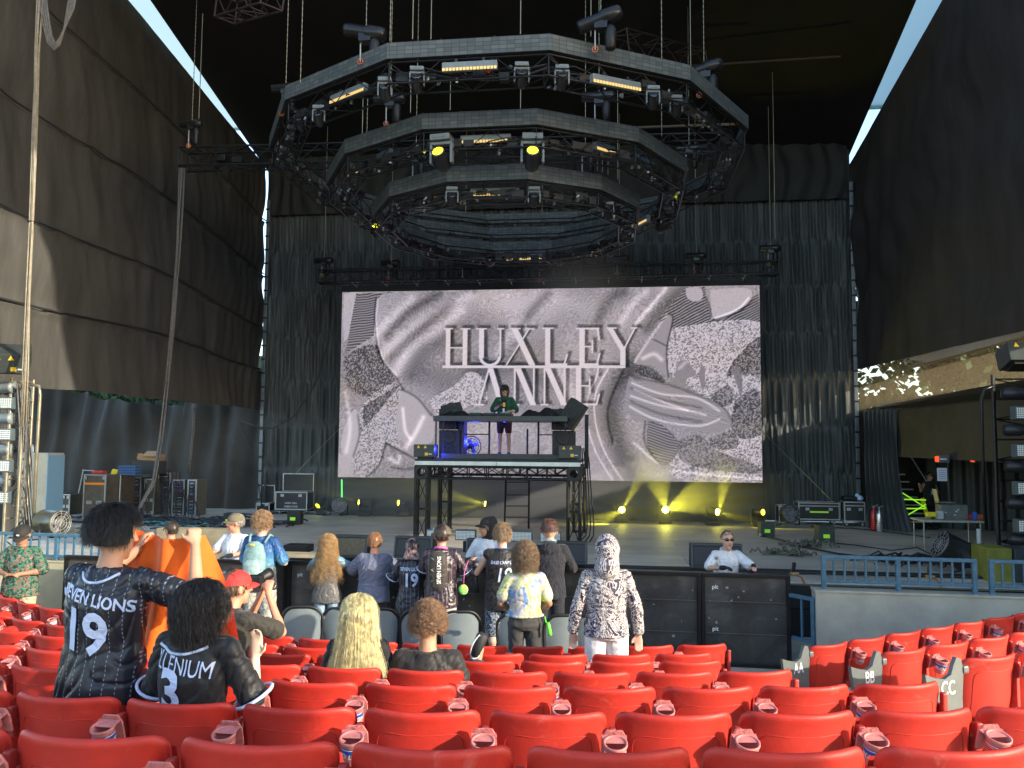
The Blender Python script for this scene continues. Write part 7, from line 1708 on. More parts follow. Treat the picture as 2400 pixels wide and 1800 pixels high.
# 1 --- man in jersey 19 holding up the orange garment
m_j = pinstripe('jersey_dotted_black', (.016, .017, .024), (.22, .25, .31), .048, .020, .07, .38)
t, J, O = person('tall black-haired man in a black jersey numbered 19 holding up an orange garment', 272, 1192, 3.95, FLZ[1], rz=YAW-.17, skin='tan', vox=.0085,
    pose=dict(lean=.04, absarms=1, elR=(.40, .16, 1.27), wrR=(.30, .30, 1.54), handR=(-.25, .25, 1), elL=(-.30, .26, 1.30), wrL=(-.10, .40, 1.50), handL=(.3, .2, 1), curl=1.5, head_yaw=-.45, head_pitch=-.1),
    shirt=dict(m=m_j, sleeve=.92, inf=.020, flare=.030, hem=.16, sfl=.028, fold=.009, ff=5), pants=dict(m=charcoal), hair=dict(H_BLK, rad=.0007, n=1300, len=.065, vol=.010, w=.0021, comb=(.35, -.1, .1), lift=.22, seed=3, low=-.05, jit=1.0, vz=-.28), build=1.12)
back_text(O['shirt'], t, 'SEVEN LIONS', .074, .012, 1.318*J['s'], jersey, .022, slope=-.22, xs=.80); back_text(O['shirt'], t, '19', .26, -.015, 1.155*J['s'], jersey, .028, slope=-.18, xs=.88)
backarc(O['shirt'], t, .095, J['neck'].z-.028*J['s'], .040, jersey); cuff(J, 'R', .93, .098, t, jersey, .009); cuff(J, 'L', .93, .098, t, jersey, .009)
g = MB()   # orange garment hung from his raised hands
oA, oB = atd(330, 1248, 4.25), atd(440, 1262, 4.2)
def og(u, v, o=0):
    a = V3(oA)+V3((-.10, 0, .02)); b = V3(oB)+V3((.07, 0, .015)); p = a.lerp(b, u)+V3((.06*v*(u-.1), .05*math.sin(u*7+v*2)+.035*math.sin(u*19+v*5)*(.3+v)+o, -.62*v-.03*math.sin(math.pi*u)*(1-v)))
    p += (b-a)*(.55*v*(u-.1)); return p
g.grid(40, 40, og); g.grid(40, 40, lambda u, v: og(u, v, .012))
tag(g.build('orange_garment', clothm('orange_cotton', (.86, .135, .012), .8, bump=.2, bscale=14), fix=False), 'bright orange garment held up by the man in jersey 19', 'clothing')
# 2 --- seated person in jersey 3
m_j2 = clothm('jersey_black_plain', (.015, .015, .017), .5)
t, J, O = person('dark-haired person in a black jersey numbered 3 sitting beside the tall man', 480, 1372, 3.72, 0, rz=YAW-.22, skin='pale', vox=.0085, Hfix=1.56, fem=.5, build=.95,
    pose=dict(sit=1, side=.06, head_yaw=-.5, head_pitch=.1, chest=(0, -.02, .90), neck=(0, -.02, 1.115), shL=(-.166, -.01, 1.05), shR=(.166, -.01, 1.05), elR=(.30, .06, .80), wrR=(.24, .14, .97), handR=(.0, .2, 1), elL=(-.25, .05, .78)),
    shirt=dict(m=m_j2, sleeve=.95, inf=.020, flare=.028, hem=.12, sfl=.026, fold=.009, ff=5), pants=dict(m=charcoal), hair=dict(H_BLK, n=1200, len=.17, vol=.018, w=.0023, curl=.004, lift=.14, seed=5, steps=9, comb=(.05, -.15, 0), jit=.8, vz=-.3, pinch=-.8))
back_text(O['shirt'], t, 'ILLENIUM', .10, .016, .970*J['s'], jersey, 0, slope=-.16, xs=.66, shear=.1); back_text(O['shirt'], t, '3', .25, -.02, .84*J['s'], jersey, .03, slope=-.1, xs=.95)
backarc(O['shirt'], t, .12, J['neck'].z-.055*J['s'], .03, jersey); cuff(J, 'R', .96, .092, t, jersey, .009); cuff(J, 'L', .96, .092, t, jersey, .008)
# 3 --- man in floral shirt
m_f = rampcloth('floral_cotton', [(0, (.01, .02, .02)), (.42, (.015, .035, .032)), (.48, (.03, .14, .08)), (.52, (.06, .22, .14)), (.545, (.015, .03, .03)), (.60, (.36, .15, .13)), (.66, (.02, .03, .03))], 26, dist=.8, const=False)
m_c = rampcloth('camo_tan', [(0, (.20, .18, .10)), (.42, (.30, .27, .16)), (.5, (.46, .42, .28)), (.62, (.34, .30, .20))], 9)
t, J, O = person('man in green floral shirt and black cap looking down at his hands by the wall', 54, 1232, 10.9, 0, rz=YAW+math.pi+.1, skin='brown', pose=dict(face=1, head_pitch=-.5, absarms=1, elL=(-.30, .04, 1.15), wrL=(-.06, .25, 1.13), handL=(1, .1, 0), elR=(.30, .04, 1.15), wrR=(.06, .25, 1.13), handR=(-1, .1, 0)),
    shirt=dict(m=m_f, sleeve=.9, inf=.02, flare=.035, hem=.12, sfl=.03), pants=dict(m=m_c, len=.48, inf=.03, name='shorts'), cap=dict(name='black', col=(.02, .018, .016), logo=(.0,)), build=1.15)
# 4 --- photographer in red cap
t, J, O = person('seated photographer in a red cap and dark tee raising a camera', 557, 1338, 6.35, 0, rz=YAW-.55, skin='ruddy', pose=dict(sit=1, lean=.12, absarms=1, elR=(.30, .30, .86), wrR=(.13, .30, 1.15), handR=(-.2, .3, 1), elL=(-.15, .34, .88), wrL=(.02, .34, 1.13), handL=(.3, .1, 1), curl=1.2, head_yaw=-.3),
    shirt=dict(m=clothm('olive_tee', (.04, .036, .028)), sleeve=.8, inf=.02, flare=.03, sfl=.02), pants=dict(m=charcoal), cap=dict(name='red', col=(.62, .035, .03)), hair=dict(name='brown', col=(.12, .07, .04), n=120, len=.04, vol=.004, w=.003))
cam_ = thing('camera', 'black camera with a long lens raised by the photographer', 'camera', atd(598, 1362, 6.7)); p = cam_.location; MB().bbox(p, (.13, .07, .10), .015).build('camera_body', blk2, cam_); MB().lathe([(.035, 0), (.042, .05), (.042, .12), (.048, .13), (.048, .17), (0, .165)], p, (.35, .9, .25), 16).build('lens', blk2, cam_)
# 5 --- backpack man
m_b = rampcloth('blue_fade_jersey', [(0, (.03, .03, .035)), (.35, (.07, .08, .09)), (.5, (.10, .26, .38)), (.75, (.03, .12, .30)), (1, (.02, .07, .20))], (.95, 1.5), 'z', .45)
t, J, O = person('young man in a blue jersey wearing a pale blue backpack at the barrier', 617, 1202, 11.1, 0, rz=YAW-.15, skin='fair', pose=dict(absarms=1, elR=(.30, .02, 1.14), wrR=(.20, .22, 1.16), handR=(0, 1, 0), elL=(-.27, .1, 1.14), wrL=(-.2, .3, 1.2), head_yaw=-.3),
    shirt=dict(m=m_b, sleeve=.85, inf=.02, flare=.03, hem=.12, sfl=.024), pants=dict(m=rampcloth('camo_pale', [(0, (.12, .11, .09)), (.45, (.28, .27, .22)), (.55, (.55, .53, .45)), (.65, (.2, .19, .16))], 12), len=.5, inf=.03, name='shorts'), hair=dict(name='light_brown', col=(.34, .20, .10), n=500, kids=5, rad=.0012, len=.07, vol=.012, w=.0025, lift=.55, curl=.006, seed=8, jit=1.6))
text_ = back_text(O['shirt'], t, 'Excision', .07, 0, 1.36*J['s'], clothm('navy_print', (.01, .02, .07)), .02, xs=.9)
bp = thing('backpack', 'pale blue and green backpack worn by the man in the blue jersey', 'backpack', t.location+V3((0, 0, 0))); bp.rotation_euler = (0, 0, YAW-.15); s_ = J['s']; g = MB()
g.loft([(V3((0, -.19, z))*s_, V3((w_, 0, 0))*s_, V3((0, dd, 0))*s_) for z, w_, dd in ((.98, .10, .04), (1.0, .13, .07), (1.12, .145, .085), (1.26, .14, .08), (1.38, .11, .06), (1.42, .05, .03))], 16)
bg2 = fuse(g, 'bag_body', clothm('bag_teal', (.22, .36, .36), .6, var=.35, vscale=9), bp, .012, 2, folds(.006, 3, 8)); g = MB(); g.loft([(V3((0, -.26, z))*s_, V3((w_, 0, 0))*s_, V3((0, dd, 0))*s_) for z, w_, dd in ((1.0, .08, .03), (1.03, .11, .045), (1.15, .11, .045), (1.2, .07, .02))], 14); fuse(g, 'front_pocket', clothm('bag_mesh', (.32, .45, .44), .5, var=.3, vscale=14), bp, .012, 2)
for sx in (-1, 1): local(MB().tube([V3((sx*.10, -.13, 1.40))*s_, V3((sx*.13, -.05, 1.49))*s_, V3((sx*.12, .06, 1.45))*s_], .016, 6), 'strap', clothm('bag_teal', (.22, .36, .36)), bp)
local(MB().box(V3((.01, -.275, 1.39))*s_, (.05, .02, .02)), 'yellow_tag', yel, bp); local(MB().box(V3((-.01, -.31, 1.03))*s_, (.04, .02, .02)), 'buckle', yel, bp)
# 6/7 --- guards at left
def gloves(J, t):
    for S_ in 'LR': 
        g = MB(); wr, el = J['wr'+S_], J['el'+S_]; d = J.get('gd'+S_, wr-el).normalized(); hand(g, wr, d, J['s']*1.12, .6, 1 if S_ == 'L' else -1); capsule(g, wr-d*.03, wr+d*.03, .034, .034); fuse(g, 'glove', glove, t, .008, 2)
t, J, O = person('older guard in a white polo and tan cap looking left behind the barrier', 552, 1205, 12.15, 0, rz=YAW+math.pi-.35, skin='ruddy', pose=dict(face=1, head_yaw=-.85, absarms=1, elL=(-.27, .08, 1.22), wrL=(-.17, .33, 1.20), elR=(.27, .08, 1.22), wrR=(.17, .33, 1.20)),
    shirt=dict(m=white_polo, sleeve=.85, inf=.02, flare=.02), pants=dict(m=charcoal), cap=dict(name='tan', col=(.17, .14, .09)), hair=dict(name='grey', col=(.3, .28, .25), n=100, len=.03, vol=.004, w=.003)); gloves(J, t)
t, J, O = person('guard in a dark cap half hidden behind the orange garment', 402, 1224, 12.3, 0, rz=YAW+.9, skin='ruddy', shirt=dict(m=white_polo, sleeve=.85), pants=dict(m=charcoal), cap=dict(name='dark', col=(.035, .03, .025), logo=(.03,)), hair=dict(name='dark_brown', col=(.05, .03, .02), n=80, len=.03, vol=.004, w=.003))
# 8 --- curly woman
m_g = rampcloth('grey_blue_jersey', [(0, (.10, .095, .09)), (.45, (.13, .125, .12)), (.62, (.15, .33, .46)), (1, (.04, .16, .38))], (.95, 1.5), 'z', .45)
t, J, O = person('woman with long curly golden hair in a blue and grey jersey at the barrier', 770, 1258, 11.05, 0, rz=YAW, skin='fair', fem=1, pose=dict(absarms=1, elR=(.34, .12, 1.27), wrR=(.46, .36, 1.32), handR=(.2, 1, 0), elL=(-.28, .14, 1.25), wrL=(-.16, .36, 1.32)),
    shirt=dict(m=m_g, sleeve=.9, inf=.018, flare=.03, hem=.14, sfl=.026), pants=dict(m=denim, inf=.012), hair=dict(name='golden_curls', col=(.50, .30, .12), col2=(.20, .11, .045), n=600, kids=7, fly=.012, len=.50, vol=.018, w=.0048, curl=.019, cf=1.25, steps=24, jit=1.3, pinch=-1.6, seed=4, vs=25))
# 9 --- man in grey polo
t, J, O = person('man with short ginger hair in a slate blue polo leaning on the barrier', 879, 1250, 11.0, 0, rz=YAW+.05, skin='ruddy', build=1.16, pose=dict(absarms=1, lean=.06, elR=(.34, .12, 1.24), wrR=(.42, .36, 1.28), handR=(.3, 1, 0), elL=(-.32, .14, 1.22), wrL=(-.30, .38, 1.28), handL=(0, 1, 0)),
    shirt=dict(m=clothm('slate_polo', (.135, .145, .21), .6), sleeve=.95, inf=.02, flare=.03, hem=.14, sfl=.03), pants=dict(m=clothm('brown_shorts', (.06, .045, .03)), len=.5, inf=.02, name='shorts'), hair=dict(name='ginger', col=(.36, .17, .07), n=500, kids=5, rad=.0012, len=.03, vol=.003, w=.002, seed=6, lift=.3))
g = MB(); P_ = proj(O['shirt']); pts = [P_(.205*J['s'], z*J['s'], .004) for z in np.linspace(.80, 1.12, 10)]; local(MB().add([V3((p.x+dx, p.y+.012*(dx > 0)*2, p.z)) for p in pts for dx in (-.02, .012)], [(2*i, 2*i+1, 2*i+3, 2*i+2) for i in range(9)]), 'side_stripe', mat('bright_blue', (.02, .22, .75), .5), t)
# 10 --- small person jersey 19 with bandana
pin_b = pinstripe('jersey_pinstripe_black', (.018, .018, .026), (.16, .17, .21), .05, None, .07, .4)
t, J, O = person('short person in a black pinstripe jersey numbered 19 with a flag bandana', 967, 1264, 10.7, 0, rz=YAW, skin='fair', fem=.6, pose=dict(absarms=1, elR=(.30, .06, 1.18), wrR=(.28, .30, 1.24), elL=(-.30, .06, 1.18), wrL=(-.26, .32, 1.24)),
    shirt=dict(m=pin_b, sleeve=.9, inf=.02, flare=.035, hem=.20, sfl=.026), pants=dict(m=charcoal, len=.3, name='shorts'), hair=dict(H_BLK, n=120, len=.03, vol=.004, w=.003))
back_text(O['shirt'], t, 'SEVEN LIONS', .060, 0, 1.345*J['s'], jersey, .02, xs=.80, name='name_print'); back_text(O['shirt'], t, '19', .235, 0, 1.185*J['s'], jersey, .028, xs=.85); cuff(J, 'L', .9, .088, t, jersey); cuff(J, 'R', .9, .088, t, jersey)
m_flag = rampcloth('flag_bandana', [(0, (.02, .02, .03)), (.42, (.05, .03, .04)), (.5, (.45, .30, .28)), (.55, (.10, .03, .03)), (.62, (.50, .42, .40))], 22, dist=.3); g = MB(); hd, hs = J['head'], J['hs']; g.ball(hd+V3((0, -.012, .022))*hs, (.092*hs, .110*hs, .110*hs), 16, 12); g.loft([(hd+V3((0, -.06, -.02))*hs, V3((.085, 0, 0))*hs, V3((0, .06, 0))*hs), (hd+V3((0, -.08, -.13))*hs, V3((.115, 0, 0))*hs, V3((0, .035, 0))*hs)], 14); fuse(g, 'bandana', m_flag, t, .010, 2, folds(.005, 4, 12))
# 11 --- capped man with black backpack
pin_p = pinstripe('jersey_pinstripe_plum', (.035, .022, .032), (.22, .17, .20), .05, None, .07, .4)
t, J, O = person('man in a grey cap and dark pinstripe jersey with a black backpack', 1036, 1232, 10.5, 0, rz=YAW-.1, skin='tan', pose=dict(absarms=1, elR=(.32, .06, 1.16), wrR=(.33, .26, 1.28), handR=(.3, .8, .4), elL=(-.25, .10, 1.18), wrL=(-.20, .32, 1.22), head_yaw=.3),
    shirt=dict(m=pin_p, sleeve=.9, inf=.02, flare=.035, hem=.17, sfl=.026), pants=dict(m=clothm('pale_shorts', (.42, .42, .40)), len=.5, inf=.025, name='shorts'), cap=dict(name='grey', col=(.10, .085, .065), yaw=.6, logo=(-.03,)), hair=dict(name='dark_brown', col=(.05, .03, .02), n=100, len=.03, vol=.004, w=.003))
cuff(J, 'R', .9, .088, t, jersey); cuff(J, 'L', .9, .088, t, jersey); collar(J, t, mat('pink_scarf', (.55, .12, .35), .8), .07, .07, .01, .02)
bp = thing('backpack', 'slim black backpack printed SEVEN LIONS down its back', 'backpack', t.location); bp.rotation_euler = (0, 0, YAW-.1); s_ = J['s']; g = MB()
g.loft([(V3((-.01, -.185, z))*s_, V3((w_, 0, 0))*s_, V3((0, dd, 0))*s_) for z, w_, dd in ((1.0, .06, .03), (1.03, .095, .05), (1.15, .115, .055), (1.3, .115, .055), (1.42, .10, .045), (1.46, .06, .02))], 16)
bb = fuse(g, 'bag_body', clothm('bag_black', (.045, .04, .032), .6), bp, .012, 2, folds(.004, 5, 8)); back_text(bb, bp, 'SEVEN LIONS', .068, .02*s_, 1.24*s_, wht, .02, rot=R(90), xs=.85)
P_ = proj(bb); local(MB().tube([P_(x*s_, z*s_, .006) for x, z in ((-.08, 1.1), (.05, 1.17), (-.08, 1.24), (.05, 1.31), (-.08, 1.38))], .003, 4), 'cord', wht, bp)
tg = thing('lollipop_charm', 'round rainbow swirl charm hanging from a strap at the man with the backpack', 'charm', atd(1086, 1382, 10.3)); p = tg.location; swm = rampcloth('rainbow_swirl', [(0, (.1, .1, .8)), (.3, (.05, .6, .6)), (.45, (.1, .7, .1)), (.55, (.8, .7, .05)), (.65, (.8, .1, .3))], 30, dist=2); MB().ball(p, (.062, .02, .066), 16, 10).build('disc', swm, tg); MB().tube([p+V3((0, 0, .06)), p+V3((.01, 0, .22)), p+V3((.05, .05, .36))], .006, 5).build('strap', mat('pink_scarf', (.55, .12, .35), .8), tg)
g = MB(); c = atd(1105, 1355, 10.45); g.loft([(c+V3((0, 0, z)), V3((w_, 0, 0)), V3((0, .03, 0))) for z, w_ in ((-.18, .10), (-.1, .10), (.05, .07), (.18, .02))], 12); tag(g.build('plastic_bag', mat('black_plastic_bag', (.02, .025, .03), .25)), 'shiny black plastic bag hanging at the hand of the man with the backpack', 'bag')
# 12 --- hooded guard in profile
t, J, O = person('guard in glasses, black cap and hood facing left behind the barrier', 1143, 1214, 11.75, 0, rz=YAW+math.pi-.5, skin='tan', pose=dict(face=1, head_yaw=-.95, absarms=1, elL=(-.28, .06, 1.16), wrL=(-.05, .24, 1.12), elR=(.28, .06, 1.16), wrR=(.05, .24, 1.14)),
    shirt=dict(m=white_polo, sleeve=.8, inf=.024, flare=.025), pants=dict(m=charcoal), cap=dict(name='black', col=(.02, .018, .016), logo=(0,)))
for S_ in 'LR': g = MB(); capsule(g, J['sh'+S_].lerp(J['el'+S_], .7), J['el'+S_], .052, .05); capsule(g, J['el'+S_], J['wr'+S_], .052, .04); fuse(g, 'undersleeve', black_tee, t, .012, 3, folds(.004, 1, 9))
g = MB(); hd, hs, HM = J['head'], J['hs'], J['HM']; g.ball(hd+HM @ V3((0, -.045, .02))*hs, (.108*hs, .09*hs, .125*hs), 16, 12, HM); capsule(g, hd+HM @ V3((0, -.05, -.06))*hs, J['neck']+V3((0, -.03, .0)), .09*hs, .10*hs); fuse(g, 'hood', black_tee, t, .012, 3, folds(.004, 2, 9))
def glasses(t, J, m, sun=True):
    hd, hs, HM = J['head'], J['hs'], J['HM']; g = MB()
    for sx in (-1, 1):
        g.ball(hd+HM @ V3((sx*.032, .094, .012))*hs, (.027*hs, .008*hs, .016*hs), 12, 8, HM); g.bar(hd+HM @ V3((sx*.058, .085, .018))*hs, hd+HM @ V3((sx*.085, -.005, .012))*hs, .004)
    g.bar(hd+HM @ V3((-.012, .10, .016))*hs, hd+HM @ V3((.012, .10, .016))*hs, .004); local(g, 'glasses', m, t)['kind'] = 'stuff'
glasses(t, J, mat('clear_glasses', (.4, .3, .25), .1, spec=1))
# 13 --- bass canyon jersey
t, J, O = person('man in a black sleeveless jersey numbered 19 and patterned shorts', 1177, 1230, 10.4, 0, rz=YAW+.1, skin='fair', pose=dict(absarms=1, elL=(-.30, .10, 1.16), wrL=(-.22, .34, 1.24), elR=(.30, .12, 1.16), wrR=(.2, .34, 1.24)),
    shirt=dict(m=clothm('basketball_black', (.016, .014, .015), .45), sleeve=0, inf=.024, flare=.028, hem=.18), pants=dict(m=rampcloth('marbled_shorts', [(0, (.01, .015, .03)), (.46, (.02, .03, .05)), (.52, (.35, .40, .48)), (.58, (.03, .04, .06))], 16), len=.5, inf=.03, name='shorts'), hair=dict(name='sandy', col=(.30, .19, .10), n=500, kids=5, rad=.0012, len=.055, vol=.008, w=.0024, seed=9, lift=.45, jit=1.5), shoes=(.06, .06, .07))
back_text(O['shirt'], t, 'BASS CANYON', .058, 0, 1.315*J['s'], jersey, .012, xs=.78, name='name_print', shear=.2); back_text(O['shirt'], t, '19', .25, 0, 1.16*J['s'], jersey, .014, xs=.82, shear=.2); collar(J, t, mat('bright_blue', (.02, .22, .75), .5), .075, .075, .0, .005)
# 15 --- dark hoodie
hood_d = clothm('navy_hoodie', (.022, .022, .030), .85)
t, J, O = person('man with a shaved nape in a dark hoodie leaning at the barrier', 1288, 1219, 10.6, 0, rz=YAW+.05, skin='fair', pose=dict(absarms=1, elR=(.30, .14, 1.16), wrR=(.12, .30, 1.15), elL=(-.30, .14, 1.16), wrL=(-.12, .32, 1.15)), shirt=dict(m=hood_d, sleeve=1.9, inf=.022, flare=.024, hem=.1, hoodback=1, name='hoodie'), pants=dict(m=clothm('navy_sweats', (.02, .021, .028), .85)), hair=dict(name='auburn', col=(.13, .05, .03), n=500, kids=5, rad=.0012, len=.035, vol=.004, w=.002, seed=2, vz=-.1, low=.0))
collar(J, t, mat('striped_scarf', (.30, .42, .46), .8, var=.6, vscale=30), .068, .07, .04, .018)
# 14 --- tie-dye woman
m_t = rampcloth('tie_dye', [(0, (.12, .25, .55)), (.36, (.14, .26, .48)), (.43, (.44, .43, .44)), (.50, (.50, .46, .40)), (.56, (.42, .50, .12)), (.62, (.50, .46, .38)), (1, (.46, .43, .42))], 3.4, dist=2.2, detail=2)
t, J, O = person('woman with short curly hair in a tie-dye top and black trousers', 1231, 1279, 8.55, .12, rz=YAW+.02, skin='brown', fem=1, pose=dict(absarms=1, elL=(-.265, .0, 1.13), wrL=(-.14, .22, 1.02), elR=(.265, .0, 1.13), wrR=(.16, .22, 1.0)),
    shirt=dict(m=m_t, sleeve=.68, inf=.022, flare=.030, hem=-.07, sfl=.020), pants=dict(m=charcoal, inf=.012, waist=.75), hair=dict(name='brown_curls', col=(.22, .14, .075), col2=(.05, .03, .02), n=600, kids=7, fly=.010, len=.15, vol=.024, w=.004, curl=.015, cf=1.6, steps=10, seed=12, lift=.4, jit=1.7))
g = MB(); s_ = J['s']; local(MB().tube([V3((.165*s_*math.cos(a), .12*s_*math.sin(a), 1.045*s_+.012*math.sin(3*a+k))) for k in range(1) for a in np.linspace(0, 6.3, 24)], .014, 6), 'striped_waistband', mat('striped_band', (.45, .4, .38), .8, var=.6, vscale=40), t)
tg = tag(MB().lathe([(0, 0), (.018, 0), (.02, .02), (.02, .10), (.012, .13), (0, .135)], atd(1290, 1489, 8.35), (-.2, 0, 1), 12).build('bottle_clip', mat('neon_green', (.15, .9, .05), .4)), 'neon green bottle clipped at the hip of the woman in tie-dye', 'bottle')
tag(MB().tube([atd(1285, 1473, 8.37), atd(1279, 1455, 8.38), atd(1277, 1445, 8.38)], .006, 5).build('neon_lanyard', mat('neon_green', (.15, .9, .05), .4)), 'neon green cord above the clipped bottle', 'cord')
# 16 --- patterned hoodie
m_h = rampcloth('ink_print_hoodie', [(0, (.03, .025, .05)), (.40, (.05, .04, .07)), (.425, (.55, .50, .47)), (.46, (.60, .55, .52)), (.475, (.04, .035, .06)), (.525, (.05, .04, .07)), (.535, (.60, .55, .52)), (.575, (.55, .5, .48)), (.585, (.04, .035, .06)), (.66, (.4, .37, .36))], 5.2, dist=3.4, detail=3.5)
t, J, O = person('man with hood up in a black and white ink-print hoodie and white trousers', 1421, 1258, 7.45, FLZ[5], rz=YAW-.02, skin='fair', pose=dict(elL=(-.265, -.02, 1.13), elR=(.265, -.02, 1.13), wrL=(-.30, .03, .90), wrR=(.29, .03, .89), head_yaw=.25, handL=(0, .1, -1), handR=(0, .1, -1)), build=1.02,
    shirt=dict(m=m_h, sleeve=1.86, inf=.022, flare=.022, hem=.05, hoodback=0, name='hoodie', fold=.010), pants=dict(m=clothm('white_sweats', (.72, .68, .66), .8), inf=.022), vox=.010)
g = MB(); hd, hs, HM = J['head'], J['hs'], J['HM']; g.ball(hd+HM @ V3((0, -.022, .018))*hs, (.100*hs, .112*hs, .125*hs), 18, 14, HM); capsule(g, hd+HM @ V3((0, -.02, -.06))*hs, J['neck']+V3((0, -.025, .005)), .098*hs, .105*hs); fuse(g, 'hood', m_h, t, .010, 3, folds(.006, 2, 9))
s_ = J['s']; local(MB().loft([(V3((0, 0, .895))*s_, V3((.19, 0, 0))*s_, V3((0, .140, 0))*s_), (V3((0, 0, .945))*s_, V3((.192, 0, 0))*s_, V3((0, .142, 0))*s_)], 24), 'hem_band', clothm('navy_band', (.03, .03, .09)), t)
local(MB().tube([V3((.29+.032*math.cos(a), .02+.03*math.sin(a), .92))*s_ for a in np.linspace(0, 6.3, 14)], .004, 5), 'bracelet', mat('gold', (.7, .45, .1), .3, .9), t)
# 17/18 --- seated pair
t, J, O = person('seated woman with long straight blonde hair and black top', 842, 1402, 5.5, 0, rz=YAW+.05, skin='fair', fem=1, Hfix=1.62, pose=dict(sit=1, lean=-.05), shirt=dict(m=black_tee, sleeve=1.7, inf=.024, flare=.03), pants=dict(m=charcoal), vox=.010,
    hair=dict(name='blonde', col=(.86, .66, .34), col2=(.50, .34, .15), n=1000, kids=8, sp=.006, fly=.014, len=.52, vol=.016, w=.0028, steps=14, jit=.45, pinch=-1.6, seed=21, vs=18, comb=(0, -.25, 0)))
t, J, O = person('seated young man with curly brown hair in a black tee, leg crossed', 1004, 1418, 5.5, 0, rz=YAW+.02, skin='tan', Hfix=1.78, vox=.010, headk=1.04, build=1.05,
    pose=dict(sit=1, lean=-.10, knR=(.46, .36, .64), anR=(.30, .66, .76), toeR=(.35, -.1, 1), knL=(-.12, .46, .55)), shirt=dict(m=clothm('raglan_black', (.024, .022, .021), .6), sleeve=.95, inf=.024, flare=.03, sfl=.02), pants=dict(m=dkblue, inf=.02), shoes=None,
    hair=dict(name='curly_brown', col=(.26, .14, .07), col2=(.06, .03, .02), n=700, len=.075, vol=.020, kids=8, fly=.008, curl=.012, cf=1.5, steps=9, seed=13, lift=.6, jit=1.9, vz=-.12, low=-.03))
sh_ = thing('shoe', 'black and white canvas shoe of the crossed leg beside the seated young man', 'shoe', atd(1121, 1512, 5.9)); p = sh_.location; sh_['category'] = 'shoe'
fwd = (atd(1131, 1494, 5.9)-atd(1113, 1532, 5.9)).normalized(); sdv = V3((1, .3, 0)); sdv = (sdv-fwd*sdv.dot(fwd)).normalized(); nv = fwd.cross(sdv)
MB().loft([(p-fwd*.085, sdv*.025, nv*.02), (p-fwd*.075, sdv*.036, nv*.045), (p, sdv*.040, nv*.055), (p+fwd*.07, sdv*.046, nv*.035), (p+fwd*.095, sdv*.03, nv*.02)], 14).build('upper', mat('canvas_black', (.02, .02, .022), .7, var=.5, vscale=60), sh_)
MB().tube([p+fwd*(.098*math.sin(a))+sdv*(.045*math.cos(a))-nv*.02 for a in np.linspace(2.2, 5.6, 18)], .006, 6).build('sole_edge', wht, sh_)
# 19 --- guard in sunglasses
t, J, O = person('guard in sunglasses, white polo and black gloves leaning over the barrier', 1705, 1257, 11.3, 0, rz=YAW+math.pi+.12, skin='fair', pose=dict(face=1, lean=.16, absarms=1, elL=(-.31, .22, 1.24), wrL=(-.22, .50, 1.27), elR=(.32, .20, 1.23), wrR=(.20, .45, 1.27), head_yaw=-.08), Hfix=1.70,
    shirt=dict(m=white_polo, sleeve=.85, inf=.02, flare=.02, sfl=.02), pants=dict(m=charcoal), hair=dict(name='buzz', col=(.12, .08, .06), n=250, len=.012, vol=-.004, w=.0025, vz=0, low=.01))
J['gdL'] = V3((.15, .35, -1)); gloves(J, t); glasses(t, J, mat('black_lens', (.01, .01, .012), .1)); collar(J, t, white_polo, .075, .07, -.0, .012)
back_text(O['shirt'], t, 'SRI', .05, .185*J['s'], 1.36*J['s'], mat('ink', (.1, .1, .12), .8), .02, back=False, name='sleeve_print')
# 20 --- DJ
t, J, O = person('woman DJ in a dark green shirt and black cap holding a microphone', 1183, 903, pix(aty(1183, 903, YF+1.9))[2], ZD+.02, rz=math.pi+.05, skin='fair', fem=1, vox=.012, pose=dict(face=1, absarms=1, elL=(-.28, .06, 1.13), wrL=(-.10, .26, 1.10), elR=(.27, .06, 1.14), wrR=(.10, .22, 1.24), head_yaw=.15),
    shirt=dict(m=clothm('green_shirt', (.012, .085, .045)), sleeve=.9, inf=.024, flare=.035, hem=.08, sfl=.035), pants=dict(m=clothm('plum_shorts', (.06, .02, .03)), len=.32, inf=.02, name='shorts'), cap=dict(name='black', col=(.02, .018, .016)), hair=dict(name='dark_brown', col=(.05, .03, .02), n=200, len=.16, vol=.004, w=.004, steps=6))
P_ = proj(O['shirt'], False); g = MB(); s_ = J['s']; g.grid(4, 8, lambda u, v: P_((u-.5)*.12*s_, (.98+.42*v)*s_, .006)); local(g, 'black_undershirt', black_tee, t); g = MB(); g.grid(2, 3, lambda u, v: P_((u-.5)*.06*s_, (1.22+.1*v)*s_, .010)); local(g, 'yellow_print', yel, t); g = MB(); g.grid(2, 3, lambda u, v: P_((u-.5)*.05*s_+.01, (1.08+.1*v)*s_, .010)); local(g, 'pale_print', wht, t)
collar(J, t, blk2, .085, .08, .02, .016); mk_ = J['wrR']+V3((-.01, .07, .06)); w_ = t.matrix_basis @ mk_
mic = thing('microphone', 'black microphone in the hand of the DJ', 'microphone', w_); MB().bar(w_-V3((0, 0, .10)), w_+V3((0, 0, .05)), .013, 10).build('handle', blk2, mic); MB().ball(w_+V3((0, 0, .07)), .025, 10, 8).build('grille', galv, mic)
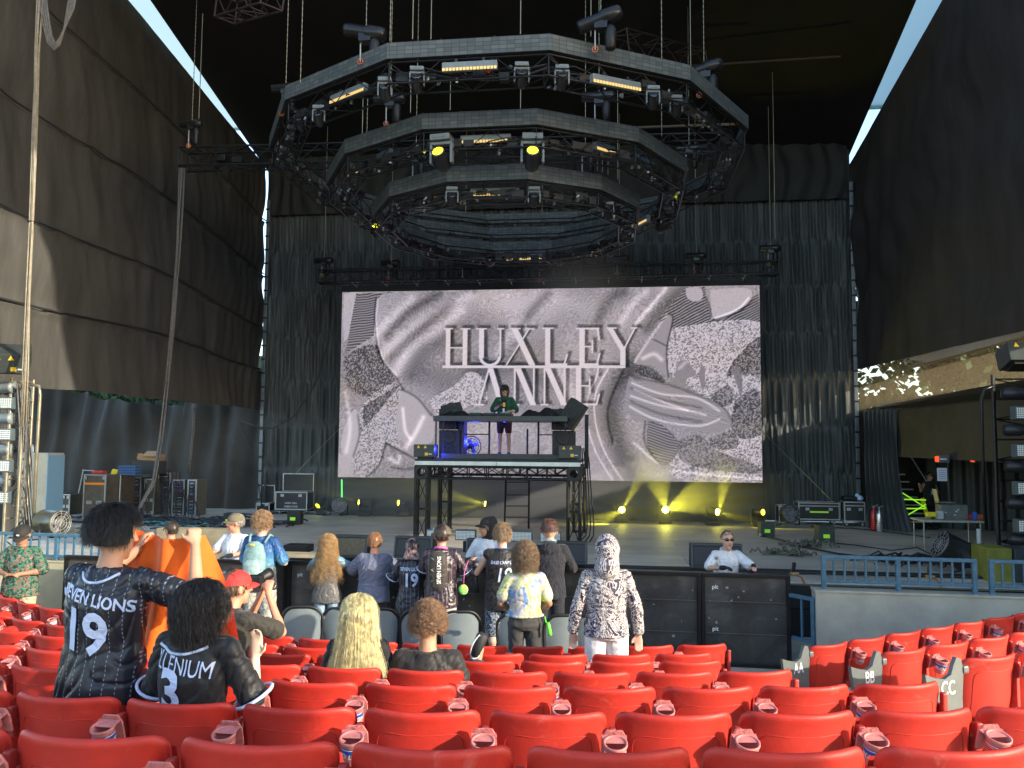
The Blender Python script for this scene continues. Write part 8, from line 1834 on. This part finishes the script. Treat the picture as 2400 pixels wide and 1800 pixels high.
# 21 --- crew member
cz = fl(2178, 1240); t, J, O = person('crew member in a black tank top standing by the steps at right', 2178, 1106, pix(fl(2178, 1240))[2], ZS, rz=YAW+math.pi+.2, skin='tan', vox=.012, pose=dict(face=1, absarms=1, elL=(-.24, .06, 1.12), wrL=(-.04, .20, 1.10), elR=(.30, .0, 1.16), wrR=(.42, .10, 1.30), handR=(.3, .2, 1)), shirt=dict(m=black_tee, sleeve=0, inf=.02, flare=.03, hem=.2), pants=dict(m=black_tee), hair=dict(H_BLK, n=160, len=.04, vol=.004, w=.003))
glasses(t, J, mat('black_lens', (.01, .01, .012), .1)); local(MB().box(J['chest']+V3((.03, .145, -.12)), (.07, .01, .10)), 'pass_badge', mat('badge_blue', (.3, .45, .75), .5), t)
p = fl(2160, 1240); tag(MB().bbox((p.x, p.y-.3, ZS+.5), (.10, .05, .62), .02, (0, -.25, 0)).build('yellow_strap', mat('tool_yellow', (.75, .62, .02), .4)), 'yellow strap hanging in front of the crew member', 'strap')
# ================================================================== lit lamps: yellow beams in stage smoke, blue glow
def spot(name, c, target, e, ang, col, blend=.4, r=.05, parent=None):
    l = bpy.data.lights.new(name, 'SPOT'); l.energy = e; l.spot_size = ang; l.spot_blend = blend; l.color = col; l.shadow_soft_size = r
    o = bpy.data.objects.new(name, l); COL.objects.link(o); o.location = c; o.rotation_euler = (V3(c)-V3(target)).to_track_quat('Z', 'Y').to_euler(); return o
YC = (1, .92, .06)
BM = [(2, (1010, 1150), 120, 26, 0), (2, (1000, 1215), 90, 20, 0), (3, (1500, 1120), 160, 22, 0), (4, (1530, 1080), 90, 55, 0), (5, (1700, 1120), 240, 28, 0), (5, (1770, 1225), 120, 22, 0), (3, (1420, 1215), 90, 40, 0), (0, (790, 1160), 60, 18, 0), (4, (1600, 1180), 200, 60, 0)]
for i, tg, e, a, _ in BM:
    c, ax = BEAMS[i]; tgt = aty(tg[0], tg[1], c.y-.25); spot('beam_lamp', c+ax*.02+V3((0, -.03, 0)), tgt, e*.55, R(a), YC, .5, .03)
c0_ = atd(1560, 430, 16.5); hb = [((1322, 597), (1400, 690), 19.5, 60, 26), ((1015, 362), (940, 350), 13.8, 5, 30), ((1570, 466), (1640, 440), 17.6, 6, 14), ((1552, 519), (1620, 525), 18.2, 5, 12)]
for a_, b_, d, e, an in hb: spot('beam_lamp', atd(a_[0], a_[1], d), atd(b_[0], b_[1], d+.3), e, R(an), YC, .5, .03)
bl = bpy.data.lights.new('blue_glow_lamp', 'POINT'); bl.energy = 5; bl.color = (.03, .05, 1); bl.shadow_soft_size = .05; bo = bpy.data.objects.new('blue_glow_lamp', bl); COL.objects.link(bo); bo.location = aty(1110, 1035, YF+1.75)
bl2 = bpy.data.objects.new('blue_glow_lamp', bl); COL.objects.link(bl2); bl2.location = aty(1178, 1010, YF+2.2)
bl3 = bpy.data.objects.new('blue_glow_lamp', bl); COL.objects.link(bl3); bl3.location = aty(1029, 1053, YF+.15)
def vol(name, lo, hi, dens, label):
    m = bpy.data.materials.new(name+'_air'); m.use_nodes = True; nt = m.node_tree; nt.nodes.remove(nt.nodes['Principled BSDF']); v = nt.nodes.new('ShaderNodeVolumeScatter'); v.inputs['Density'].default_value = dens; v.inputs['Color'].default_value = (.95, .95, .9, 1); v.inputs['Anisotropy'].default_value = .1
    tc = nt.nodes.new('ShaderNodeTexCoord'); mp = nt.nodes.new('ShaderNodeMapping'); mp.inputs['Location'].default_value = (-1, -1, -1); mp.inputs['Scale'].default_value = (2, 2, 2); gr = nt.nodes.new('ShaderNodeTexGradient'); gr.gradient_type = 'SPHERICAL'; mu = nt.nodes.new('ShaderNodeMath'); mu.operation = 'MULTIPLY'; mu.inputs[1].default_value = dens*1.6; nt.links.new(tc.outputs['Generated'], mp.inputs[0]); nt.links.new(mp.outputs[0], gr.inputs[0]); nt.links.new(gr.outputs[1], mu.inputs[0]); nt.links.new(mu.outputs[0], v.inputs['Density']); nt.links.new(v.outputs[0], nt.nodes['Material Output'].inputs['Volume']); g = MB(); lo, hi = V3(lo), V3(hi); g.ball((lo+hi)/2, tuple((hi-lo)/2), 32, 16); o = g.build(name, m); return tag(o, label, 'smoke', None, 'stuff')
a_ = aty(690, 1100, 22); b_ = aty(1840, 1100, 22)
vol('stage_smoke', (a_.x-.6, 20.4, ZS-.9), (b_.x+.8, 23.2, ZS+2.3), .34, 'thin stage smoke catching the yellow beams under the screen')
p = atd(1360, 640, 19.6); vol('stage_smoke', (p.x-1.6, p.y-1.1, p.z-1.5), (p.x+1.6, p.y+1.1, p.z+1.0), .16, 'puff of smoke lit yellow above the screen')
